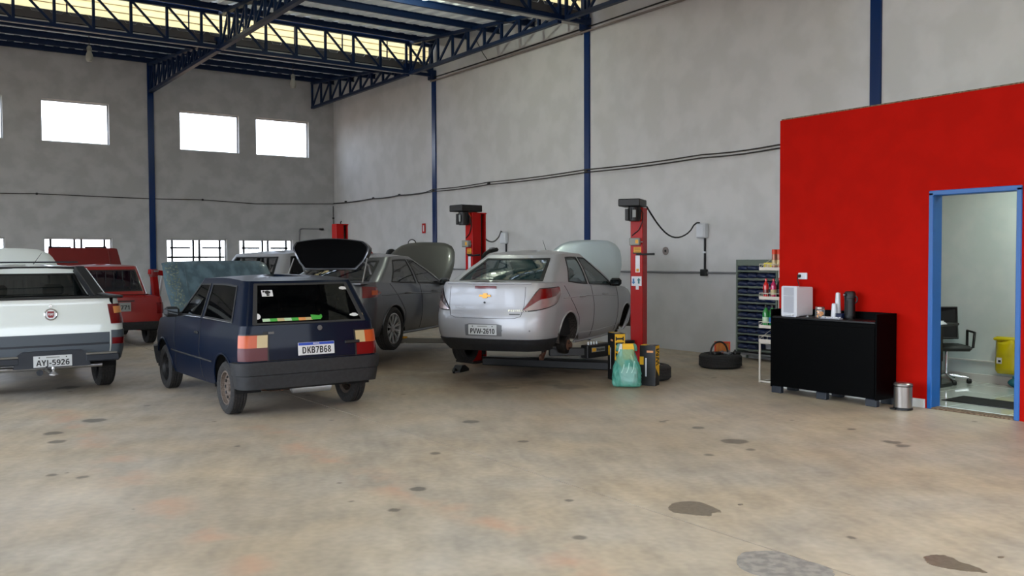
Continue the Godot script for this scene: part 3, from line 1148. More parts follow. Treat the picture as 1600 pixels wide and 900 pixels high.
func on_rear(car: Car, x: float, y: float, off := 0.003) -> Transform3D:
	var fx := absf(x) / (car.cv(car.yw, y) * car.bow(0))
	var sg := -1.0 if x < 0 else 1.0
	var r := minf(0.6 * fx / car.rc[0], 0.98)
	var p := car.pt(["R", r, sg], y)
	var up := (car.pt(["R", r, sg], y + 0.03) - car.pt(["R", r, sg], y - 0.03)).normalized()
	var q := car.pt(["R", minf(r + 0.02, 1.0), sg], y) - car.pt(["R", maxf(r - 0.02, 0.0), sg], y)
	var rt := (q * sg).normalized()
	var n := rt.cross(up).normalized()
	return Transform3D(Basis(rt, n.cross(rt), n), p + n * off)


func blob(r: float, sx: float, sy: float, sd: int, n := 14) -> PackedVector2Array:
	var o := PackedVector2Array()
	var g := RandomNumberGenerator.new()
	g.seed = sd
	for i in n:
		var a := TAU * i / n
		var k := r * g.randf_range(0.82, 1.1)
		o.append(Vector2(cos(a) * k * sx, sin(a) * k * sy))
	return o


func blue_hatch() -> void:
	var k := Car.new()
	k.yw = vv([0.2, 0.70, 0.3, 0.735, 0.5, 0.765, 0.62, 0.777, 0.8, 0.765, 0.97, 0.742])
	k.yr = vv([0.2, 0.14, 0.3, 0.06, 0.54, 0.05, 0.62, 0.055, 0.95, 0.085])
	k.yf = vv([0.2, 3.5, 0.4, 3.58, 0.6, 3.56, 0.78, 3.5, 0.95, 3.42])
	k.rc = [0.87, 0.02, 0.13]
	k.fc = [0.72, 0.05, 0.25]
	k.belt = vv([0, 0.945, 1.4, 0.955, 2.6, 0.935, 3.1, 0.89, 3.5, 0.82])
	k.low = vv([0, 0.36, 0.28, 0.33, 0.95, 0.27, 2.7, 0.25, 3.3, 0.28, 3.6, 0.3])
	k.arches = [[0.63, 0.30, 0.335], [2.99, 0.30, 0.335]]
	k.gw = vv([0, 0.735, 1, 0.60])
	k.gr = vv([0, 0.085, 1, 0.36])
	k.gf = vv([0, 2.62, 1, 1.98])
	k.grc = [0.88, 0.03, 0.14]
	k.gfc = [0.75, 0.08, 0.25]
	k.top = vv([0.3, 1.385, 1.0, 1.415, 2.0, 1.395])
	k.mid = 1.8
	k.bar = 0.035
	k.c = Vector3(0, 0.6, -1.8)
	var t := base_car(k, "hatchback", "old dark blue two-door hatchback in front, bonnet raised, plate DKB7B68", Vector3(3.55, 0.0, -8.37), 0.0, M.navy, 0.962)
	var a := Acc.new()
	k.body(a, 18)
	obj("body_shell", a, M.navy, t)
	greenhouse(k, t, M.navy, [[0.40, 0.58, 1.38, 1.36], [1.46, 1.43, 2.34, 1.70]], 0.57, 0.52, 0.05, 0.86, M.glass_dark, 0.032, 0.02, M.seal_grey, 0.935)
	interior(k, t, 0.2, 2.5, 1.45, 0.66)
	wheel_wells(k, t, 0.48)
	underbody(k, t, 0.3, 0.46)
	# bumper in two steps, down to the wheel arches
	a = Acc.new()
	k.shell(a, k.patch(rear_wrap(0.27), [0.455], [0.58], 4), 0.05, 0.02)
	var bot := []
	var cols := rear_wrap(0.27)
	for i in cols.size():
		bot.append(0.315)
	k.shell(a, k.patch(cols, bot, [0.45], 4), 0.042, 0.02)
	obj("rear_bumper", a, M.bumper, t)
	a = Acc.new()
	k.shell(a, k.patch(front_wrap(k, 0.05), [0.30], [0.52], 4), 0.05, 0.02)
	obj("front_bumper", a, M.bumper, t)
	# lamps: amber over red with a pale reversing lamp inside
	for sg in [-1.0, 1.0]:
		var l := Node3D.new()
		l.name = "tail_lamp"
		t.add_child(l, true)
		for q in [["amber_lens", 0.55, 0.94, 0.725, 0.85, M.amber], ["reversing_lens", 0.45, 0.55, 0.725, 0.85, M.pale_lens], ["red_lens", 0.45, 0.94, 0.595, 0.725, M.red_lens_dusty if sg < 0 else M.red_lens]]:
			a = Acc.new()
			k.shell(a, k.patch(rcols(q[1], q[2], sg, 8), [q[3]], [q[4]], 4), 0.014)
			obj(q[0], a, q[5], l)
		a = Acc.new()
		k.shell(a, k.patch(rcols(0.435, 0.452, sg, 2), [0.585], [0.862], 3), 0.006)
		k.shell(a, k.patch(rcols(0.435, 0.95, sg, 8), [0.85], [0.862], 1), 0.006)
		obj("lamp_surround", a, M.black, l)
		# flank details
		flank_line(k, t, sg, [[1.42, 0.95], [1.42, 0.36], [1.36, 0.27]])
		flank_line(k, t, sg, [[2.46, 0.93], [2.44, 0.5], [2.5, 0.27]])
		flank_line(k, t, sg, [[1.0, 0.52], [2.62, 0.52]], 0.011, "rubbing_strip", M.bumper)
		flank_line(k, t, sg, [[0.42, 0.965], [1.36, 0.97]], 0.007, "window_strip", M.chrome)
		flank_line(k, t, sg, [[1.46, 0.97], [2.36, 0.955]], 0.007, "window_strip", M.chrome)
		wheel(t, Vector3(sg * 0.67, 0.275, -0.63), sg, 0.275, 0.17, 0.175, "steel", M.rusty_rim)
		wheel(t, Vector3(sg * 0.67, 0.275, -2.99), sg, 0.275, 0.17, 0.175, "steel", M.black_rim)
		mirror_on(t, Vector3(sg * 0.74, 0.97, -2.28), sg, M.bumper)
		a = bx(Vector3(sg * 0.772, 0.80, -1.53), Vector3(0.02, 0.03, 0.13), 0.008)
		obj("door_handle", a, M.black, t)
	# rear face
	plate(t, on_rear(k, 0.03, 0.69, 0.008), "DKB7B68", "new")
	var h := on_rear(k, 0.44, 0.735, 0.008)
	obj("tailgate_handle", bx(h.origin, Vector3(0.17, 0.035, 0.02), 0.006), M.black, t)
	a = Acc.new()
	h = on_rear(k, 0.55, 0.80, 0.004)
	a.lathe(va([0.014, 0, 0.014, 0.008, 0, 0.01]), 12, h * Transform3D(Basis(Vector3.RIGHT, PI / 2), Vector3.ZERO))
	obj("lock", a, M.chrome, t)
	a = Acc.new()
	h = on_rear(k, 0.08, 0.90, 0.002)
	a.lathe(va([0.026, 0, 0.026, 0.006, 0.02, 0.008, 0, 0.008]), 20, h * Transform3D(Basis(Vector3.RIGHT, PI / 2), Vector3.ZERO))
	obj("round_badge", a, M.dull_badge, t)
	h = on_rear(k, -0.5, 0.87, 0.004)
	obj("model_badge", bx(h.origin, Vector3(0.05, 0.026, 0.006), 0.002, h.basis), M.black, t)
	h = on_rear(k, -0.44, 0.87, 0.004)
	obj("model_badge", bx(h.origin, Vector3(0.06, 0.024, 0.005), 0.002, h.basis), M.dull_badge, t)
	for sg in [-1.0, 1.0]:
		var pts := []
		for i in 9:
			pts.append(k.pt(["R", 0.44, sg], 0.585 + 0.28 * i / 8.0))
		gap_line(t, pts)
	var pts2 := []
	for q in across(0.6, 20):
		pts2.append(k.pt(q, 0.592))
	gap_line(t, pts2, 0.005)
	# stickers on the rear window
	var st := Node3D.new()
	st.name = "window_stickers"
	t.add_child(st, true)
	h = on_glass(k, -0.40, 0.72)
	obj("sticker", bx(h.origin, Vector3(0.115, 0.075, 0.001), 0.0, h.basis), M.white_print, st)
	a = Acc.new()
	a.slab(blob(0.026, 1.2, 0.8, 5), 0.001, h * Transform3D(Basis(), Vector3(0.005, 0.01, 0.001)))
	a.slab(blob(0.013, 1.4, 0.8, 6), 0.001, h * Transform3D(Basis(), Vector3(0.005, -0.022, 0.001)))
	a.slab(blob(0.012, 1.0, 1.0, 7), 0.001, h * Transform3D(Basis(), Vector3(-0.035, 0.02, 0.001)))
	obj("print", a, M.black_print, st)
	h = on_glass(k, 0.46, 0.80)
	a = Acc.new()
	a.slab(blob(0.05, 1.0, 0.42, 8), 0.001, h)
	obj("sticker", a, M.white_print, st)
	h = on_glass(k, 0.50, 0.16)
	a = Acc.new()
	a.slab(blob(0.05, 1.0, 0.42, 9), 0.001, h)
	obj("sticker", a, M.white_print, st)
	h = on_glass(k, 0.585, 0.16)
	obj("sticker", bx(h.origin, Vector3(0.05, 0.03, 0.001), 0.0, h.basis), M.pale_lens, st)
	h = on_glass(k, -0.555, 0.2)
	a = Acc.new()
	a.lathe(va([0.034, 0, 0.034, 0.0012, 0, 0.0012]), 20, h * Transform3D(Basis(Vector3.RIGHT, PI / 2), Vector3.ZERO))
	obj("sticker", a, M.white_print, st)
	var cx := -0.51
	var cols2 := [M.pale_green, M.leaf_green, M.pale_lens, M.pale_green, M.leaf_green, M.amber_pale, M.pale_lens]
	for i in 7:
		h = on_glass(k, cx + 0.038 + i * 0.075, 0.115)
		obj("sticker_strip", bx(h.origin, Vector3(0.077, 0.034, 0.001), 0.0, h.basis), cols2[i], st)
	h = on_glass(k, 0.065, 0.145)
	a = Acc.new()
	a.slab(vv([-0.06, -0.03, 0.04, -0.028, 0.065, 0.0, 0.06, 0.03, 0.03, 0.018, -0.06, 0.03]), 0.001, h)
	obj("sticker", a, M.leaf_green, st)
	# engine bay and raised bonnet with peeling lacquer
	a = Acc.new()
	k.deck(a, 2.64, 3.46, 0.0, 6, 0.02, 0.05)
	obj("engine_bay", a, M.well, t)
	var b := lid(t, "bonnet", Vector3(0, 0.955, -2.70), deg_to_rad(47), 0.90, vv([0, 0.70, 0.5, 0.715, 1, 0.68]), 0.025, M.bonnet_sky_sheen, M.well, 0.06)
	var rows := []
	for i in 13:
		var f := 0.05 + 0.9 * i / 12.0
		var row := PackedVector3Array()
		for j in 5:
			var u := -0.965 + 0.23 * j / 4.0
			var e := maxf(absf(u) - 0.88, 0.0) / 0.12
			var y := 0.025 * (1.0 - u * u) * (1.0 - 0.35 * f) - 0.03 * e * e
			if f > 0.9:
				y -= 0.036 * pow((f - 0.9) / 0.1, 2.0)
			row.append(Vector3(u * Car.cv(vv([0, 0.70, 0.5, 0.715, 1, 0.68]), f), y + 0.002, -f * 0.90))
		rows.append(row)
	a = Acc.new()
	a.grid(rows, Vector3(0, -2, -0.45))
	obj("peeling_lacquer", a, M.peel, b)
	gap_line(b, [Vector3(-0.48, 0.016, -0.02), Vector3(-0.46, 0.016, -0.45), Vector3(-0.42, 0.006, -0.86)], 0.004, "crease", M.bonnet_sky_sheen)
	obj("bonnet_stay", pipe([Vector3(0.6, 0.85, -3.3), Vector3(0.55, 1.4, -3.2)], 0.006), M.black, t)
	# under the tail: silencer and rusty axle
	a = Acc.new()
	a.tube([Vector3(-0.16, 0.265, -0.3), Vector3(-0.14, 0.265, -0.3), Vector3(0.26, 0.265, -0.26), Vector3(0.28, 0.265, -0.26)], [0.03, 0.062, 0.062, 0.03], 16)
	obj("silencer", a, M.alu, t)
	a = Acc.new()
	a.tube([Vector3(-0.58, 0.275, -0.63), Vector3(-0.3, 0.25, -0.5), Vector3(0.3, 0.25, -0.5), Vector3(0.58, 0.275, -0.63)], 0.035, 10)
	a.box(Vector3(-0.42, 0.27, -0.5), Vector3(0.24, 0.04, 0.2), 0.01)
	a.box(Vector3(0.42, 0.27, -0.5), Vector3(0.24, 0.04, 0.2), 0.01)
	obj("rear_axle", a, M.rust, t)
	a = Acc.new()
	a.tube([Vector3(-0.25, 0.26, -0.3), Vector3(-0.3, 0.24, -0.9), Vector3(-0.1, 0.24, -2.0)], 0.022, 8)
	obj("exhaust_pipe", a, M.rust, t)


func sedan_spec(k: Car) -> void:
	k.yw = vv([0.18, 0.72, 0.3, 0.80, 0.5, 0.845, 0.7, 0.852, 0.9, 0.825, 1.08, 0.775])
	k.yr = vv([0.18, 0.14, 0.3, 0.04, 0.45, 0.0, 0.6, 0.012, 0.72, 0.045, 0.95, 0.085, 1.02, 0.10, 1.08, 0.145])
	k.rc = [0.70, 0.055, 0.42]
	k.yf = vv([0.18, 4.12, 0.5, 4.27, 0.75, 4.22, 0.95, 4.0])
	k.fc = [0.55, 0.1, 0.6]
	k.belt = vv([0, 1.05, 0.5, 1.055, 1.0, 1.035, 1.6, 0.99, 3.0, 0.935, 3.6, 0.90, 4.2, 0.80])
	k.low = vv([0, 0.25, 0.45, 0.22, 1.3, 0.20, 3.0, 0.20, 3.8, 0.2, 4.28, 0.25])
	k.arches = [[0.93, 0.31, 0.345], [3.46, 0.31, 0.345]]
	k.gw = vv([0, 0.775, 0.5, 0.69, 1, 0.565])
	k.gr = vv([0, 0.44, 0.5, 0.75, 1, 1.16])
	k.gf = vv([0, 3.36, 0.5, 2.9, 1, 2.35])
	k.grc = [0.85, 0.07, 0.2]
	k.gfc = [0.7, 0.14, 0.36]
	k.top = vv([0.9, 1.385, 1.6, 1.44, 2.4, 1.41])
	k.mid = 2.1
	k.bar = 0.05
	k.c = Vector3(0, 0.65, -2.1)


func silver_sedan() -> void:
	var k := Car.new()
	sedan_spec(k)
	var t := base_car(k, "sedan", "silver four-door sedan raised on the lift arms, rear wheel removed, plate PVW-2610", Vector3(6.03, 0.25, -9.11), 60.0, M.silver)
	var a := Acc.new()
	k.body(a, 20)
	obj("body_shell", a, M.silver, t)
	greenhouse(k, t, M.silver, [[1.04, 1.40, 1.80, 1.76], [1.88, 1.83, 2.96, 1.97]], 0.56, 0.52, 0.04, 0.87, M.glass_teal, 0.045, 0.05)
	interior(k, t, 0.75, 3.2, 2.15, 0.70, 1.25)
	wheel_wells(k, t, 0.5)
	underbody(k, t, 0.26, 0.48)
	a = Acc.new()
	k.deck(a, 0.14, 0.58, 0.02, 8)
	obj("boot_deck", a, M.silver, t)
	a = Acc.new()
	k.deck(a, 3.2, 3.42, 0.03, 3)
	obj("cowl", a, M.silver, t)
	# lamps
	for sg in [-1.0, 1.0]:
		var l := Node3D.new()
		l.name = "tail_lamp"
		t.add_child(l, true)
		var cols := rcols(0.56, 1.0, sg, 8) + scols(0.53, 0.66, sg, 3)
		var n := cols.size()
		var yb := []
		var ym := []
		var yt := []
		for i in n:
			var f := float(i) / (n - 1)
			yb.append(lerpf(0.70, 0.90, f * f))
			yt.append(lerpf(0.715, 0.965, minf(f * 3.2, 1.0)) + 0.02 * f)
			ym.append(lerpf(yb[i], yt[i], 0.48))
		a = Acc.new()
		k.shell(a, k.patch(cols, ym, yt, 4), 0.012)
		obj("red_lens", a, M.red_lens_dark if sg < 0 else M.red_lens, l)
		a = Acc.new()
		k.shell(a, k.patch(cols, yb, ym, 3), 0.011)
		obj("clear_lens", a, M.clear_lens, l)
		a = Acc.new()
		var yk := []
		var yk2 := []
		for i in n:
			yk.append(yb[i] - 0.012)
			yk2.append(yt[i] + 0.012)
		k.shell(a, k.patch(cols, yk, yk2, 5), 0.004)
		obj("lamp_surround", a, M.black, l)
		flank_line(k, t, sg, [[1.84, 0.985], [1.86, 0.6], [1.84, 0.26]])
		flank_line(k, t, sg, [[0.86, 1.0], [1.02, 0.8], [1.27, 0.56], [1.30, 0.27]])
		flank_line(k, t, sg, [[2.98, 0.935], [2.99, 0.6], [2.94, 0.26]])
		flank_line(k, t, sg, [[1.34, 0.34], [2.1, 0.32], [2.96, 0.34]], 0.006, "sill_crease", M.silver)
		flank_line(k, t, sg, [[1.31, 0.215], [2.2, 0.205], [3.05, 0.21]], 0.02, "sill", M.silver)
		flank_line(k, t, sg, [[0.75, 0.84], [1.6, 0.845], [2.9, 0.80]], 0.008, "waist_crease", M.silver)
		for s in [1.40, 2.35]:
			var p := k.pt(["S", s, sg], 0.84)
			a = Acc.new()
			a.tube([p + Vector3(0, 0, 0.08), p + Vector3(sg * 0.03, 0.004, 0.06), p + Vector3(sg * 0.032, 0.004, -0.06), p + Vector3(0, 0, -0.08)], 0.012, 8)
			obj("door_handle", a, M.silver, t)
		mirror_on(t, Vector3(sg * 0.76, 0.97, -2.82), sg, M.black)
	# wheels: right ones are off
	wheel(t, Vector3(-0.73, 0.19, -0.93), -1.0, 0.29, 0.185, 0.2, "plain", M.black_rim)
	wheel(t, Vector3(-0.73, 0.19, -3.46), -1.0, 0.29, 0.185, 0.2, "plain", M.black_rim)
	var hub := Node3D.new()
	hub.name = "bare_hub"
	hub.transform = Transform3D(Basis(Vector3(0, 0, 1), -PI / 2), Vector3(0.73, 0.2, -0.98))
	t.add_child(hub, true)
	a = turned(va([0.11, -0.06, 0.122, 0.0, 0.115, 0.05, 0.075, 0.055, 0.07, 0.06, 0.0, 0.06]), 28)
	obj("drum", a, M.dark_metal, hub)
	obj("hub_flange", turned(va([0.07, 0.058, 0.068, 0.075, 0.036, 0.08, 0.034, 0.11, 0.0, 0.11]), 24), M.rust, hub)
	for i in 4:
		var an := TAU * (i + 0.4) / 4
		obj("stud", turned(va([0.007, 0.05, 0.007, 0.1, 0, 0.1]), 8, Transform3D(Basis(), Vector3(cos(an) * 0.05, 0, sin(an) * 0.05))), M.dark_metal, hub)
	a = Acc.new()
	a.tube([Vector3(0.68, 0.2, -0.97), Vector3(0.3, 0.17, -0.9), Vector3(-0.5, 0.17, -0.9), Vector3(-0.62, 0.2, -0.93)], 0.04, 10)
	obj("rear_axle", a, M.dark_metal, t)
	a = Acc.new()
	a.tube([Vector3(0.5, 0.2, -0.9), Vector3(0.5, 0.09, -0.82), Vector3(0.5, 0.06, -0.78)], [0.035, 0.03, 0.03], 8)
	a.lathe(va([0.022, -0.02, 0.042, -0.02, 0.042, 0.02, 0.022, 0.02, 0.022, -0.02]), 16, Transform3D(Basis(Vector3(0, 0, 1), -PI / 2) , Vector3(0.5, 0.045, -0.75)))
	obj("shock_absorber_eye", a, M.rust, t)
	a = pipe([Vector3(0.45, 0.62, -0.95), Vector3(0.5, 0.1, -0.82)], 0.03, 10)
	obj("shock_absorber", a, M.dark_metal, t)
	a = Acc.new()
	a.tube([Vector3(0.5, 0.5, -3.46), Vector3(0.6, 0.2, -3.46)], 0.04, 10)
	a.lathe(va([0.13, -0.01, 0.13, 0.01, 0.03, 0.02, 0, 0.05]), 24, Transform3D(Basis(Vector3(0, 0, 1), -PI / 2), Vector3(0.63, 0.2, -3.46)))
	obj("front_disc_and_strut", a, M.dark_metal, t)
	# rear face
	a = Acc.new()
	k.shell(a, k.patch(rear_wrap(0.56), [0.18], [0.335], 4), 0.012, 0.01)
	obj("black_valance", a, M.bumper, t)
	a = Acc.new()
	var q0 := []
	for i in 9:
		q0.append(["R", absf(-0.28 + i * 0.07), -1.0 if i < 4 else 1.0])
	k.shell(a, k.patch(q0, [0.375], [0.515, 0.53, 0.53, 0.53, 0.53, 0.53, 0.53, 0.53, 0.515], 3), 0.004)
	obj("plate_recess", a, M.silver_shade, t)
	plate(t, on_rear(k, 0.0, 0.455, 0.012), "PVW-2610", "old")
	var bl := []
	for q in [[0.60, -1, 1.0], [0.585, -1, 0.9], [0.565, -1, 0.76], [0.53, -1, 0.63], [0.45, -1, 0.605], [0.3, -1, 0.60], [0.15, -1, 0.60], [0.0, 1, 0.60], [0.15, 1, 0.60], [0.3, 1, 0.60], [0.45, 1, 0.605], [0.53, 1, 0.63], [0.565, 1, 0.76], [0.585, 1, 0.9], [0.60, 1, 1.0]]:
		bl.append(k.pt(["R", q[0], q[1]], q[2]))
	gap_line(t, bl, 0.003)
	# lid edge, stop lamp, marks
	var le := []
	for q in across(0.68, 20):
		le.append(k.pt(q, 1.045) + Vector3(0, 0.0, 0.0))
	obj("lid_edge", pipe(le, 0.016, 8), M.silver, t)
	var lr := on_rear(k, 0.0, 0.995, 0.0)
	a = Acc.new()
	k.shell(a, k.patch(across(0.17, 8), [0.975], [1.008], 2), 0.012)
	obj("stop_lamp", a, M.red_lens, t)
	var h := on_rear(k, 0.0, 0.885, 0.006)
	a = Acc.new()
	a.slab(vv([-0.085, -0.013, -0.035, -0.013, -0.028, -0.032, 0.03, -0.032, 0.036, -0.013, 0.085, -0.013, 0.078, 0.013, 0.028, 0.013, 0.035, 0.032, -0.023, 0.032, -0.03, 0.013, -0.078, 0.013]), 0.01, h)
	obj("gold_emblem", a, M.gold, t)
	h = on_rear(k, 0.0, 0.80, 0.004)
	a = Acc.new()
	a.lathe(va([0.013, 0, 0.013, 0.008, 0, 0.008]), 12, h * Transform3D(Basis(Vector3.RIGHT, PI / 2), Vector3.ZERO))
	obj("boot_lock", a, M.black, t)
	lettering("PRISMA LT", 0.026, M.chrome, t, on_rear(k, 0.46, 0.70, 0.004), 0.26)
	lettering("CHEVROLET", 0.024, M.chrome_light, t, on_rear(k, -0.36, 0.735, 0.004), 0.15)
	h = on_rear(k, 0.42, 0.655, 0.004)
	obj("small_badge", bx(h.origin, Vector3(0.14, 0.014, 0.003), 0.001, h.basis), M.dull_badge, t)
	h = on_rear(k, 0.62, 0.45, 0.002)
	a = Acc.new()
	a.lathe(va([0.011, 0, 0.011, 0.004, 0, 0.004]), 14, h * Transform3D(Basis(Vector3.RIGHT, PI / 2), Vector3.ZERO))
	obj("parking_sensor", a, M.silver_shade, t)
	h = on_rear(k, 0.26, 0.45, 0.002)
	a = Acc.new()
	a.lathe(va([0.011, 0, 0.011, 0.004, 0, 0.004]), 14, h * Transform3D(Basis(Vector3.RIGHT, PI / 2), Vector3.ZERO))
	obj("parking_sensor", a, M.silver_shade, t)
	# raised bonnet, engine bay, aerial
	a = Acc.new()
	k.deck(a, 3.4, 4.1, 0.0, 6, 0.03, 0.06)
	obj("engine_bay", a, M.well, t)
	lid(t, "bonnet", Vector3(0, 0.96, -3.38), deg_to_rad(52), 0.93, vv([0, 0.70, 0.3, 0.70, 0.7, 0.62, 0.9, 0.5, 1, 0.38]), 0.05, M.silver_pale, M.silver_shade, 0.05, 0.04)
	obj("aerial", pipe([Vector3(0.0, 1.46, -2.15), Vector3(0.0, 1.63, -2.0)], [0.005, 0.002], 6), M.black, t)


func grey_sedan() -> void:
	var k := Car.new()
	sedan_spec(k)
	k.yw = vv([0.18, 0.74, 0.3, 0.83, 0.5, 0.872, 0.7, 0.882, 0.9, 0.86, 1.12, 0.80])
	k.yr = vv([0.18, 0.14, 0.3, 0.04, 0.5, 0.0, 0.7, 0.03, 0.9, 0.09, 1.1, 0.14])
	k.yf = vv([0.18, 4.4, 0.5, 4.56, 0.75, 4.52, 0.95, 4.3])
	k.belt = vv([0, 1.06, 0.5, 1.065, 1.0, 1.04, 1.8, 1.0, 3.2, 0.95, 3.9, 0.9, 4.5, 0.8])
	k.low = vv([0, 0.30, 0.5, 0.24, 1.3, 0.22, 3.0, 0.22, 3.9, 0.22, 4.55, 0.27])
	k.arches = [[1.04, 0.33, 0.375], [3.68, 0.33, 0.375]]
	k.gw = vv([0, 0.80, 0.5, 0.71, 1, 0.58])
	k.gr = vv([0, 0.55, 0.5, 0.88, 1, 1.3])
	k.gf = vv([0, 3.5, 0.5, 3.0, 1, 2.45])
	k.top = vv([1.0, 1.40, 1.8, 1.455, 2.5, 1.43])
	k.mid = 2.28
	var t := base_car(k, "sedan", "dark grey four-door sedan with its boot lid open behind the blue hatchback", Vector3(4.92, 0.21, -11.8), 54.0, M.graphite)
	var a := Acc.new()
	k.body(a, 18)
	obj("body_shell", a, M.graphite, t)
	greenhouse(k, t, M.graphite, [[1.06, 1.52, 1.98, 1.94], [2.06, 2.0, 3.1, 2.07]], 0.56, 0.52, 0.04, 0.87, M.glass_grey, 0.045, 0.05)
	interior(k, t, 0.85, 3.3, 2.3, 0.72, 1.35)
	wheel_wells(k, t, 0.52)
	underbody(k, t, 0.28, 0.5)
	for sg in [-1.0, 1.0]:
		a = Acc.new()
		var cols := rcols(0.78, 1.0, sg, 5) + scols(0.44, 0.62, sg, 5)
		var n := cols.size()
		var yb := []
		var yt := []
		for i in n:
			var f := float(i) / (n - 1)
			yb.append(lerpf(0.835, 0.895, f * f))
			yt.append(lerpf(1.0, 0.905, f * f))
		var l := Node3D.new()
		l.name = "tail_lamp"
		t.add_child(l, true)
		k.shell(a, k.patch(cols, yb, yt, 4), 0.012)
		obj("red_lens", a, M.red_lens, l)
		a = Acc.new()
		var mid_b := []
		var mid_t := []
		for i in 5:
			mid_b.append(0.872)
			mid_t.append(0.94)
		k.shell(a, k.patch(rcols(0.9, 1.0, sg, 2) + scols(0.44, 0.49, sg, 1), mid_b, mid_t, 3), 0.016)
		obj("amber_lens", a, M.amber, l)
		flank_line(k, t, sg, [[2.02, 1.0], [2.04, 0.6], [2.02, 0.28]])
		flank_line(k, t, sg, [[0.98, 1.03], [1.16, 0.85], [1.42, 0.58], [1.44, 0.28]])
		flank_line(k, t, sg, [[3.12, 0.95], [3.13, 0.6], [3.08, 0.28]])
		flank_line(k, t, sg, [[0.65, 0.86], [1.6, 0.86], [3.4, 0.80]], 0.009, "waist_crease", M.graphite)
		flank_line(k, t, sg, [[1.38, 0.24], [2.2, 0.235], [3.15, 0.24]], 0.025, "sill", M.graphite)
		for s in [1.5, 2.55]:
			var p := k.pt(["S", s, sg], 0.87)
			a = Acc.new()
			a.tube([p + Vector3(0, 0, 0.09), p + Vector3(sg * 0.03, 0.004, 0.07), p + Vector3(sg * 0.032, 0.004, -0.07), p + Vector3(0, 0, -0.09)], 0.012, 8)
			obj("door_handle", a, M.graphite, t)
		wheel(t, Vector3(sg * 0.765, 0.335, -1.04), sg, 0.335, 0.215, 0.235, "alloy", M.alloy)
		wheel(t, Vector3(sg * 0.765, 0.335, -3.68), sg, 0.335, 0.215, 0.235, "alloy", M.alloy)
		mirror_on(t, Vector3(sg * 0.79, 0.985, -2.95), sg, M.graphite)
	# open boot: sunken floor, rim and the lid standing up on its hinges with black lining towards the camera
	a = Acc.new()
	k.deck(a, 0.16, 0.7, 0.0, 4, 0.06, 0.42)
	obj("boot_floor", a, M.cabin, t)
	a = Acc.new()
	for sg in [-1.0, 1.0]:
		a.box(Vector3(sg * 0.70, 1.045, -0.42), Vector3(0.14, 0.03, 0.55), 0.01)
	obj("boot_rim", a, M.graphite, t)
	var b := Node3D.new()
	b.name = "boot_lid"
	b.transform = Transform3D(Basis(Vector3.RIGHT, deg_to_rad(-12)), Vector3(0, 1.245, -0.62))
	t.add_child(b, true)
	var outer := []
	var inner := []
	var liner := []
	for i in 11:
		var f := i / 10.0
		var w := Car.cv(vv([0, 0.45, 0.35, 0.58, 0.8, 0.66, 1.0, 0.58]), f)
		var ro := PackedVector3Array()
		var ri := PackedVector3Array()
		var rl := PackedVector3Array()
		for j in 17:
			var u := -1.0 + j / 8.0
			var y := f * 0.46 - 0.05 * u * u * f
			var z := -0.05 * sin(f * PI) * (1.0 - u * u)
			ro.append(Vector3(u * w, y, z - 0.05 + (0.09 * pow(f, 3.0))))
			ri.append(Vector3(u * w * 0.99, y, z + 0.03 + 0.10 * pow(f, 3.0)))
			rl.append(Vector3(u * w * 0.94, 0.022 + (y - 0.0) * 0.92, z + 0.04 + 0.10 * pow(f, 3.0)))
		outer.append(ro)
		inner.append(ri)
		liner.append(rl)
	a = Acc.new()
	a.grid(outer, Vector3(0, 0.2, 3))
	a.grid(inner, Vector3(0, 0.2, -3))
	var e0 := PackedVector3Array()
	var e1 := PackedVector3Array()
	for q in [[outer, e0], [inner, e1]]:
		pass
	for j in 17:
		e0.append(outer[0][j])
		e1.append(inner[0][j])
	for i in range(1, 11):
		e0.append(outer[i][16])
		e1.append(inner[i][16])
	for j in range(15, -1, -1):
		e0.append(outer[10][j])
		e1.append(inner[10][j])
	for i in range(9, -1, -1):
		e0.append(outer[i][0])
		e1.append(inner[i][0])
	a.grid([e0, e1], Vector3(0, 0.2, 0))
	obj("lid_frame", a, M.graphite, b)
	a = Acc.new()
	a.grid(liner, Vector3(0, 0.2, -3))
	obj("black_lining", a, M.lining, b)
	for sg in [-1.0, 1.0]:
		a = Acc.new()
		a.tube([Vector3(sg * 0.56, 1.0, -0.80), Vector3(sg * 0.57, 1.15, -0.84), Vector3(sg * 0.57, 1.30, -0.76), Vector3(sg * 0.55, 1.36, -0.64)], 0.016, 8)
		obj("boot_hinge", a, M.alloy, t)
		a = Acc.new()
		a.tube([Vector3(sg * 0.655, 1.06, -0.40), Vector3(sg * 0.63, 1.42, -0.60)], 0.01, 8)
		obj("gas_strut", a, M.alloy, t)
	# raised bonnet
	a = Acc.new()
	k.deck(a, 3.5, 4.35, 0.0, 6, 0.03, 0.06)
	obj("engine_bay", a, M.well, t)
	lid(t, "bonnet", Vector3(0, 0.985, -3.5), deg_to_rad(50), 1.0, vv([0, 0.72, 0.3, 0.73, 0.7, 0.66, 0.9, 0.55, 1, 0.42]), 0.05, M.bonnet_olive, M.graphite, 0.05, 0.05)


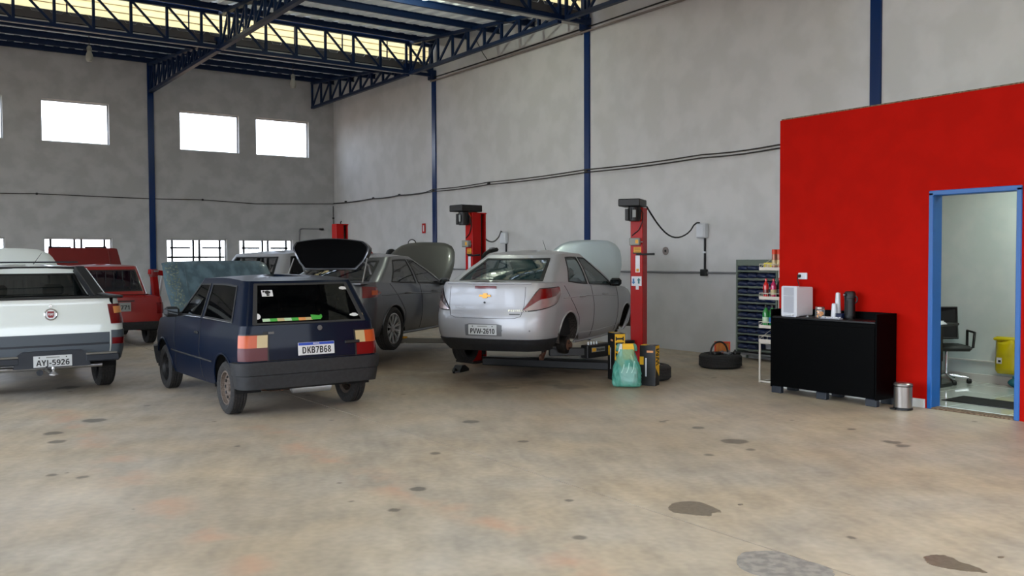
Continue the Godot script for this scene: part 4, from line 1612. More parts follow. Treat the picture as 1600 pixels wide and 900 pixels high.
func silver_hatch() -> void:
	var k := Car.new()
	sedan_spec(k)
	k.yr = vv([0.2, 0.14, 0.3, 0.05, 0.5, 0.0, 0.8, 0.06, 1.0, 0.12])
	k.yf = vv([0.2, 3.9, 0.5, 4.0, 0.75, 3.95, 0.95, 3.75])
	k.belt = vv([0, 1.04, 1.5, 1.03, 3.0, 0.98, 3.5, 0.92, 4.0, 0.82])
	k.arches = [[0.7, 0.31, 0.345], [3.2, 0.31, 0.345]]
	k.gw = vv([0, 0.77, 1, 0.61])
	k.gr = vv([0, 0.13, 1, 0.5])
	k.gf = vv([0, 3.1, 1, 2.2])
	k.top = vv([0.4, 1.48, 1.4, 1.53, 2.2, 1.5])
	k.mid = 2.0
	k.c = Vector3(0, 0.65, -1.9)
	var t := base_car(k, "hatchback", "pale silver hatchback in the far bay, mostly hidden behind the open black boot lid", Vector3(6.1, 0.0, -18.32), 60.0, M.silver, 1.12)
	var a := Acc.new()
	k.body(a, 12)
	obj("body_shell", a, M.silver, t)
	greenhouse(k, t, M.silver, [[0.5, 0.74, 1.3, 1.28], [1.38, 1.35, 2.7, 1.82]], 0.56, 0.52, 0.04, 0.87, M.glass_far, 0.04, 0.05)
	interior(k, t, 0.3, 3.0, 1.9, 0.70)
	wheel_wells(k, t, 0.5)
	underbody(k, t, 0.26, 0.48)
	for sg in [-1.0, 1.0]:
		wheel(t, Vector3(sg * 0.72, 0.30, -0.7), sg, 0.30, 0.185, 0.2, "plain", M.alloy)
		wheel(t, Vector3(sg * 0.72, 0.30, -3.2), sg, 0.30, 0.185, 0.2, "plain", M.alloy)
		a = Acc.new()
		k.shell(a, k.patch(rcols(0.7, 1.0, sg, 6), [0.75], [1.0], 3), 0.012)
		obj("tail_lamp", a, M.red_lens, t)
		mirror_on(t, Vector3(sg * 0.76, 0.99, -2.6), sg, M.silver)
	a = Acc.new()
	k.deck(a, 3.1, 3.8, 0.0, 5, 0.03, 0.06)
	obj("engine_bay", a, M.well, t)
	lid(t, "bonnet", Vector3(0, 1.0, -3.0), deg_to_rad(52), 0.92, vv([0, 0.68, 0.3, 0.68, 0.7, 0.6, 1, 0.42]), 0.06, M.silver_pale, M.silver_shade, 0.05, 0.04)


func pickup_bed(k: Car, t: Node3D, s1: float, floor_y: float, m: Material) -> void:
	var a := Acc.new()
	var y: float = k.cv(k.belt, 0.5)
	a.box(Vector3(0, floor_y, -(s1 + 0.1) / 2), Vector3(1.3, 0.04, s1 - 0.1), 0.0)
	for sg in [-1.0, 1.0]:
		a.box(Vector3(sg * 0.66, (y + floor_y) / 2, -(s1 + 0.1) / 2), Vector3(0.04, y - floor_y, s1 - 0.12))
	a.box(Vector3(0, (y + floor_y) / 2, -0.15), Vector3(1.3, y - floor_y, 0.04))
	a.box(Vector3(0, (y + floor_y) / 2, -s1), Vector3(1.3, y - floor_y, 0.05))
	obj("bed_lining", a, m, t)


func white_pickup() -> void:
	var k := Car.new()
	k.yw = vv([0.3, 0.74, 0.45, 0.80, 0.6, 0.825, 0.8, 0.83, 1.0, 0.80, 1.15, 0.775])
	k.yr = vv([0.3, 0.12, 0.42, 0.05, 0.55, 0.04, 0.75, 0.05, 1.1, 0.085])
	k.yf = vv([0.3, 4.25, 0.5, 4.4, 0.8, 4.35, 1.0, 4.1])
	k.rc = [0.86, 0.025, 0.20]
	k.fc = [0.6, 0.1, 0.5]
	k.belt = vv([0, 1.15, 1.3, 1.15, 1.5, 1.08, 3.2, 0.99, 3.7, 0.95, 4.4, 0.84])
	k.low = vv([0, 0.42, 0.35, 0.38, 1.3, 0.30, 3.3, 0.30, 4.4, 0.34])
	k.arches = [[0.95, 0.34, 0.37], [3.67, 0.34, 0.37]]
	k.gw = vv([0, 0.755, 1, 0.56])
	k.gr = vv([0, 1.38, 1, 1.62])
	k.gf = vv([0, 3.45, 1, 2.55])
	k.grc = [0.86, 0.03, 0.16]
	k.top = vv([1.5, 1.49, 2.1, 1.52, 2.6, 1.49])
	k.mid = 2.2
	k.bar = 0.03
	k.c = Vector3(0, 0.7, -2.2)
	var t := base_car(k, "pickup_truck", "white pickup truck at the left edge with raised bonnet, plate AYJ-5926", Vector3(1.59, 0.0, -11.1), 0.0, M.white_car, 0.97)
	var a := Acc.new()
	k.body(a, 18)
	obj("body_shell", a, M.white_car, t)
	greenhouse(k, t, M.white_car, [[1.62, 1.84, 2.2, 2.18], [2.28, 2.24, 3.05, 2.17]], 0.60, 0.52, 0.06, 0.82, M.glass_green, 0.03, 0.06)
	interior(k, t, 1.5, 3.3, 2.35, 0.68, 0.0, false, 0.4)
	wheel_wells(k, t, 0.48)
	underbody(k, t, 0.42, 0.46)
	pickup_bed(k, t, 1.34, 0.62, M.lining)
	# grey lower band, black rail on the bed sides
	a = Acc.new()
	k.shell(a, k.patch(across(0.545, 16), [0.625], [0.745], 3), 0.006)
	k.shell(a, k.patch(across(0.545, 16), [0.50], [0.60], 3), 0.014)
	obj("tailgate_band", a, M.plastic_grey, t)
	a = Acc.new()
	k.shell(a, k.patch(across(0.545, 16), [0.60], [0.627], 1), 0.004)
	obj("step_groove", a, M.plastic_blue, t)
	for sg in [-1.0, 1.0]:
		a = Acc.new()
		k.shell(a, k.patch(rcols(0.56, 1.0, sg, 6) + scols(0.3, 0.56, sg, 3), [0.42], [0.765], 6), 0.012)
		obj("bumper_corner", a, M.plastic_grey, t)
		a = Acc.new()
		k.shell(a, k.patch(rcols(0.565, 0.94, sg, 5), [0.60], [0.675], 2), 0.018)
		obj("reflector", a, M.red_lens, t)
		var l := Node3D.new()
		l.name = "tail_lamp"
		t.add_child(l, true)
		a = Acc.new()
		k.shell(a, k.patch(rcols(0.56, 1.0, sg, 6) + scols(0.28, 0.34, sg, 2), [0.84], [1.075], 5), 0.012)
		obj("red_lens", a, M.red_lens, l)
		a = Acc.new()
		k.shell(a, k.patch(rcols(0.62, 0.98, sg, 5), [0.965], [1.045], 3), 0.018)
		obj("amber_lens", a, M.amber_pale, l)
		a = bx(Vector3(sg * 0.74, 1.163, -0.72), Vector3(0.10, 0.03, 1.3), 0.01)
		obj("bed_rail", a, M.black, t)
		# black sail of the styling bar down to the bed
		a = Acc.new()
		a.bar(Vector3(sg * 0.71, 1.10, -1.1), Vector3(sg * 0.555, 1.49, -1.58), 0.13, 0.10, 0.012)
		obj("styling_bar_leg", a, M.black, t)
		obj("bar_trim", pipe([Vector3(sg * 0.80, 1.13, -1.06), Vector3(sg * 0.645, 1.49, -1.55)], 0.008), M.chrome, t)
		wheel(t, Vector3(sg * 0.72, 0.305, -0.95), sg, 0.305, 0.2, 0.2, "plain", M.black_rim)
		wheel(t, Vector3(sg * 0.72, 0.305, -3.67), sg, 0.305, 0.2, 0.2, "plain", M.black_rim)
		mirror_on(t, Vector3(sg * 0.75, 1.03, -3.0), sg, M.black)
		# step on the bumper
		obj("bumper_step", bx(Vector3(sg * 0.53, 0.455, -0.05), Vector3(0.38, 0.09, 0.16), 0.015), M.plastic_blue, t)
		obj("step_tread", bx(Vector3(sg * 0.52, 0.503, -0.03), Vector3(0.34, 0.02, 0.12), 0.004), M.tread, t)
	obj("bed_rail", bx(Vector3(0, 1.163, -0.10), Vector3(1.5, 0.03, 0.07), 0.01), M.black, t)
	obj("styling_bar", bx(Vector3(0, 1.50, -1.66), Vector3(1.2, 0.035, 0.07), 0.012), M.black, t)
	obj("roof_bar", bx(Vector3(0, 1.575, -2.0), Vector3(1.25, 0.022, 0.05), 0.008), M.plastic_blue, t)
	obj("brake_light", bx(Vector3(0.08, 1.462, -1.62), Vector3(0.05, 0.03, 0.02), 0.006), M.dull_badge, t)
	# plate holder, plate, towing ball, badge
	var h := on_rear(k, 0.0, 0.44, 0.0)
	a = Acc.new()
	a.slab(vv([-0.40, -0.07, 0.40, -0.07, 0.36, 0.08, 0.30, 0.12, -0.30, 0.12, -0.36, 0.08]), 0.05, Transform3D(Basis(), Vector3(0, 0.44, 0.0)))
	obj("plate_holder", a, M.plastic_blue, t)
	plate(t, Transform3D(Basis(), Vector3(0.0, 0.445, 0.03)), "AYJ-5926", "old")
	a = Acc.new()
	a.tube([Vector3(0, 0.30, -0.5), Vector3(0, 0.30, 0.06)], 0.025, 8)
	a.lathe(va([0.05, 0.29, 0.05, 0.30, 0.02, 0.325, 0.015, 0.34, 0.025, 0.36, 0.02, 0.385, 0.0, 0.39]), 16, Transform3D(Basis(), Vector3(0, 0, 0.06)))
	a.tube([Vector3(-0.6, 0.33, -0.4), Vector3(0.6, 0.33, -0.4)], 0.03, 8)
	obj("towing_ball", a, M.alloy, t)
	obj("trailer_socket", turned(va([0.03, 0, 0.035, 0.06, 0, 0.06]), 12, Transform3D(Basis(Vector3.RIGHT, PI / 2), Vector3(-0.14, 0.32, 0.0))), M.plastic_blue, t)
	h = on_rear(k, 0.0, 0.975, 0.004)
	var bd := Node3D.new()
	bd.name = "round_badge"
	bd.transform = h
	t.add_child(bd, true)
	var up := Transform3D(Basis(Vector3.RIGHT, PI / 2), Vector3.ZERO)
	obj("badge_ring", turned(va([0.055, 0, 0.068, 0, 0.07, 0.008, 0.062, 0.013, 0.055, 0.008]), 32, up), M.chrome, bd)
	obj("badge_field", turned(va([0.056, 0.0, 0.056, 0.006, 0, 0.008]), 32, up), M.chrome_light, bd)
	a = Acc.new()
	a.slab(vv([-0.036, 0.036, 0.036, 0.036, 0.034, -0.02, 0.02, -0.04, -0.02, -0.04, -0.034, -0.02]), 0.004, Transform3D(Basis(), Vector3(0, 0, 0.01)))
	obj("badge_shield", a, M.badge_red, bd)
	lettering("FIAT", 0.026, M.chrome_light, bd, Transform3D(Basis(), Vector3(0, 0, 0.013)), 0.055)
	h = on_rear(k, 0.0, 1.075, 0.004)
	obj("tailgate_lock", turned(va([0.016, 0, 0.016, 0.008, 0, 0.01]), 14, h * up), M.chrome, t)
	# bonnet
	a = Acc.new()
	k.deck(a, 3.5, 4.25, 0.0, 5, 0.03, 0.06)
	obj("engine_bay", a, M.well, t)
	lid(t, "bonnet", Vector3(0, 1.02, -3.45), deg_to_rad(56), 0.95, vv([0, 0.72, 0.3, 0.72, 0.7, 0.64, 0.9, 0.56, 1, 0.45]), 0.05, M.white_car, M.well, 0.05, 0.04)
	obj("aerial", pipe([Vector3(0.12, 1.53, -2.4), Vector3(0.2, 1.70, -2.15)], [0.005, 0.002], 6), M.black, t)


func red_pickup() -> void:
	var k := Car.new()
	k.yw = vv([0.3, 0.70, 0.5, 0.765, 0.7, 0.775, 0.9, 0.75, 1.0, 0.735])
	k.yr = vv([0.3, 0.08, 0.45, 0.04, 0.6, 0.04, 0.95, 0.05])
	k.yf = vv([0.3, 3.85, 0.5, 3.9, 0.8, 3.85, 1.0, 3.7])
	k.rc = [0.90, 0.015, 0.10]
	k.fc = [0.75, 0.05, 0.25]
	k.belt = vv([0, 0.90, 1.2, 0.92, 1.5, 0.95, 3.0, 0.93, 3.9, 0.84])
	k.low = vv([0, 0.36, 0.4, 0.34, 1.3, 0.3, 3.9, 0.32])
	k.arches = [[0.85, 0.31, 0.34], [3.15, 0.31, 0.34]]
	k.gw = vv([0, 0.735, 1, 0.60])
	k.gr = vv([0, 1.15, 1, 1.36])
	k.gf = vv([0, 2.85, 1, 2.1])
	k.grc = [0.9, 0.02, 0.12]
	k.gfc = [0.75, 0.08, 0.25]
	k.top = vv([1.3, 1.45, 1.8, 1.47, 2.2, 1.45])
	k.mid = 1.95
	k.c = Vector3(0, 0.65, -1.9)
	var t := base_car(k, "pickup_truck", "old red pickup with raised bonnet beyond the white pickup", Vector3(3.5, 0.0, -16.8), 0.0, M.red_car, 0.985)
	var a := Acc.new()
	k.body(a, 14)
	obj("body_shell", a, M.red_car, t)
	greenhouse(k, t, M.red_car, [[1.34, 1.5, 2.5, 1.82]], 0.60, 0.52, 0.08, 0.86, M.glass_violet, 0.03, 0.12)
	interior(k, t, 1.25, 2.8, 1.95, 0.66, 0.0, false, 0.4)
	wheel_wells(k, t, 0.46)
	underbody(k, t, 0.38, 0.44)
	pickup_bed(k, t, 1.12, 0.55, M.red_car)
	# slatted guard behind the rear window
	for i in 7:
		obj("window_bar", bx(Vector3(-0.45 + i * 0.15, 1.19, -1.24), Vector3(0.012, 0.36, 0.012), 0.002), M.black, t)
	a = Acc.new()
	k.shell(a, k.patch(rear_wrap(0.36), [0.33], [0.46], 3), 0.04, 0.02)
	obj("rear_bumper", a, M.bumper, t)
	for sg in [-1.0, 1.0]:
		a = Acc.new()
		k.shell(a, k.patch(rcols(0.56, 1.0, sg, 6), [0.6], [0.80], 3), 0.012)
		obj("tail_lamp", a, M.red_lens, t)
		wheel(t, Vector3(sg * 0.68, 0.285, -0.85), sg, 0.285, 0.18, 0.18, "plain", M.black_rim)
		wheel(t, Vector3(sg * 0.68, 0.285, -3.15), sg, 0.285, 0.18, 0.18, "plain", M.black_rim)
		mirror_on(t, Vector3(sg * 0.74, 1.0, -2.45), sg, M.black)
	# grey plate whose last characters show beside the white pickup's lamp
	var o := Node3D.new()
	o.name = "number_plate"
	o.transform = on_rear(k, -0.02, 0.735, 0.01)
	t.add_child(o, true)
	obj("plate_blank", bx(Vector3.ZERO, Vector3(0.40, 0.16, 0.006), 0.002), M.plate_strip, o)
	lettering("7771", 0.075, M.black_print, o, Transform3D(Basis(), Vector3(0.08, -0.01, 0.005)), 0.2)
	a = Acc.new()
	k.shell(a, k.patch(across(0.22, 6), [0.83], [0.85], 1), 0.01)
	obj("tailgate_latch", a, M.black, t)
	a = Acc.new()
	a.tube([Vector3(-0.5, 0.3, -0.85), Vector3(0.5, 0.3, -0.85)], 0.04, 8)
	obj("rear_axle", a, M.dark_metal, t)
	a = Acc.new()
	k.deck(a, 2.9, 3.8, 0.0, 5, 0.03, 0.06)
	obj("engine_bay", a, M.well, t)
	var b := lid(t, "bonnet", Vector3(0, 0.955, -2.9), deg_to_rad(60), 1.02, vv([0, 0.70, 0.5, 0.70, 1, 0.66]), 0.015, M.red_bonnet, M.well, 0.03)
	gap_line(b, [Vector3(0.5, 0.012, 0.0), Vector3(0.47, 0.012, -0.95)], 0.01, "crease", M.red_bonnet)

# ---------------------------------------------------------------- workshop things
func lift_post(label: String, at: Vector3, turn: float, slot: float, stickers: bool, motor: bool) -> void:
	var t := thing("lift_post", label, "car lift", at, turn, "red posts of the two-post lifts")
	var h := 2.24
	var a := Acc.new()
	# C-shaped column, its slot on the side towards the car
	a.box(Vector3(0, h / 2, 0.045), Vector3(0.17, h, 0.17), 0.006)
	a.box(Vector3(-slot * 0.07, h / 2, -0.075), Vector3(0.03, h, 0.09))
	a.box(Vector3(0, h / 2, -0.125), Vector3(0.17, h, 0.02), 0.004)
	a.box(Vector3(0, h - 0.01, -0.01), Vector3(0.18, 0.02, 0.27), 0.004)
	obj("column", a, M.lift_red, t)
	obj("base_plate", bx(Vector3(0, 0.012, 0), Vector3(0.42, 0.024, 0.46), 0.004), M.motor, t)
	obj("screw", pipe([Vector3(slot * 0.02, 0.05, -0.08), Vector3(slot * 0.02, h - 0.03, -0.08)], 0.022, 10), M.dark_metal, t)
	obj("carriage", bx(Vector3(slot * 0.03, 0.36, -0.082), Vector3(0.13, 0.5, 0.06), 0.006), M.motor, t)
	a = pipe([Vector3(0, h, -0.02), Vector3(0, h + 0.04, -0.02), Vector3(0.03, h + 0.05, -0.02)], 0.012, 6)
	obj("top_hook", a, M.dark_metal, t)
	if motor:
		obj("belt_cover", bx(Vector3(-0.055, 2.30, 0.14), Vector3(0.30, 0.10, 0.40), 0.01), M.motor, t)
		a = Acc.new()
		a.lathe(va([0.0, 2.05, 0.07, 2.05, 0.078, 2.065, 0.078, 2.24, 0.07, 2.25]), 24, Transform3D(Basis(), Vector3(-0.01, 0, 0.22)))
		for i in 10:
			var an := TAU * i / 10
			a.box(Vector3(-0.01 + cos(an) * 0.082, 2.15, 0.22 + sin(an) * 0.082), Vector3(0.02, 0.15, 0.006), 0.0, Basis(Vector3.UP, -an))
		obj("motor", a, M.motor, t)
		obj("terminal_box", bx(Vector3(-0.10, 2.14, 0.22), Vector3(0.05, 0.16, 0.12), 0.006), M.motor, t)
		obj("rating_plate", bx(Vector3(0.012, 2.15, 0.312), Vector3(0.045, 0.10, 0.004), 0.001), M.plate_strip, t)
		obj("red_lead", pipe([Vector3(0.07, 2.22, 0.2), Vector3(0.10, 2.16, 0.18), Vector3(0.085, 2.04, 0.15), Vector3(0.03, 1.93, 0.138), Vector3(-0.06, 1.86, 0.138)], 0.007, 6), M.cable, t)
		obj("red_lead", pipe([Vector3(0.06, 2.23, 0.18), Vector3(0.085, 2.18, 0.16), Vector3(0.07, 2.08, 0.15)], 0.007, 6), M.orange, t)
	if stickers:
		var f := 0.13
		var sw := Node3D.new()
		sw.name = "control_box"
		t.add_child(sw, true)
		obj("housing", bx(Vector3(-0.015, 1.775, f + 0.035), Vector3(0.145, 0.10, 0.07), 0.008), M.grey_box, sw)
		obj("switch_label", bx(Vector3(0.02, 1.775, f + 0.071), Vector3(0.04, 0.05, 0.002)), M.label_yellow, sw)
		obj("switch_knob", pipe([Vector3(0.06, 1.77, f + 0.03), Vector3(0.09, 1.77, f + 0.03)], 0.01, 8), M.grey_box, sw)
		obj("warning_sticker", bx(Vector3(0.01, 1.665, f + 0.002), Vector3(0.10, 0.075, 0.002)), M.label_yellow, t)
		for i in 3:
			obj("sticker_print", bx(Vector3(0.01, 1.645 + i * 0.02, f + 0.0035), Vector3(0.075, 0.006, 0.001)), M.black_print, t)
		obj("sticker_border", bx(Vector3(0.01, 1.62, f + 0.0015), Vector3(0.12, 0.02, 0.002)), M.black_print, t)
		obj("side_lever", pipe([Vector3(0.0, 1.60, f + 0.012), Vector3(0.1, 1.60, f + 0.012), Vector3(0.25, 1.605, f + 0.0)], [0.012, 0.012, 0.016], 8), M.black, t)
		obj("tall_sticker", bx(Vector3(0.015, 1.47, f + 0.002), Vector3(0.06, 0.23, 0.002)), M.socket, t)
		obj("sticker_foot", bx(Vector3(0.015, 1.385, f + 0.0035), Vector3(0.035, 0.04, 0.001)), M.label_yellow, t)
		obj("arrow_sticker", bx(Vector3(0.0, 1.235, f + 0.002), Vector3(0.14, 0.13, 0.002)), M.socket, t)
		obj("arrow_sticker", bx(Vector3(0.01, 1.145, f + 0.002), Vector3(0.04, 0.05, 0.002)), M.socket, t)
		for q in [[-0.042, -1.0, M.label_blue], [0.032, 1.0, M.label_teal]]:
			a = Acc.new()
			var d: float = q[1]
			a.slab(vv([-0.012, -0.035 * d, 0.012, -0.035 * d, 0.012, 0.01 * d, 0.026, 0.01 * d, 0.0, 0.045 * d, -0.026, 0.01 * d, -0.012, 0.01 * d]), 0.001, Transform3D(Basis(), Vector3(q[0], 1.235, f + 0.0035)))
			obj("arrow_print", a, q[2], t)
	else:
		obj("maker_sticker", bx(Vector3(slot * 0.0855, 1.78, 0.02), Vector3(0.002, 0.12, 0.05)), M.socket, t)


func lifts() -> void:
	lift_post("red lift post with stickers standing in front of the silver sedan's front wheel", Vector3(8.6, 0, -9.08), deg_to_rad(-57), -1.0, true, true)
	lift_post("red lift post with black motor between the two sedans", Vector3(7.36, 0, -11.3), deg_to_rad(-84), 1.0, true, true)
	lift_post("smallest red lift post, in the far corner by the end wall", Vector3(7.42, 0, -16.25), deg_to_rad(-84), 1.0, false, false)
	# arms and floor channel belong to the posts that carry them
	var post: Node3D = get_node("lift_post")
	var inv := post.transform.affine_inverse()
	var a := Acc.new()
	a.box(Vector3.ZERO, Vector3(2.2, 0.11, 0.30), 0.01)
	var o := obj("floor_channel", a, M.black, post)
	o.transform = inv * Transform3D(Basis(Vector3.UP, deg_to_rad(-57)), Vector3(7.92, 0.055, -10.05))
	obj("channel_lip", bx(Vector3(0, 0.063, 0.14), Vector3(2.2, 0.016, 0.05), 0.004), M.dark_metal, o)
	a = Acc.new()
	a.bar(Vector3(-0.05, 0, -0.02), Vector3(-1.05, 0, 0.16), 0.12, 0.17, 0.01)
	a.bar(Vector3(-1.0, 0, 0.14), Vector3(-1.42, 0, -0.10), 0.09, 0.10, 0.008)
	o = obj("support_arm", a, M.motor, post)
	o.transform = inv * Transform3D(Basis(), Vector3(8.48, 0.345, -9.02))
	obj("lift_pad", turned(va([0.0, 0.04, 0.05, 0.04, 0.07, 0.05, 0.07, 0.075, 0.0, 0.075]), 20, Transform3D(Basis(), Vector3(-1.36, 0, -0.06))), M.black, o)
	var d := Vector3(-1.0, 0, 0.18).normalized()
	var nrm := Vector3(0.18, 0, 1.0).normalized()
	var xf := Transform3D(Basis(-d, Vector3.UP, nrm), Vector3(-0.84, 0.02, 0.122) + nrm * 0.064)
	obj("maker_plate", bx(Vector3.ZERO, Vector3(0.27, 0.06, 0.004), 0.001), M.plate_strip, o).transform = xf
	obj("yellow_band", bx(Vector3(-0.09, 0, 0.0025), Vector3(0.08, 0.045, 0.001)), M.label_yellow, o).transform = xf
	lettering("Maquinas", 0.03, M.black_print, o, xf * Transform3D(Basis(), Vector3(0.045, 0, 0.003)), 0.16)
	for i in 4:
		obj("bolt", turned(va([0.012, 0, 0.012, 0.04, 0, 0.04]), 8, Transform3D(Basis(), Vector3(-0.98 + i * 0.055, 0.085, 0.16 - i * 0.01))), M.socket, o)
	post = get_node("lift_post2")
	inv = post.transform.affine_inverse()
	a = Acc.new()
	a.bar(Vector3(-0.02, 0, 0.06), Vector3(-0.55, 0, 0.65), 0.11, 0.09, 0.01)
	o = obj("support_arm", a, M.motor, post)
	o.transform = inv * Transform3D(Basis(), Vector3(7.4, 0.33, -11.25))
	obj("lift_pad", turned(va([0.0, 0.04, 0.05, 0.04, 0.07, 0.05, 0.07, 0.075, 0.0, 0.075]), 20, Transform3D(Basis(), Vector3(-0.5, 0, 0.6))), M.black, o)
	a = Acc.new()
	a.bar(Vector3(-0.05, 0, -0.12), Vector3(-0.72, 0, -0.72), 0.11, 0.07, 0.01)
	a.bar(Vector3(-0.72, 0, -0.72), Vector3(-1.15, 0, -0.48), 0.09, 0.06, 0.01)
	o = obj("support_arm", a, M.tread, post)
	o.transform = inv * Transform3D(Basis(), Vector3(7.3, 0.31, -11.35))
	obj("lift_pad", turned(va([0.0, 0.03, 0.05, 0.03, 0.06, 0.04, 0.06, 0.06, 0.0, 0.06]), 20, Transform3D(Basis(), Vector3(-0.75, 0, -0.74))), M.label_yellow, o)
	# stands under the far sill of the grey sedan
	for q in [[Vector3(5.35, 0, -13.0), "red axle stand under the grey sedan's far sill, nearer its rear wheel"], [Vector3(6.75, 0, -14.0), "red axle stand under the grey sedan's far sill, nearer its front wheel"]]:
		var t := thing("axle_stand", q[1], "axle stand", q[0], 0.4, "axle stands under the grey sedan")
		a = Acc.new()
		for k in 4:
			var an := TAU * (k + 0.5) / 4
			a.bar(Vector3(cos(an) * 0.14, 0.0, sin(an) * 0.14), Vector3(cos(an) * 0.035, 0.3, sin(an) * 0.035), 0.03, 0.02)
		obj("legs", a, M.lift_red, t)
		obj("stem", pipe([Vector3(0, 0.2, 0), Vector3(0, 0.39, 0)], 0.02, 10), M.dark_metal, t)
		obj("saddle", bx(Vector3(0, 0.395, 0), Vector3(0.10, 0.02, 0.05), 0.004), M.dark_metal, t)


func wall_fittings() -> void:
	# twin cable with insulators along the long wall, single cable on the end wall
	var zs := [-24.4, -21.87, -20.4, -18.68, -16.3, -13.0, -10.1, -8.6, -6.9]
	var t := thing("wall_cable", "dark twin cable running along the long wall at mid height", "cable", Vector3(10.955, 3.17, -15.5))
	for q in [0.0, 0.05]:
		var p := []
		for i in zs.size() - 1:
			for k in 5:
				var f := k / 5.0
				p.append(Vector3(0, q * (0.3 if zs[i] < -19 else 1.0) - 0.02 * sin(f * PI), lerpf(zs[i], zs[i + 1], f) + 15.5))
		p.append(Vector3(0, q, zs[-1] + 15.5))
		obj("strand", pipe(p, 0.011, 6), M.cable_grey, t)
	for z in [-23.6, -21.87, -20.4, -18.68, -16.3, -13.0]:
		obj("insulator", bx(Vector3(0.01, 0.02, z + 15.5), Vector3(0.05, 0.05, 0.07), 0.01), M.cable, t)
	t = thing("wall_cable", "thin dark cable sagging across the end wall between the window rows", "cable", Vector3(6, 3.15, -24.42))
	var pts := []
	var xs := [-5.9, 0.5, 2.5, 3.23, 4.93, 5.86, 7.19, 8.66, 10.95]
	var ys := [0.02, 0.0, 0.0, 0.02, 0.0, -0.01, 0.01, -0.05, 0.02]
	for i in xs.size():
		pts.append(Vector3(xs[i] - 6, ys[i], 0))
	obj("strand", pipe(pts, 0.011, 6), M.cable_grey, t)
	obj("insulator", bx(Vector3(-2.77, 0.02, 0), Vector3(0.05, 0.05, 0.04), 0.01), M.cable, t)
	obj("insulator", bx(Vector3(1.19, 0.01, 0), Vector3(0.05, 0.05, 0.04), 0.01), M.cable, t)
	# service pipe high on the long wall
	t = thing("service_pipe", "pale pipe and dark cable running high along the long wall under the roof", "pipe", Vector3(10.95, 5.8, -12))
	obj("pale_pipe", pipe([Vector3(0, 0, -6.75), Vector3(0, 0, 0), Vector3(0, 0, 5.0), Vector3(0, 0, 13.2)], 0.02, 8), M.pipe_pale, t)
	obj("dark_cable", pipe([Vector3(0.0, 0.075, -6.7), Vector3(0, 0.06, -4), Vector3(0, 0.07, -1), Vector3(0, 0.09, 3.0), Vector3(0, 0.09, 13.2)], 0.013, 6), M.cable, t)
	for z in [-6.6, -1.15, 3.4]:
		obj("clamp", bx(Vector3(0.02, 0.03, z), Vector3(0.05, 0.12, 0.03), 0.006), M.pipe_pale, t)
	obj("drop_wire", pipe([Vector3(-0.25, 0.45, -4.35), Vector3(-0.12, 0.2, -4.3), Vector3(-0.02, 0.06, -4.27)], 0.008, 6), M.cable, t)
	# low conduit with sockets
	t = thing("wall_conduit", "thin grey conduit running low along the long wall behind the lift post", "conduit", Vector3(10.975, 1.31, -14))
	obj("conduit_pipe", pipe([Vector3(0, 0, -10.3), Vector3(0, 0, 5.0)], 0.017, 8), M.conduit, t)
	for i in 6:
		obj("clip", bx(Vector3(0.005, 0, -9 + i * 2.6), Vector3(0.03, 0.05, 0.03), 0.004), M.conduit, t)
	for q in [[-10.08, "white lift junction box with black conduit and socket, near the blue-bin rack"], [-15.7, "white lift junction box with black conduit, above the silver sedan's roof"]]:
		t = thing("junction_box", q[1], "junction box", Vector3(10.98, 1.31, q[0]), 0.0, "junction boxes on the long wall")
		obj("box_shell", bx(Vector3(-0.03, 0.68, 0), Vector3(0.10, 0.24, 0.19), 0.015), M.socket, t)
		obj("box_cover", bx(Vector3(-0.083, 0.68, 0), Vector3(0.012, 0.2, 0.15), 0.004), M.socket, t)
		obj("drop_conduit", pipe([Vector3(0, 0.57, 0.03), Vector3(0, 0.04, 0.03)], 0.018, 8), M.black, t)
		obj("conduit_clip", bx(Vector3(-0.005, 0.33, 0.03), Vector3(0.045, 0.03, 0.05), 0.006), M.socket, t)
		obj("socket_box", bx(Vector3(-0.02, -0.0, 0.03), Vector3(0.07, 0.11, 0.12), 0.01), M.black, t)
	# supply cables hanging from the lift motors
	t = thing("lift_cable", "black cable hanging from the stickered lift post to the white box near the rack", "cable", Vector3(8.72, 2.26, -9.05), 0.0, "lift supply cables")
	pts = []
	var e := Vector3(10.93, 2.12, -10.12) - t.position
	for i in 17:
		var f := i / 16.0
		pts.append(e * f + Vector3(0, -0.38 * sin(f * PI) * (1.0 - 0.25 * f) + (0.05 * sin(clampf((f - 0.8) / 0.2, 0, 1) * PI)), 0))
	obj("lead", pipe(pts, 0.012, 8), M.cable, t)
	t = thing("lift_cable", "black cable hanging from the motorised post between the sedans to the wall box", "cable", Vector3(7.48, 1.92, -11.35), 0.0, "lift supply cables")
	pts = []
	e = Vector3(10.93, 2.12, -15.75) - t.position
	for i in 17:
		var f := i / 16.0
		pts.append(e * f + Vector3(0, -0.16 * sin(f * PI) + (0.05 * sin(clampf((f - 0.85) / 0.15, 0, 1) * PI)), 0))
	obj("lead", pipe(pts, 0.013, 8), M.cable, t)
	t = thing("fire_sign", "small red sign with a white bar on the far part of the long wall", "sign", Vector3(10.985, 2.3, -19.19))
	obj("sign_board", bx(Vector3.ZERO, Vector3(0.012, 0.24, 0.16), 0.002), M.lift_red, t)
	obj("white_bar", bx(Vector3(-0.007, 0, 0), Vector3(0.003, 0.15, 0.05)), M.white_print, t)
	t = thing("end_wall_conduit", "thin grey bent conduit above the last low window on the end wall", "conduit", Vector3(9.9, 1.2, -24.42))
	obj("conduit_pipe", pipe([Vector3(0, 0, 0), Vector3(0, 1.16, 0), Vector3(0.02, 1.21, 0), Vector3(0.07, 1.23, 0), Vector3(0.62, 1.23, 0)], 0.016, 8), M.conduit, t)
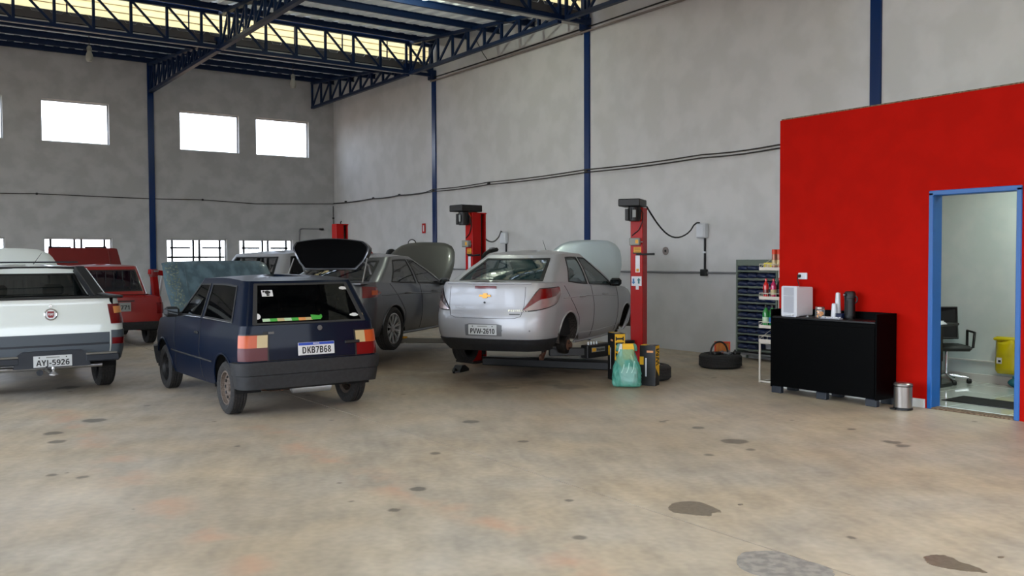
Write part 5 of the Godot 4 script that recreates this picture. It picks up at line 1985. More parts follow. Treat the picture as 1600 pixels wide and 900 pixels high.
	obj("cap", bx(Vector3(0.66, 1.225, 0.02), Vector3(0.14, 0.05, 0.06), 0.01), M.black, t)
	t = thing("corner_pipe", "thin dark drop pipe in the far corner of the hall", "pipe", Vector3(10.93, 2.2, -24.38))
	obj("drop", pipe([Vector3(0, 0.9, 0), Vector3(0, 0.0, 0)], 0.012, 6), M.cable_grey, t)
	obj("end_cap", bx(Vector3(0, 0.55, 0.0), Vector3(0.05, 0.05, 0.05), 0.01), M.cable, t)
	t = thing("wall_plug_hole", "small round plugged hole in the wall right of the stickered lift post", "wall plug", Vector3(10.995, 1.67, -10.95))
	obj("filler_ring", turned(va([0.07, 0, 0.07, 0.004, 0.02, 0.006]), 20, Transform3D(Basis(Vector3(0, 0, 1), PI / 2), Vector3.ZERO)), M.pipe_pale, t)
	obj("plug", turned(va([0.02, 0, 0.02, 0.008, 0, 0.008]), 12, Transform3D(Basis(Vector3(0, 0, 1), PI / 2), Vector3.ZERO)), M.dark_metal, t)
	# outlet on the red wall
	t = thing("wall_outlet", "white wall outlet with black plug on the red wall", "outlet", Vector3(8.752, 1.335, -6.5))
	obj("outlet_plate", bx(Vector3(-0.008, 0, 0), Vector3(0.02, 0.075, 0.12), 0.006), M.socket, t)
	obj("plug", bx(Vector3(-0.03, 0, -0.035), Vector3(0.04, 0.035, 0.035), 0.008), M.black, t)
	obj("cord", pipe([Vector3(-0.04, -0.01, -0.045), Vector3(-0.035, -0.05, -0.05), Vector3(-0.02, -0.14, -0.03), Vector3(-0.015, -0.3, -0.02)], 0.005, 6), M.cable, t)
	# lamps under the roof
	for q in [[Vector3(3.93, 6.0, -21.5), "bare hanging lamp under the roof at upper left, over the end wall"], [Vector3(8.6, 5.92, -21.5), "bare hanging lamp under the roof near the far corner"]]:
		t = thing("hanging_lamp", q[1], "lamp", q[0], 0.0, "unlit hanging lamps")
		obj("cord", pipe([Vector3(0, 0.5, 0), Vector3(0, 0.24, 0)], 0.008, 6), M.cable, t)
		obj("lamp_holder", turned(va([0.0, 0.14, 0.05, 0.14, 0.055, 0.2, 0.03, 0.25, 0, 0.25]), 16), M.grey_box, t)
		obj("bulb", turned(va([0.0, -0.1, 0.05, -0.09, 0.075, -0.03, 0.075, 0.04, 0.045, 0.12, 0.04, 0.14]), 18), M.lamp_off, t)
	t = thing("hanging_lamp", "lit lamp under the roof at the top edge of the view", "lamp", Vector3(7.98, 6.22, -13.85))
	obj("cord", pipe([Vector3(0, 0.12, 0), Vector3(0, 0.06, 0)], 0.008, 6), M.cable, t)
	obj("lamp_holder", turned(va([0.0, 0.02, 0.05, 0.02, 0.05, 0.07, 0, 0.08]), 16), M.grey_box, t)
	obj("bulb", turned(va([0.0, -0.12, 0.05, -0.11, 0.08, -0.05, 0.07, 0.01, 0.04, 0.02]), 18), M.lamp, t)
	var l := OmniLight3D.new()
	l.name = "bulb_light"
	l.position = Vector3(0, -0.2, 0)
	l.light_color = Color(0.95, 1.0, 0.93)
	l.light_energy = 0.6
	l.light_size = 0.06
	l.omni_range = 30.0
	l.omni_attenuation = 2.0
	l.shadow_enabled = true
	t.add_child(l)


func counter_corner() -> void:
	# black cabinet with raised sides and back
	var t := thing("cabinet", "black coffee cabinet on short feet against the red wall", "cabinet", Vector3(8.555, 0, -5.99))
	var wz := 1.34
	var dx := 0.36
	obj("carcass", bx(Vector3(0.005, 0.475, 0), Vector3(dx - 0.02, 0.79, wz - 0.04), 0.003), M.furniture, t)
	for s in [-1.0, 1.0]:
		obj("side_panel", bx(Vector3(0, 0.515, s * (wz / 2 - 0.01)), Vector3(dx, 0.89, 0.02), 0.002), M.furniture, t)
	obj("front_panel", bx(Vector3(-dx / 2 + 0.004, 0.45, 0), Vector3(0.02, 0.73, wz - 0.045), 0.002), M.furniture, t)
	obj("back_panel", bx(Vector3(dx / 2 - 0.01, 0.515, 0), Vector3(0.018, 0.89, wz - 0.045), 0.002), M.furniture, t)
	obj("top", bx(Vector3(-0.012, 0.871, 0), Vector3(dx - 0.022, 0.022, wz - 0.045), 0.003), M.furniture_top, t)
	obj("rail", bx(Vector3(-dx / 2 + 0.006, 0.83, 0), Vector3(0.012, 0.05, wz - 0.045), 0.002), M.furniture, t)
	for z in [-0.6, 0.0, 0.6]:
		for x in [-0.14, 0.14]:
			a_foot(t, Vector3(x, 0.04, z))
	# things on it
	var top := 0.882
	t = thing("water_purifier", "white and silver water purifier with rounded edges on the black cabinet", "water purifier", Vector3(8.555, top, -6.43))
	var a := Acc.new()
	a.box(Vector3(0.02, 0.17, 0), Vector3(0.27, 0.325, 0.20), 0.012)
	obj("body", a, M.white_plastic, t)
	var poly := PackedVector2Array()
	for q in [[0.085, 0.33, 0], [-0.085, 0.33, 1], [-0.085, 0.02, 2], [0.085, 0.02, 3]]:
		for k in 5:
			var an: float = q[2] * PI / 2 + k * PI / 8
			poly.append(Vector2(q[0] + 0.02 * cos(an), q[1] - (0.0 if q[1] > 0.1 else 0.0) + 0.02 * sin(an) - (0.0 if q[1] < 0.1 else 0.005)))
	a = Acc.new()
	a.slab(poly, 0.05, Transform3D(Basis(Vector3(0, 0, 1), Vector3.UP, Vector3(-1, 0, 0)), Vector3(-0.125, 0.0, 0)))
	obj("front_frame", a, M.white_plastic, t)
	obj("control_panel", bx(Vector3(-0.151, 0.285, -0.005), Vector3(0.006, 0.09, 0.14), 0.003), M.grey_plastic, t)
	obj("dispensing_recess", bx(Vector3(-0.151, 0.14, -0.005), Vector3(0.004, 0.19, 0.14), 0.002), M.grey_plastic, t)
	obj("drip_tray", bx(Vector3(-0.165, 0.02, -0.005), Vector3(0.04, 0.02, 0.15), 0.006), M.white_plastic, t)
	t = thing("sweets_jar", "glass jar of yellow sweets with a steel lid on the black cabinet", "jar", Vector3(8.50, top, -6.09))
	obj("glass_body", turned(va([0, 0, 0.046, 0, 0.052, 0.01, 0.052, 0.085, 0.044, 0.098]), 28), M.jar_glass, t)
	obj("lid", turned(va([0, 0.098, 0.047, 0.098, 0.05, 0.1, 0.05, 0.118, 0.045, 0.123, 0, 0.123]), 28), M.steel_bright, t)
	a = Acc.new()
	var g := RandomNumberGenerator.new()
	g.seed = 5
	for i in 22:
		var an := g.randf() * TAU
		var r := sqrt(g.randf()) * 0.032
		a.box(Vector3(cos(an) * r, 0.014 + 0.062 * i / 22.0, sin(an) * r), Vector3(0.022, 0.013, 0.02), 0.006, Basis(Vector3(g.randf(), g.randf(), 1).normalized(), g.randf() * 3))
	var sw := obj("sweets", a, M.sweet, t)
	sw.set_meta("kind", "stuff")
	for q in [[Vector3(8.63, top, -5.955), 0.285, "taller stack of white plastic cups beside the thermos"], [Vector3(8.57, top, -5.96), 0.165, "shorter stack of white plastic cups in front of the taller one"]]:
		t = thing("cup_stack", q[2], "cups", q[0], 0.0, "white cup stacks on the cabinet")
		a = Acc.new()
		var pr := [Vector2(0.036, 0), Vector2(0.038, 0.004)]
		var n := int(q[1] / 0.012)
		for i in n:
			var f := float(i) / n
			pr.append(Vector2(0.037 - 0.012 * f, 0.004 + f * q[1] * 0.93))
			pr.append(Vector2(0.0355 - 0.012 * f, 0.009 + f * q[1] * 0.93))
		pr.append(Vector2(0.022, q[1] * 0.97))
		pr.append(Vector2(0.0, q[1]))
		a.lathe(pr, 20)
		obj("nested_cups", a, M.white_plastic, t)
	t = thing("cup_holder", "small dark blue holder between the white cups and the thermos", "holder", Vector3(8.56, top, -5.88))
	obj("block", bx(Vector3(0, 0.025, 0), Vector3(0.06, 0.05, 0.07), 0.006), M.bin_blue, t)
	obj("rim", bx(Vector3(0, 0.053, 0), Vector3(0.066, 0.008, 0.076), 0.003), M.bin_blue, t)
	t = thing("thermos", "tall black pump thermos at the right of the white cups", "thermos", Vector3(8.62, top, -5.80))
	obj("body", turned(va([0, 0, 0.056, 0, 0.06, 0.01, 0.06, 0.03, 0.056, 0.035, 0.056, 0.22, 0.06, 0.225, 0.06, 0.24]), 32), M.black, t)
	obj("steel_band", bx(Vector3(-0.055, 0.125, 0.006), Vector3(0.006, 0.16, 0.02), 0.002), M.dark_metal, t)
	obj("pump_head", turned(va([0.06, 0.24, 0.062, 0.27, 0.05, 0.295, 0.035, 0.3, 0, 0.302]), 28), M.black, t)
	obj("spout", bx(Vector3(-0.065, 0.262, -0.01), Vector3(0.05, 0.03, 0.03), 0.008), M.black, t)
	obj("button", bx(Vector3(-0.088, 0.262, -0.012), Vector3(0.006, 0.014, 0.012), 0.002), M.socket, t)
	obj("carry_handle", pipe([Vector3(0.01, 0.25, 0.06), Vector3(0.01, 0.23, 0.085), Vector3(0.01, 0.19, 0.08), Vector3(0.01, 0.17, 0.058)], 0.008, 8), M.black, t)
	t = thing("spoon_tray", "small pale tray of spoons and sachets before the thermos", "tray", Vector3(8.44, top, -5.90))
	obj("tray_base", bx(Vector3(0, 0.006, 0), Vector3(0.07, 0.012, 0.24), 0.004), M.grey_plastic, t)
	for i in 8:
		obj("sachet", bx(Vector3(g.randf_range(-0.02, 0.02), 0.018, -0.1 + i * 0.027), Vector3(0.04, 0.012, 0.02), 0.003, Basis(Vector3.UP, g.randf() * 2)), M.white_plastic, t)
	t = thing("bottle_cap", "tiny pale cap lying beside the sweets jar", "cap", Vector3(8.50, top, -6.25))
	obj("cap_shell", turned(va([0, 0.016, 0.008, 0.016, 0.012, 0.012, 0.012, 0.0]), 16), M.plate_strip, t)
	obj("cap_grip", turned(va([0.0125, 0.002, 0.0132, 0.006, 0.0125, 0.01]), 16), M.plate_strip, t)
	# pedal bin
	t = thing("pedal_bin", "small stainless steel pedal bin beside the black cabinet", "bin", Vector3(8.50, 0, -5.10))
	obj("steel_body", turned(va([0.088, 0.02, 0.088, 0.235, 0.092, 0.24]), 36), M.steel_bright, t)
	obj("plastic_base", turned(va([0, 0, 0.094, 0, 0.094, 0.02, 0.088, 0.024]), 36), M.black, t)
	obj("lid", turned(va([0.092, 0.24, 0.092, 0.262, 0.08, 0.272, 0, 0.276]), 36), M.steel_bright, t)
	obj("lid_ring", turned(va([0.0925, 0.236, 0.094, 0.24, 0.0925, 0.246]), 36), M.dark_metal, t)
	obj("pedal", bx(Vector3(-0.10, 0.014, -0.045), Vector3(0.05, 0.012, 0.05), 0.004), M.black, t)
	obj("lid_hinge", bx(Vector3(0.03, 0.25, -0.093), Vector3(0.05, 0.03, 0.02), 0.005), M.black, t)


func a_foot(t: Node3D, at: Vector3) -> void:
	obj("foot", bx(at, Vector3(0.06, 0.08, 0.13), 0.006), M.plastic_blue, t)


func wire_basket(t: Node3D, y: float, w: float, d: float, h: float) -> void:
	var a := Acc.new()
	for q in [0.0, h]:
		var r: float = 0.004
		a.tube([Vector3(-w, y + q, -d), Vector3(w, y + q, -d), Vector3(w, y + q, d), Vector3(-w, y + q, d), Vector3(-w, y + q, -d)], r, 6)
	for i in 7:
		var f := -1.0 + i / 3.0
		a.tube([Vector3(-w, y + h, f * d), Vector3(-w, y, f * d), Vector3(w, y, f * d), Vector3(w, y + h, f * d)], 0.0025, 5)
	for i in 5:
		var f := -1.0 + i / 2.0
		a.tube([Vector3(f * w, y, -d), Vector3(f * w, y, d)], 0.0025, 5)
	a.tube([Vector3(-w, y + 0.03, -d), Vector3(w, y + 0.19, -d)], 0.004, 6)
	a.tube([Vector3(-w, y + 0.03, d), Vector3(w, y + 0.19, d)], 0.004, 6)
	a.box(Vector3(-w - 0.004, y + 0.018, 0), Vector3(0.004, 0.036, d * 2), 0.001)
	obj("wire_basket", a, M.wire_white, t)


func bottle(called: String, label: String, at: Vector3, m: Material, cap: Material, h: float, r: float, band: Material) -> void:
	var t := thing(called, label, "bottle", at)
	obj("bottle_body", turned(va([0, 0, r * 0.9, 0, r, 0.008, r, h * 0.62, r * 0.8, h * 0.74, r * 0.36, h * 0.84, r * 0.34, h * 0.9]), 20), m, t)
	obj("cap", turned(va([r * 0.4, h * 0.88, r * 0.42, h * 0.97, r * 0.3, h, 0, h]), 16), cap, t)
	obj("label_band", turned(va([r * 1.01, h * 0.2, r * 1.015, h * 0.45, r * 1.0, h * 0.46]), 20), band, t)


func shelves() -> void:
	# metal rack of blue bins against the long wall
	var t := thing("bin_rack", "grey-green steel rack of blue bins against the long wall", "rack", Vector3(10.86, 0, -8.8))
	for z in [-0.37, 0.37]:
		for x in [-0.12, 0.11]:
			obj("upright", bx(Vector3(x, 0.76, z), Vector3(0.03, 1.52, 0.03), 0.002), M.rack, t)
	for s in [-0.375]:
		obj("side_sheet", bx(Vector3(0, 0.8, s), Vector3(0.24, 1.42, 0.008)), M.rack, t)
	var ord := ["top", "second", "third", "fourth", "fifth", "sixth", "seventh", "eighth", "ninth", "tenth", "bottom"]
	var col := ["leftmost", "second", "third", "fourth"]
	obj("head_strip", bx(Vector3(-0.125, 1.475, 0), Vector3(0.012, 0.09, 0.76), 0.002), M.rack, t)
	for i in 11:
		var y := 1.345 - i * 0.119
		obj("shelf_board", bx(Vector3(0, y, 0), Vector3(0.25, 0.012, 0.75), 0.002), M.rack, t)
		obj("shelf_lip", bx(Vector3(-0.128, y + 0.002, 0), Vector3(0.008, 0.026, 0.76), 0.002), M.rack, t)
		var n := 4 if i < 10 else 2
		for k in n:
			var b := thing("parts_bin", "dark blue plastic parts bin, " + col[k] + " on the " + ord[i] + " shelf of the grey-green rack", "bin", Vector3(10.86, y + 0.0075, -8.8 - 0.265 + k * 0.172), 0.0, "blue bins on the grey-green rack")
			var a := Acc.new()
			a.box(Vector3(0.01, 0.006, 0), Vector3(0.19, 0.012, 0.155), 0.004)
			for s in [-1.0, 1.0]:
				a.box(Vector3(0.01, 0.043, s * 0.076), Vector3(0.19, 0.078, 0.006), 0.002)
			a.box(Vector3(0.10, 0.043, 0), Vector3(0.006, 0.078, 0.155), 0.002)
			obj("tub", a, M.bin_blue, b)
			a = Acc.new()
			a.tube([Vector3(-0.10, 0.034, -0.074), Vector3(-0.115, 0.04, -0.045), Vector3(-0.12, 0.042, 0), Vector3(-0.115, 0.04, 0.045), Vector3(-0.10, 0.034, 0.074)], [0.03, 0.038, 0.04, 0.038, 0.03], 10)
			a.box(Vector3(-0.088, 0.042, 0), Vector3(0.008, 0.074, 0.15), 0.003)
			obj("front_lip", a, M.bin_blue, b)
	obj("foot", bx(Vector3(-0.13, 0.03, -0.36), Vector3(0.09, 0.02, 0.07), 0.004), M.rack, t)
	obj("low_tray", bx(Vector3(-0.02, 0.09, 0), Vector3(0.2, 0.03, 0.7), 0.004), M.conduit, t)
	# white wire display stand beside the red wall's end
	var c := Vector3(9.12, 0, -7.10)
	t = thing("display_stand", "white wire display stand tucked behind the end of the red wall", "display stand", c)
	for q in [[-0.17, -0.18], [-0.17, 0.18], [0.17, -0.18], [0.17, 0.18]]:
		obj("leg", pipe([Vector3(q[0], 0, q[1]), Vector3(q[0], 0.5, q[1])], 0.013, 8), M.wire_white, t)
	for y in [0.015, 0.495]:
		obj("frame_rail", pipe([Vector3(-0.17, y, -0.18), Vector3(-0.17, y, 0.18), Vector3(0.17, y, 0.18), Vector3(0.17, y, -0.18), Vector3(-0.17, y, -0.18)], 0.012, 8), M.wire_white, t)
	for z in [-0.16, 0.16]:
		obj("mast", pipe([Vector3(0.17, 0.5, z), Vector3(0.17, 1.62, z)], 0.01, 8), M.wire_white, t)
	for y in [0.505, 0.68, 1.035, 1.395]:
		wire_basket(t, y, 0.175, 0.19, 0.075)
	for q in [["yellow carton lying at the left of the top wire basket", Vector3(9.06, 1.40, -7.20), Vector3(0.14, 0.085, 0.12)], ["yellow carton in the second wire basket near the red wall", Vector3(9.20, 1.04, -6.98), Vector3(0.12, 0.17, 0.07)], ["yellow carton behind the spray cans in the top basket", Vector3(9.20, 1.40, -7.08), Vector3(0.1, 0.10, 0.1)]]:
		t = thing("carton", q[0], "carton", q[1], 0.0, "yellow cartons on the wire stand")
		var s: Vector3 = q[2]
		obj("card_body", bx(Vector3(0, s.y / 2, 0), s, 0.002), M.bag_yellow, t)
		obj("flap", bx(Vector3(0, s.y + 0.002, 0), Vector3(s.x * 0.96, 0.003, s.z * 0.48), 0.0), M.yellow, t)
		obj("label_patch", bx(Vector3(-s.x / 2 - 0.001, s.y * 0.5, 0), Vector3(0.002, s.y * 0.4, s.z * 0.6)), M.pale_lens, t)
	var k := 0
	for z in [-7.12, -7.045, -6.98]:
		t = thing("spray_can", ["orange-capped spray can, leftmost in the top wire basket", "orange-capped spray can, in the middle of the top wire basket", "orange-capped spray can in the top basket nearest the red wall"][k], "spray can", Vector3(9.02, 1.40, z), 0.0, "spray cans in the top wire basket")
		obj("can_body", turned(va([0, 0, 0.03, 0, 0.032, 0.006, 0.032, 0.185, 0.026, 0.197]), 20), M.can_steel, t)
		obj("cap", turned(va([0.028, 0.19, 0.031, 0.192, 0.031, 0.245, 0.027, 0.25, 0, 0.25]), 20), M.orange, t)
		obj("label_band", turned(va([0.0325, 0.05, 0.0327, 0.12, 0.0325, 0.121]), 20), M.pale_lens, t)
		k += 1
	bottle("fluid_bottle", "red fluid bottle at the left of the second wire basket", Vector3(9.0, 1.04, -7.23), M.bottle_red, M.bottle_red, 0.25, 0.036, M.red_lens)
	bottle("fluid_bottle", "pink fluid bottle right of the red one in the wire basket", Vector3(9.03, 1.04, -7.14), M.bottle_pink, M.bottle_red, 0.25, 0.036, M.pale_lens)
	bottle("fluid_bottle", "dark bottle with red cap behind the pink one in the wire basket", Vector3(9.12, 1.04, -7.12), M.dark_metal, M.bottle_red, 0.26, 0.036, M.conduit)
	k = 0
	for q in [Vector3(8.99, 0.685, -7.22), Vector3(8.99, 0.685, -7.12), Vector3(9.08, 0.685, -7.20), Vector3(9.08, 0.685, -7.03)]:
		bottle("coolant_bottle", ["front left green coolant bottle in the basket beside the black cabinet", "green coolant bottle nearest the black cabinet's corner", "rear left green coolant bottle in the low wire basket", "rear right green coolant bottle in the low wire basket"][k], q, M.bottle_green, M.black, 0.28, 0.043, M.pale_green if k % 2 == 0 else M.label_blue)
		k += 1


func office() -> void:
	var t := thing("desk", "black office desk with a panel leg, seen through the blue doorway", "desk", Vector3(10.06, 0.02, -5.62))
	obj("desk_top", bx(Vector3(0.02, 0.735, -0.44), Vector3(0.68, 0.03, 1.02), 0.004), M.desk, t)
	obj("leg_panel", bx(Vector3(0.0, 0.37, 0.0), Vector3(0.14, 0.70, 0.045), 0.004), M.desk, t)
	obj("foot_bar", bx(Vector3(0.03, 0.02, 0.0), Vector3(0.56, 0.04, 0.06), 0.008), M.desk, t)
	obj("leg_panel", bx(Vector3(0.0, 0.37, -0.86), Vector3(0.14, 0.70, 0.045), 0.004), M.desk, t)
	obj("modesty_panel", bx(Vector3(0.16, 0.5, -0.43), Vector3(0.018, 0.4, 0.82), 0.002), M.desk, t)
	t = thing("paper", "stack of white paper on the black office desk", "paper", Vector3(9.98, 0.77, -5.66))
	for i in 3:
		obj("sheet", bx(Vector3(0.01 * i, 0.012 * i + 0.006, -0.02 * i), Vector3(0.21, 0.011, 0.29), 0.001, Basis(Vector3.UP, 0.1 * i)), M.paper, t)
	t = thing("office_chair", "black mesh-backed office chair behind the desk in the office", "chair", Vector3(10.60, 0.02, -5.80), deg_to_rad(-42))
	t.scale = Vector3.ONE * 0.94
	var a := Acc.new()
	for i in 5:
		var an := TAU * i / 5 + 0.3
		a.tube([Vector3(0, 0.11, 0), Vector3(cos(an) * 0.26, 0.075, sin(an) * 0.26)], [0.025, 0.016], 8)
	obj("star_base", a, M.chrome, t)
	for i in 5:
		var an := TAU * i / 5 + 0.3
		obj("castor", turned(va([0, -0.022, 0.03, -0.022, 0.032, 0, 0.03, 0.022, 0, 0.022]), 16, Transform3D(Basis(Vector3(0, 0, 1), PI / 2), Vector3(cos(an) * 0.265, 0.032, sin(an) * 0.265))), M.black, t)
	obj("gas_lift", pipe([Vector3(0, 0.1, 0), Vector3(0, 0.42, 0)], 0.024, 12), M.chrome, t)
	obj("seat", bx(Vector3(0, 0.46, 0), Vector3(0.48, 0.07, 0.46), 0.03), M.black, t)
	var rows := []
	for i in 9:
		var row := PackedVector3Array()
		for j in 9:
			var u := -1.0 + j / 4.0
			row.append(Vector3(u * 0.21, 0.56 + 0.40 * i / 8.0, -0.24 - 0.05 * i / 8.0 + 0.03 * u * u))
		rows.append(row)
	a = Acc.new()
	a.grid(rows)
	obj("mesh_back", a, M.mesh_black, t)
	a = Acc.new()
	var fr := []
	for q in [[0, 0], [8, 0], [8, 8], [0, 8], [0, 0]]:
		fr.append(rows[q[0]][q[1]])
	a.tube(fr, 0.016, 8)
	a.tube([Vector3(0, 0.44, -0.1), Vector3(0, 0.46, -0.25), Vector3(0, 0.62, -0.27)], 0.022, 8)
	a.tube([Vector3(-0.12, 0.62, -0.265), Vector3(-0.12, 0.72, -0.27), Vector3(0.12, 0.72, -0.27), Vector3(0.12, 0.62, -0.265), Vector3(-0.12, 0.62, -0.265)], 0.012, 8)
	obj("back_frame", a, M.black, t)
	for s in [-1.0, 1.0]:
		a = Acc.new()
		a.tube([Vector3(s * 0.2, 0.45, 0.1), Vector3(s * 0.28, 0.47, 0.12), Vector3(s * 0.29, 0.66, 0.14), Vector3(s * 0.29, 0.67, -0.1), Vector3(s * 0.28, 0.47, -0.08), Vector3(s * 0.2, 0.45, -0.08)], 0.017, 8)
		obj("armrest", a, M.black, t)
	t = thing("hanging_bag", "yellow bag hanging on the white office wall, right of the chair", "bag", Vector3(10.93, 0.16, -5.22))
	rows = []
	for i in 13:
		var f := i / 12.0
		var row := PackedVector3Array()
		for j in 17:
			var an := TAU * j / 16
			var w := 0.145 * (1.0 - 0.10 * f) * (0.85 if f < 0.01 else 1.0)
			var d := (0.05 + 0.03 * sin(f * 2.4)) * (0.4 if f < 0.01 or f > 0.98 else 1.0)
			row.append(Vector3(-0.03 + cos(an) * d * (1.0 + 0.12 * sin(f * 9 + j)), f * 0.42 + (0.02 * sin(an * 3) if f > 0.9 else 0.0), sin(an) * w * (1.0 + 0.03 * sin(f * 14.0 + j * 2.0))))
		rows.append(row)
	a = Acc.new()
	a.grid(rows, Vector3(-0.03, 0.2, 0))
	obj("bag_skin", a, M.bag_yellow, t)
	obj("white_print", bx(Vector3(-0.115, 0.16, -0.06), Vector3(0.003, 0.07, 0.06), 0.0), M.white_print, t)
	obj("black_print", bx(Vector3(-0.118, 0.155, -0.055), Vector3(0.002, 0.025, 0.03), 0.0), M.black_print, t)
	obj("rolled_rim", pipe([Vector3(-0.07, 0.41, -0.135), Vector3(-0.085, 0.415, 0), Vector3(-0.07, 0.41, 0.135), Vector3(-0.01, 0.42, 0.14), Vector3(-0.01, 0.42, -0.14), Vector3(-0.07, 0.41, -0.135)], 0.018, 8), M.bag_yellow, t)
	t = thing("cloth_bundle", "dark green bundle on the office floor under the yellow bag", "bundle", Vector3(10.85, 0.02, -5.12))
	a = Acc.new()
	var pr := []
	for i in 8:
		var f := i / 7.0
		pr.append(Vector2(0.07 * sin(f * PI * 0.9 + 0.25), f * 0.11))
	pr.append(Vector2(0, 0.112))
	a.lathe(pr, 18)
	obj("folds", a, M.label_teal, t)
	obj("knot", turned(va([0.02, 0.105, 0.025, 0.12, 0.01, 0.135, 0, 0.136]), 12), M.label_teal, t)
	t = thing("door_mat", "dark grey rubber mat on the tiles inside the office door", "mat", Vector3(9.47, 0.021, -4.74), 0.0)
	obj("mat_body", bx(Vector3(0, 0.005, 0), Vector3(0.42, 0.01, 0.72), 0.003), M.mat_dark, t)
	for s in [-1.0, 1.0]:
		obj("mat_edge", bx(Vector3(s * 0.215, 0.004, 0), Vector3(0.02, 0.008, 0.74), 0.002), M.black, t)
	t = thing("ceiling_panel", "white square light panel on the office ceiling, above the doorway view", "lamp", Vector3(9.95, 2.84, -4.6))
	obj("panel_frame", bx(Vector3.ZERO, Vector3(0.62, 0.02, 0.62), 0.004), M.white_paint, t)
	obj("light_diffuser", bx(Vector3(0, -0.012, 0), Vector3(0.58, 0.006, 0.58)), M.lamp, t)
	var l := AreaLight3D.new()
	l.name = "panel_light"
	l.position = Vector3(0, -0.03, 0)
	l.rotation.x = -PI / 2
	l.area_size = Vector2(0.56, 0.56)
	l.area_range = 20.0
	l.light_color = Color(0.93, 1.0, 0.96)
	l.light_energy = 0.9
	l.shadow_enabled = true
	t.add_child(l)


func tall_carton(label: String, at: Vector3, turn: float, s: Vector3, word: String) -> void:
	var t := thing("carton", label, "carton", at, turn, "black and yellow parts cartons by the lift")
	obj("card_body", bx(Vector3(0, s.y / 2, 0), s, 0.002), M.box_black, t)
	obj("yellow_side", bx(Vector3(s.x / 2 + 0.0005, s.y * 0.6, 0.0), Vector3(0.002, s.y * 0.78, s.z * 0.96), 0.0), M.yellow, t)
	var a := Acc.new()
	a.slab(vv([-s.z * 0.48, s.y * 0.21, s.z * 0.48, s.y * 0.21, -s.z * 0.48, s.y * 0.45]), 0.002, Transform3D(Basis(Vector3(0, 0, -1), Vector3.UP, Vector3(1, 0, 0)), Vector3(s.x / 2 + 0.0018, 0, 0)))
	obj("black_wedge", a, M.box_black, t)
	lettering(word, s.z * 0.78, M.black_print, t, Transform3D(Basis(Vector3(0, 1, 0), Vector3(0, 0, 1), Vector3(1, 0, 0)), Vector3(s.x / 2 + 0.003, s.y * 0.72, 0)), s.y * 0.42)
	obj("white_line", bx(Vector3(-0.02, s.y * 0.46, s.z / 2 + 0.001), Vector3(0.018, s.y * 0.46, 0.002)), M.socket, t)
	obj("printed_bar", bx(Vector3(0.03, s.y * 0.85, s.z / 2 + 0.001), Vector3(0.08, 0.025, 0.002)), M.amber_pale, t)
	obj("yellow_corner", bx(Vector3(-0.075, s.y * 0.62, s.z / 2 + 0.001), Vector3(0.05, s.y * 0.2, 0.002)), M.yellow, t)
	obj("top_label", bx(Vector3(0, s.y + 0.001, 0), Vector3(s.x * 0.5, 0.002, s.z * 0.4)), M.plate_strip, t)
	obj("tape", bx(Vector3(-s.x * 0.28, s.y + 0.001, 0), Vector3(s.x * 0.35, 0.002, s.z * 0.9)), M.yellow, t)


func loose_tyre(label: String, at: Vector3, r: float, w: float, rr: float) -> Node3D:
	var t := thing("tyre", label, "tyre", at)
	var a := Acc.new()
	var h := w / 2
	var pr := [Vector2(rr, -h * 0.8), Vector2(rr + 0.02, -h * 0.97), Vector2((rr + r) / 2, -h), Vector2(r - 0.03, -h * 0.92), Vector2(r - 0.006, -h * 0.7)]
	for k in 4:
		var y0 := -h * 0.7 + k * h * 0.35
		pr.append_array([Vector2(r, y0 + 0.003), Vector2(r, y0 + h * 0.29), Vector2(r - 0.008, y0 + h * 0.29), Vector2(r - 0.008, y0 + h * 0.35)])
	pr.append_array([Vector2(r - 0.006, h * 0.7), Vector2(r - 0.03, h * 0.92), Vector2((rr + r) / 2, h), Vector2(rr + 0.02, h * 0.97), Vector2(rr, h * 0.8)])
	a.lathe(pr, 40, Transform3D(Basis(), Vector3(0, h, 0)))
	obj("tread_and_walls", a, M.tyre, t)
	a = Acc.new()
	a.lathe(va([rr, h * 0.2, rr - 0.02, h * 0.5, rr - 0.03, h * 1.2, rr - 0.005, h * 1.7, rr + 0.006, h * 1.82, rr - 0.015, h * 1.84, rr - 0.04, h * 1.3, rr * 0.4, h * 1.45, rr * 0.36, h * 1.3, 0, h * 1.3]), 32)
	obj("rim", a, M.dark_metal, t)
	return t


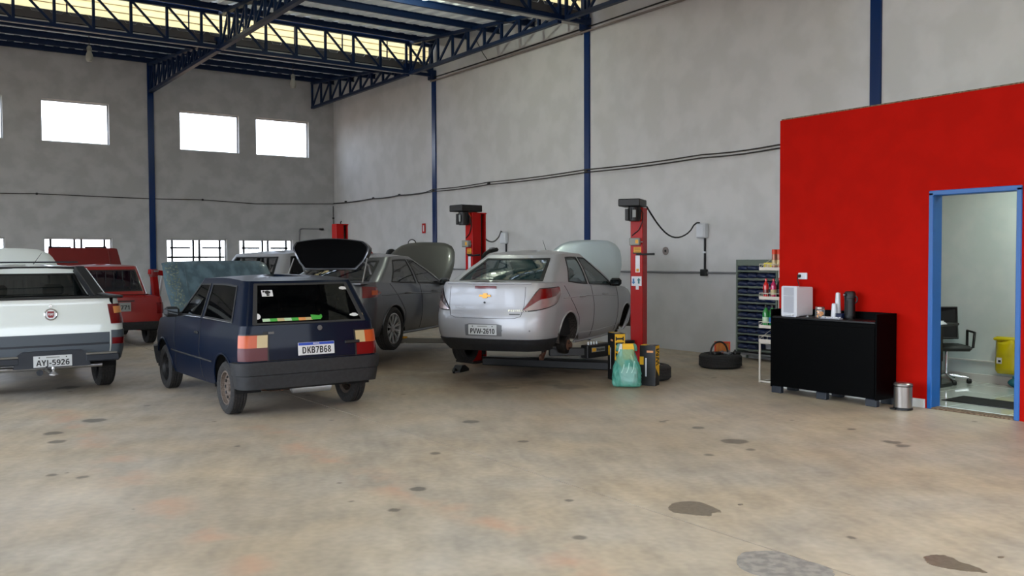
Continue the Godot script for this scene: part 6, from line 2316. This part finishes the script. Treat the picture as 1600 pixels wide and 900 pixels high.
func floor_things() -> void:
	tall_carton("tall black and yellow carton standing beside the green bag", Vector3(7.68, 0, -7.92), deg_to_rad(-62), Vector3(0.20, 0.49, 0.15), "WM")
	tall_carton("black and yellow carton behind the green bag, yellow side to the camera", Vector3(7.68, 0, -8.52), deg_to_rad(-112), Vector3(0.26, 0.60, 0.14), "IMI")
	# green carrier bag
	var t := thing("carrier_bag", "translucent green plastic carrier bag on the floor before the cartons", "bag", Vector3(7.33, 0, -7.95), deg_to_rad(-42))
	var nz := noise(77, 5.0, 3)
	var rows := []
	for i in 25:
		var f := i / 24.0
		var row := PackedVector3Array()
		var w := lerpf(0.18, 0.165, f / 0.5) if f < 0.5 else lerpf(0.165, 0.085, (f - 0.5) / 0.5)
		var d := lerpf(0.13, 0.12, f) if f < 0.5 else lerpf(0.12, 0.045, (f - 0.5) / 0.5)
		var k := 0.25 if i == 0 else (0.93 if i == 1 else 1.0)
		for j in 57:
			var an := TAU * j / 56
			var q := Vector3(signf(cos(an)) * pow(absf(cos(an)), 0.7) * w * k, maxf(0.003, f * 0.46), signf(sin(an)) * pow(absf(sin(an)), 0.7) * d * k)
			var n := nz.get_noise_3d(q.x * 6, q.y * 1.6, q.z * 6) * 0.05
			var cr := absf(nz.get_noise_3d(q.x * 9 + 5, q.y * 7, q.z * 9)) * 0.08
			row.append(Vector3(q.x * (1.0 + n * 3.0 - cr), q.y, q.z * (1.0 + n * 5.0 - cr * 2.0)))
		rows.append(row)
	for r in rows:
		r[56] = r[0]
	var a := Acc.new()
	a.grid(rows, Vector3(0, 0.2, 0))
	obj("bag_skin", a, M.bag_green, t)
	for s in [-1.0, 1.0]:
		a = Acc.new()
		var r1 := []
		for i in 13:
			var f := i / 12.0
			var an := f * PI
			var c := Vector3(s * (0.085 + 0.025 * cos(an)), 0.44 + 0.085 * sin(an), 0.03 * sin(an * 2))
			var row := PackedVector3Array()
			for j in 7:
				var b := TAU * j / 6
				row.append(c + Vector3(cos(b) * 0.018, 0, sin(b) * 0.035))
			r1.append(row)
		a.grid(r1, Vector3(s * 0.085, 0.44, 0))
		obj("bag_handle", a, M.bag_green, t)
	for i in 3:
		a = Acc.new()
		var x := -0.06 + i * 0.06
		a.tube([Vector3(x, 0.19, 0.142), Vector3(x + 0.02, 0.24, 0.142), Vector3(x + 0.03, 0.29 + 0.02 * i, 0.138)], 0.005, 5)
		obj("pale_print", a, M.print_pale, t)
	t = thing("yellow_carton", "small yellow carton sticking out of the green carrier bag", "carton", Vector3(7.34, 0.02, -7.96), deg_to_rad(-42))
	a = Acc.new()
	a.box(Vector3(0.02, 0.41, 0.01), Vector3(0.14, 0.19, 0.06), 0.004)
	obj("card_body", a, M.yellow, t)
	obj("white_end", bx(Vector3(-0.075, 0.43, 0.01), Vector3(0.045, 0.14, 0.05), 0.004), M.paper, t)
	obj("lower_pack", bx(Vector3(0.03, 0.12, 0.0), Vector3(0.2, 0.2, 0.12), 0.03), M.paper, t)
	# tyres lying flat
	t = loose_tyre("flat-lying tyre behind the tall black and yellow carton", Vector3(8.05, 0, -8.33), 0.295, 0.19, 0.19)
	t = thing("paper_tag", "pale paper tag on the tyre behind the tall carton", "paper", Vector3(7.98, 0.192, -8.14), 0.4)
	obj("tag_sheet", bx(Vector3(0, 0.004, 0), Vector3(0.16, 0.004, 0.09), 0.001), M.plate_strip, t)
	obj("tag_fold", bx(Vector3(0.05, 0.010, 0.01), Vector3(0.05, 0.004, 0.07), 0.001, Basis(Vector3(0, 0, 1), 0.3)), M.paper, t)
	t = loose_tyre("flat-lying tyre near the wall with an air filter on it", Vector3(9.72, 0, -8.60), 0.30, 0.20, 0.19)
	t = thing("air_filter", "orange-framed pleated air filter standing on the tyre near the wall", "filter", Vector3(9.76, 0.20, -8.60), deg_to_rad(-50))
	a = Acc.new()
	for q in [[Vector3(0, 0.01, 0), Vector3(0.22, 0.02, 0.04)], [Vector3(0, 0.155, 0), Vector3(0.22, 0.02, 0.04)], [Vector3(-0.1, 0.082, 0), Vector3(0.02, 0.13, 0.04)], [Vector3(0.1, 0.082, 0), Vector3(0.02, 0.13, 0.04)]]:
		a.box(q[0], q[1], 0.004)
	obj("rubber_frame", a, M.orange, t)
	a = Acc.new()
	for i in 18:
		a.box(Vector3(-0.085 + i * 0.01, 0.082, 0), Vector3(0.004, 0.125, 0.03), 0.0, Basis(Vector3.UP, 0.5 if i % 2 else -0.5))
	obj("paper_pleats", a, M.amber_pale, t)
	t = thing("air_hose", "black corrugated hose arching in front of the orange-framed filter", "hose", Vector3(9.58, 0.2, -8.56))
	var pts := []
	for i in 15:
		var an := PI * i / 14
		pts.append(Vector3(-0.02 + 0.12 * -cos(an), 0.012 + 0.17 * sin(an), 0.08 - 0.05 * cos(an)))
	obj("hose_tube", pipe(pts, 0.013, 8), M.black, t)
	obj("hose_cuff", bx(Vector3(-0.15, 0.03, 0.13), Vector3(0.07, 0.05, 0.05), 0.015), M.black, t)
	var g := RandomNumberGenerator.new()
	g.seed = 3
	var lab := ["grey engine part lying on the tyre at the left of the air filter", "pale engine part lying on the tyre before the air filter", "dark engine part lying on the tyre at the right of the air filter"]
	for i in 3:
		t = thing("engine_part", lab[i], "engine part", Vector3(9.57 + i * 0.13, 0.185, -8.52 + i * 0.06), 0.6 * i, "loose engine parts on the tyre")
		obj("casting", bx(Vector3(0, 0.03, 0), Vector3(0.11, 0.045, 0.07), 0.014, Basis(Vector3.UP, i * 0.9)), [M.dark_metal, M.conduit, M.motor][i], t)
		obj("pipe_stub", pipe([Vector3(0.03, 0.04, 0), Vector3(0.09, 0.055, 0.02)], 0.014, 8), [M.conduit, M.plate_strip, M.black][i], t)
	# wet stains
	var st := [["dark wet stain on the floor, the one farthest from the camera edge at centre right", vv([4.0, -3.95, 4.08, -3.99, 4.19, -3.97, 4.23, -3.9, 4.22, -3.82, 4.20, -3.74, 4.17, -3.68, 4.11, -3.70, 4.06, -3.66, 4.0, -3.72, 3.94, -3.82, 3.95, -3.9]), true], ["broad pale damp patch on the floor at the bottom edge", vv([3.65, -3.09, 3.75, -3.08, 3.843, -3.0, 3.845, -2.85, 3.845, -2.7, 3.75, -2.6, 3.6, -2.62, 3.52, -2.75, 3.47, -2.88, 3.52, -3.0]), false], ["small dark wet stain on the floor nearest the bottom right corner", vv([4.38, -2.5, 4.44, -2.5, 4.49, -2.46, 4.485, -2.41, 4.46, -2.36, 4.45, -2.27, 4.41, -2.2, 4.38, -2.24, 4.34, -2.28, 4.31, -2.35, 4.30, -2.42, 4.34, -2.47]), true]]
	for q in st:
		var poly: PackedVector2Array = q[1]
		var c := Vector2.ZERO
		for p in poly:
			c += p / poly.size()
		# finer, wavy outline
		var fine := PackedVector2Array()
		for i in poly.size():
			var p0 := poly[(i - 1 + poly.size()) % poly.size()]
			var p1 := poly[i]
			var p2 := poly[(i + 1) % poly.size()]
			var p3 := poly[(i + 2) % poly.size()]
			for k in 6:
				fine.append(p1.cubic_interpolate(p2, p0, p3, k / 6.0) - c + Vector2(g.randf_range(-0.006, 0.006), g.randf_range(-0.006, 0.006)))
		t = thing("floor_stain", q[0], "stain", Vector3(c.x, 0.0, c.y))
		a = Acc.new()
		a.slab(fine, 0.0016, Transform3D(Basis(Vector3(1, 0, 0), Vector3(0, 0, 1), Vector3(0, -1, 0)), Vector3(0, 0.0008, 0)))
		obj("wet_film", a, M.wet if q[2] else M.damp, t)
		a = Acc.new()
		a.slab(blob(0.02, 1.0, 0.6, 4), 0.0016, Transform3D(Basis(Vector3(1, 0, 0), Vector3(0, 0, 1), Vector3(0, -1, 0)), Vector3(0.3 if q[2] else -0.3, 0.0008, 0.1)))
		obj("splash", a, M.wet if q[2] else M.damp, t)
	# small black jack pad at the silver sedan's left rear wheel
	t = thing("wheel_chock", "small black wheel chock on the floor left of the silver sedan's rear wheel", "chock", Vector3(6.55, 0, -10.45), 0.5)
	a = Acc.new()
	a.slab(vv([-0.13, 0, 0.13, 0, 0.13, 0.03, 0.02, 0.09, -0.05, 0.09, -0.13, 0.03]), 0.12)
	obj("wedge", a, M.black, t)
	obj("handle", pipe([Vector3(-0.12, 0.03, 0), Vector3(-0.22, 0.06, 0.02), Vector3(-0.28, 0.02, 0.05)], 0.018, 8), M.black, t)


func far_things() -> void:
	# engine hoist
	var t := thing("engine_hoist", "red engine hoist standing right of the old red pickup", "engine hoist", Vector3(4.95, 0, -20.4), deg_to_rad(20))
	var a := Acc.new()
	for s in [-1.0, 1.0]:
		a.bar(Vector3(s * 0.25, 0.08, 0.3), Vector3(s * 0.4, 0.08, -0.9), 0.07, 0.08, 0.008)
	obj("base_legs", a, M.lift_red, t)
	a = Acc.new()
	a.bar(Vector3(0.1, 0.05, 0.0), Vector3(-0.02, 1.22, 0.0), 0.11, 0.13, 0.01)
	obj("mast", a, M.lift_red, t)
	a = Acc.new()
	a.bar(Vector3(-0.14, 1.30, 0.02), Vector3(0.45, 1.24, -0.1), 0.09, 0.11, 0.01)
	obj("boom", a, M.lift_red, t)
	obj("knuckle", bx(Vector3(-0.04, 1.27, 0.02), Vector3(0.16, 0.16, 0.14), 0.02), M.red_car, t)
	obj("label_patch", bx(Vector3(-0.02, 1.31, 0.095), Vector3(0.12, 0.03, 0.002)), M.plate_strip, t)
	obj("ram", pipe([Vector3(0.09, 0.4, -0.1), Vector3(0.25, 1.2, -0.08)], 0.03, 10), M.alloy, t)
	for s in [-1.0, 1.0]:
		obj("castor", turned(va([0, -0.02, 0.045, -0.02, 0.045, 0.02, 0, 0.02]), 16, Transform3D(Basis(Vector3(0, 0, 1), PI / 2), Vector3(s * 0.25, 0.045, 0.32))), M.black, t)
	# tool cabinet behind the grey sedan with things on it
	t = thing("tool_cabinet", "tall grey tool cabinet against the long wall, hidden behind the dark grey sedan", "cabinet", Vector3(10.72, 0, -20.35))
	obj("cabinet_body", bx(Vector3(0, 0.8, 0), Vector3(0.45, 1.6, 2.5), 0.01), M.grey_box, t)
	for i in 4:
		obj("door", bx(Vector3(-0.228, 0.8, -0.93 + i * 0.62), Vector3(0.012, 1.5, 0.6), 0.003), M.grey_plastic, t)
	t = thing("dial_gauge", "round white dial gauge with black rim beyond the grey sedan's roof", "gauge", Vector3(10.66, 1.6, -19.2))
	obj("stand", pipe([Vector3(0, 0, 0), Vector3(0, 0.22, 0)], 0.012, 8), M.dark_metal, t)
	var xf := Transform3D(Basis(Vector3.UP, deg_to_rad(-35)) * Basis(Vector3.RIGHT, PI / 2), Vector3(0, 0.33, 0))
	obj("bezel", turned(va([0, -0.03, 0.095, -0.03, 0.105, 0.0, 0.095, 0.03, 0.08, 0.022]), 28, xf), M.black, t)
	obj("dial_face", turned(va([0.082, 0.018, 0, 0.02]), 28, xf), M.white_print, t)
	obj("side_valve", bx(Vector3(0.1, 0.29, -0.02), Vector3(0.12, 0.09, 0.06), 0.02), M.black, t)
	t = thing("helmet_like_part", "small dark domed tool on the cabinet behind the grey sedan's roof", "tool", Vector3(10.66, 1.6, -20.28))
	obj("dome", turned(va([0.15, 0.0, 0.15, 0.08, 0.11, 0.17, 0.04, 0.21, 0, 0.21]), 20), M.black, t)
	obj("grip", bx(Vector3(-0.1, 0.06, 0.05), Vector3(0.1, 0.05, 0.05), 0.015), M.dark_metal, t)
	t.name = "domed_tool"
	t = thing("tool_case", "dark red tool case on the cabinet behind the grey sedan's roof", "case", Vector3(10.66, 1.6, -19.72))
	obj("case_body", bx(Vector3(0, 0.09, 0), Vector3(0.2, 0.18, 0.36), 0.015), M.red_lens_dark, t)
	obj("case_handle", pipe([Vector3(-0.06, 0.18, -0.08), Vector3(-0.06, 0.21, -0.06), Vector3(-0.06, 0.21, 0.06), Vector3(-0.06, 0.18, 0.08)], 0.01, 8), M.black, t)
	t = thing("oil_can", "small red oil can on the cabinet at the left of the domed tool", "oil can", Vector3(10.66, 1.6, -21.4))
	obj("can_body", turned(va([0, 0, 0.06, 0, 0.06, 0.09, 0.02, 0.14]), 16), M.lift_red, t)
	obj("spout", pipe([Vector3(0, 0.13, 0), Vector3(0, 0.2, 0), Vector3(-0.06, 0.26, 0)], [0.014, 0.01, 0.006], 8), M.lift_red, t)
	# inspection lamp on the silver sedan's roof edge
	t = thing("inspection_lamp", "black inspection lamp with its cable resting on the silver sedan's far roof edge", "lamp", Vector3(7.17, 1.61, -10.62), 0.3)
	obj("lamp_head", bx(Vector3(0.06, 0.06, 0), Vector3(0.2, 0.055, 0.07), 0.02, Basis(Vector3(0, 0, 1), 0.15)), M.black, t)
	obj("lamp_grip", pipe([Vector3(-0.02, 0.05, 0), Vector3(-0.12, 0.01, 0.0), Vector3(-0.17, -0.04, 0)], [0.03, 0.028, 0.022], 10), M.black, t)
	obj("clear_lens", bx(Vector3(0.02, 0.09, 0.01), Vector3(0.08, 0.02, 0.05), 0.006, Basis(Vector3(0, 0, 1), 0.15)), M.conduit, t)
	obj("lamp_cord", pipe([Vector3(-0.16, -0.03, 0), Vector3(-0.3, -0.12, 0.02), Vector3(-0.5, -0.28, 0.05), Vector3(-0.62, -0.42, 0.08)], 0.007, 6), M.cable, t)
# ---------------------------------------------------------------- mesh builder
class Acc:
	var v := PackedVector3Array()
	var n := PackedVector3Array()
	var uv := PackedVector2Array()
	var ix := PackedInt32Array()

	# rows of points; smooth normals; turned outwards from the point c when given
	func grid(rows: Array, c := Vector3.INF, flip := false, uvs := Rect2(0, 0, 1, 1)) -> void:
		var nr := rows.size()
		var nc: int = rows[0].size()
		var p := PackedVector3Array()
		for r in rows:
			p.append_array(r)
		var nn := PackedVector3Array()
		nn.resize(p.size())
		var side := 0.0
		for i in nr - 1:
			for j in nc - 1:
				var a := i * nc + j
				for t in [[a, a + 1, a + nc + 1], [a, a + nc + 1, a + nc]]:
					var f := (p[t[2]] - p[t[0]]).cross(p[t[1]] - p[t[0]])
					for k in t:
						nn[k] += f
					if c != Vector3.INF:
						side += f.dot((p[t[0]] + p[t[1]] + p[t[2]]) / 3.0 - c)
		for i in nr:  # closed rings share their seam's normal
			var a := i * nc
			var b := a + nc - 1
			if nc > 2 and p[a].distance_squared_to(p[b]) < 1e-9:
				var s := nn[a] + nn[b]
				nn[a] = s
				nn[b] = s
		var turn := flip != (side < 0.0)
		var base := v.size()
		for i in p.size():
			var q := nn[i].normalized() if nn[i].length_squared() > 1e-20 else Vector3.UP
			v.append(p[i])
			n.append(-q if turn else q)
			uv.append(uvs.position + uvs.size * Vector2(float(i % nc) / maxf(nc - 1, 1), 1.0 - float(i / nc) / maxf(nr - 1, 1)))
		for i in nr - 1:
			for j in nc - 1:
				var a := base + i * nc + j
				if turn:
					ix.append_array([a, a + nc + 1, a + 1, a, a + nc, a + nc + 1])
				else:
					ix.append_array([a, a + 1, a + nc + 1, a, a + nc + 1, a + nc])

	func tri(a: Vector3, b: Vector3, d: Vector3, out: Vector3) -> void:
		var f := (d - a).cross(b - a)
		if f.length_squared() < 1e-20:
			return
		f = f.normalized()
		var base := v.size()
		if f.dot(out) < 0.0:
			v.append_array([a, d, b])
			f = -f
		else:
			v.append_array([a, b, d])
		for k in 3:
			n.append(f)
		uv.append_array([Vector2(0, 0), Vector2(1, 0), Vector2(1, 1)])
		ix.append_array([base, base + 1, base + 2])

	func quad(a: Vector3, b: Vector3, c: Vector3, d: Vector3, out: Vector3) -> void:
		tri(a, b, c, out)
		tri(a, c, d, out)

	# chamfered box
	func box(c: Vector3, s: Vector3, bev := 0.0, bs := Basis()) -> void:
		var h := s / 2.0
		var b := minf(bev, minf(h.x, minf(h.y, h.z)) * 0.95)
		var ax := [Vector3(1, 0, 0), Vector3(0, 1, 0), Vector3(0, 0, 1)]
		for k in 3:
			var e: Vector3 = ax[k]
			var f: Vector3 = ax[(k + 1) % 3]
			var g: Vector3 = ax[(k + 2) % 3]
			for sg in [-1.0, 1.0]:
				var o: Vector3 = e * h[k] * sg
				var p: Vector3 = f * (h[(k + 1) % 3] - b)
				var q: Vector3 = g * (h[(k + 2) % 3] - b)
				quad(c + bs * (o - p - q), c + bs * (o + p - q), c + bs * (o + p + q), c + bs * (o - p + q), bs * (e * sg))
			if b > 0.0:
				for s1 in [-1.0, 1.0]:
					for s2 in [-1.0, 1.0]:
						var l: Vector3 = e * (h[k] - b)
						var m1: Vector3 = f * h[(k + 1) % 3] * s1 + g * (h[(k + 2) % 3] - b) * s2
						var m2: Vector3 = f * (h[(k + 1) % 3] - b) * s1 + g * h[(k + 2) % 3] * s2
						quad(c + bs * (m1 - l), c + bs * (m1 + l), c + bs * (m2 + l), c + bs * (m2 - l), bs * (f * s1 + g * s2))
		if b > 0.0:
			for sx in [-1.0, 1.0]:
				for sy in [-1.0, 1.0]:
					for sz in [-1.0, 1.0]:
						var m := Vector3(sx, sy, sz)
						var i := Vector3(h.x - b, h.y - b, h.z - b)
						tri(c + bs * (m * Vector3(h.x, i.y, i.z)), c + bs * (m * Vector3(i.x, h.y, i.z)), c + bs * (m * Vector3(i.x, i.y, h.z)), bs * m)

	func bar(a: Vector3, b: Vector3, w: float, h: float, bev := 0.0, up := Vector3.UP) -> void:
		var z := (b - a).normalized()
		if absf(z.dot(up)) > 0.99:
			up = Vector3.RIGHT
		var x := up.cross(z).normalized()
		box((a + b) / 2.0, Vector3(w, h, a.distance_to(b)), bev, Basis(x, z.cross(x), z))

	func tube(path: Array, r, seg := 8, caps := true) -> void:
		var k := path.size()
		var rows := []
		var up := Vector3(0.123, 1, 0.077).normalized()
		var x := Vector3.ZERO
		for i in k:
			var d: Vector3 = (path[mini(i + 1, k - 1)] - path[maxi(i - 1, 0)]).normalized()
			if x == Vector3.ZERO:
				x = (up if absf(d.dot(up)) < 0.95 else Vector3.RIGHT).cross(d).normalized()
			x = (x - d * x.dot(d)).normalized()
			var y := d.cross(x)
			var rr: float = r[i] if r is Array else r
			var row := PackedVector3Array()
			for j in seg + 1:
				var a := TAU * j / seg
				row.append(path[i] + (x * cos(a) + y * sin(a)) * rr)
			rows.append(row)
		grid(rows, Vector3.INF, false)
		_fix(rows, path)
		if caps:
			for e in [0, k - 1]:
				var o: Vector3 = path[0] - path[1] if e == 0 else path[k - 1] - path[k - 2]
				for j in seg:
					tri(path[e], rows[e][j], rows[e][j + 1], o)

	func _fix(rows: Array, path: Array) -> void:  # turn the tube just added outwards
		var cnt: int = rows.size() * rows[0].size()
		var base := v.size() - cnt
		if n[base].dot(v[base] - path[0]) < 0.0:
			for i in cnt:
				n[base + i] = -n[base + i]
			var ni: int = (rows.size() - 1) * (rows[0].size() - 1) * 6
			var bi := ix.size() - ni
			for t in ni / 3:
				var q := ix[bi + t * 3 + 1]
				ix[bi + t * 3 + 1] = ix[bi + t * 3 + 2]
				ix[bi + t * 3 + 2] = q

	# profile of (radius, height) round the y axis of xf; sharp where the profile turns sharply
	func lathe(pr: Array, seg := 24, xf := Transform3D(), arc := TAU, a0 := 0.0) -> void:
		var runs := []
		var run := [pr[0]]
		for i in range(1, pr.size()):
			run.append(pr[i])
			if i < pr.size() - 1:
				var d1: Vector2 = (pr[i] - pr[i - 1]).normalized()
				var d2: Vector2 = (pr[i + 1] - pr[i]).normalized()
				if d1.dot(d2) < 0.8:
					runs.append(run)
					run = [pr[i]]
		runs.append(run)
		for q in runs:
			var rows := []
			for p in q:
				var row := PackedVector3Array()
				for j in seg + 1:
					var a := a0 + arc * j / seg
					row.append(xf * Vector3(p.x * cos(a), p.y, p.x * sin(a)))
				rows.append(row)
			var m: Vector2 = q[0].lerp(q[1], 0.5)
			var d: Vector2 = q[1] - q[0]
			# outward is to the right of the profile's direction
			var want := xf.basis * Vector3(d.y * cos(a0 + arc / seg / 2), -d.x, d.y * sin(a0 + arc / seg / 2))
			var f: Vector3 = (rows[1][1] - rows[0][0]).cross(rows[0][1] - rows[0][0])
			if f.length_squared() < 1e-18:
				f = (rows[1][0] - rows[0][0]).cross(rows[1][1] - rows[0][0])
			grid(rows, Vector3.INF, f.dot(want) < 0.0)

	# polygon in the xy plane of xf, from z = -depth/2 to depth/2
	func slab(poly: PackedVector2Array, depth: float, xf := Transform3D()) -> void:
		var t := Geometry2D.triangulate_polygon(poly)
		for z in [-depth / 2, depth / 2]:
			for i in t.size() / 3:
				tri(xf * Vector3(poly[t[i * 3]].x, poly[t[i * 3]].y, z), xf * Vector3(poly[t[i * 3 + 1]].x, poly[t[i * 3 + 1]].y, z), xf * Vector3(poly[t[i * 3 + 2]].x, poly[t[i * 3 + 2]].y, z), xf.basis.z * z)
		var cw := Geometry2D.is_polygon_clockwise(poly)
		for i in poly.size():
			var a := poly[i]
			var b := poly[(i + 1) % poly.size()]
			var o := Vector2(b.y - a.y, a.x - b.x) * (1.0 if cw else -1.0)
			o = -o if Geometry2D.is_point_in_polygon((a + b) / 2 + o.normalized() * 0.0005, poly) else o
			quad(xf * Vector3(a.x, a.y, -depth / 2), xf * Vector3(b.x, b.y, -depth / 2), xf * Vector3(b.x, b.y, depth / 2), xf * Vector3(a.x, a.y, depth / 2), xf.basis * Vector3(o.x, o.y, 0))

	func mesh() -> ArrayMesh:
		var a := []
		a.resize(Mesh.ARRAY_MAX)
		a[Mesh.ARRAY_VERTEX] = v
		a[Mesh.ARRAY_NORMAL] = n
		a[Mesh.ARRAY_TEX_UV] = uv
		a[Mesh.ARRAY_INDEX] = ix
		var m := ArrayMesh.new()
		m.add_surface_from_arrays(Mesh.PRIMITIVE_TRIANGLES, a)
		return m


# ---------------------------------------------------------------- nodes
func obj(called: String, acc: Acc, m: Material, parent: Node3D, at := Vector3.ZERO) -> MeshInstance3D:
	var o := MeshInstance3D.new()
	o.name = called
	o.mesh = acc.mesh()
	o.material_override = m
	o.position = at
	parent.add_child(o, true)
	return o


func thing(called: String, label: String, category: String, at := Vector3.ZERO, turn := 0.0, group := "") -> Node3D:
	var o := Node3D.new()
	o.name = called
	o.position = at
	o.rotation.y = turn
	add_child(o, true)
	return tag(o, label, category, group)


func tag(o: Node3D, label: String, category: String, group := "") -> Node3D:
	o.set_meta("label", label)
	o.set_meta("category", category)
	if group:
		o.set_meta("group", group)
	return o


func struct_node(called: String, label := "") -> Node3D:
	var o := Node3D.new()
	o.name = called
	add_child(o, true)
	o.set_meta("kind", "structure")
	if label:
		o.set_meta("label", label)
	return o


func struct(called: String, acc: Acc, m: Material, label := "") -> MeshInstance3D:
	var o := obj(called, acc, m, self)
	o.set_meta("kind", "structure")
	if label:
		o.set_meta("label", label)
	return o


func bx(c: Vector3, s: Vector3, bev := 0.0, bs := Basis()) -> Acc:
	var a := Acc.new()
	a.box(c, s, bev, bs)
	return a


func pipe(path: Array, r, seg := 8) -> Acc:
	var a := Acc.new()
	a.tube(path, r, seg)
	return a


func turned(pr: Array, seg := 24, xf := Transform3D()) -> Acc:
	var a := Acc.new()
	a.lathe(pr, seg, xf)
	return a


func vv(f: Array) -> PackedVector2Array:
	var o := PackedVector2Array()
	for i in f.size() / 2:
		o.append(Vector2(f[i * 2], f[i * 2 + 1]))
	return o


func va(f: Array) -> Array:
	return Array(vv(f))


func lettering(text: String, height: float, m: Material, parent: Node3D, xf: Transform3D, width := 0.0, depth := 0.0016, called := "lettering") -> MeshInstance3D:
	var t := TextMesh.new()
	t.text = text
	t.font = font
	t.font_size = 48
	t.pixel_size = height / (48 * 0.72)
	t.depth = depth
	t.curve_step = 2.0
	var o := MeshInstance3D.new()
	o.name = called
	o.mesh = t
	o.material_override = m
	o.transform = xf
	if width > 0.0:
		var w: float = t.get_aabb().size.x
		if w > 0.0:
			o.transform.basis = o.transform.basis * Basis.from_scale(Vector3(width / w, 1, 1))
	parent.add_child(o, true)
	return o


# ---------------------------------------------------------------- materials
func mat(c: Color, rough := 0.6, metal := 0.0, coat := 0.0) -> StandardMaterial3D:
	var m := StandardMaterial3D.new()
	m.albedo_color = c
	m.roughness = rough
	m.metallic = metal
	m.cull_mode = BaseMaterial3D.CULL_DISABLED
	if coat > 0.0:
		m.clearcoat_enabled = true
		m.clearcoat = coat
		m.clearcoat_roughness = 0.06
	return m


func glass(c: Color, alpha: float) -> StandardMaterial3D:
	var m := mat(Color(c, alpha), 0.03)
	m.transparency = BaseMaterial3D.TRANSPARENCY_ALPHA
	return m


func noise(sd: int, freq: float, oct := 4) -> FastNoiseLite:
	var f := FastNoiseLite.new()
	f.seed = sd
	f.frequency = freq
	f.fractal_octaves = oct
	f.noise_type = FastNoiseLite.TYPE_SIMPLEX_SMOOTH
	return f


func ntex(sd: int, freq: float, cols: Array, offs: Array, size := 512, oct := 4) -> NoiseTexture2D:
	var t := NoiseTexture2D.new()
	t.width = size
	t.height = size
	t.seamless = true
	t.noise = noise(sd, freq, oct)
	var g := Gradient.new()
	g.offsets = PackedFloat32Array(offs)
	g.colors = PackedColorArray(cols)
	t.color_ramp = g
	return t


func nheight(sd: int, freq: float, size := 512, oct := 4) -> NoiseTexture2D:
	var t := NoiseTexture2D.new()
	t.width = size
	t.height = size
	t.seamless = true
	t.noise = noise(sd, freq, oct)
	return t


# mottled surface in world space; scale = repeats per metre
func mottled(m: StandardMaterial3D, sd: int, freq: float, a: Color, b: Color, scale: float, bump := 0.0, lo := 0.3, hi := 0.7) -> StandardMaterial3D:
	m.albedo_color = Color.WHITE
	m.albedo_texture = ntex(sd, freq, [a, b], [lo, hi])
	if bump > 0.0:
		m.heightmap_enabled = true
		m.heightmap_texture = nheight(sd + 7, freq * 6.0)
		m.heightmap_scale = bump
	m.uv1_triplanar = true
	m.uv1_world_triplanar = true
	m.uv1_scale = Vector3.ONE * scale
	return m
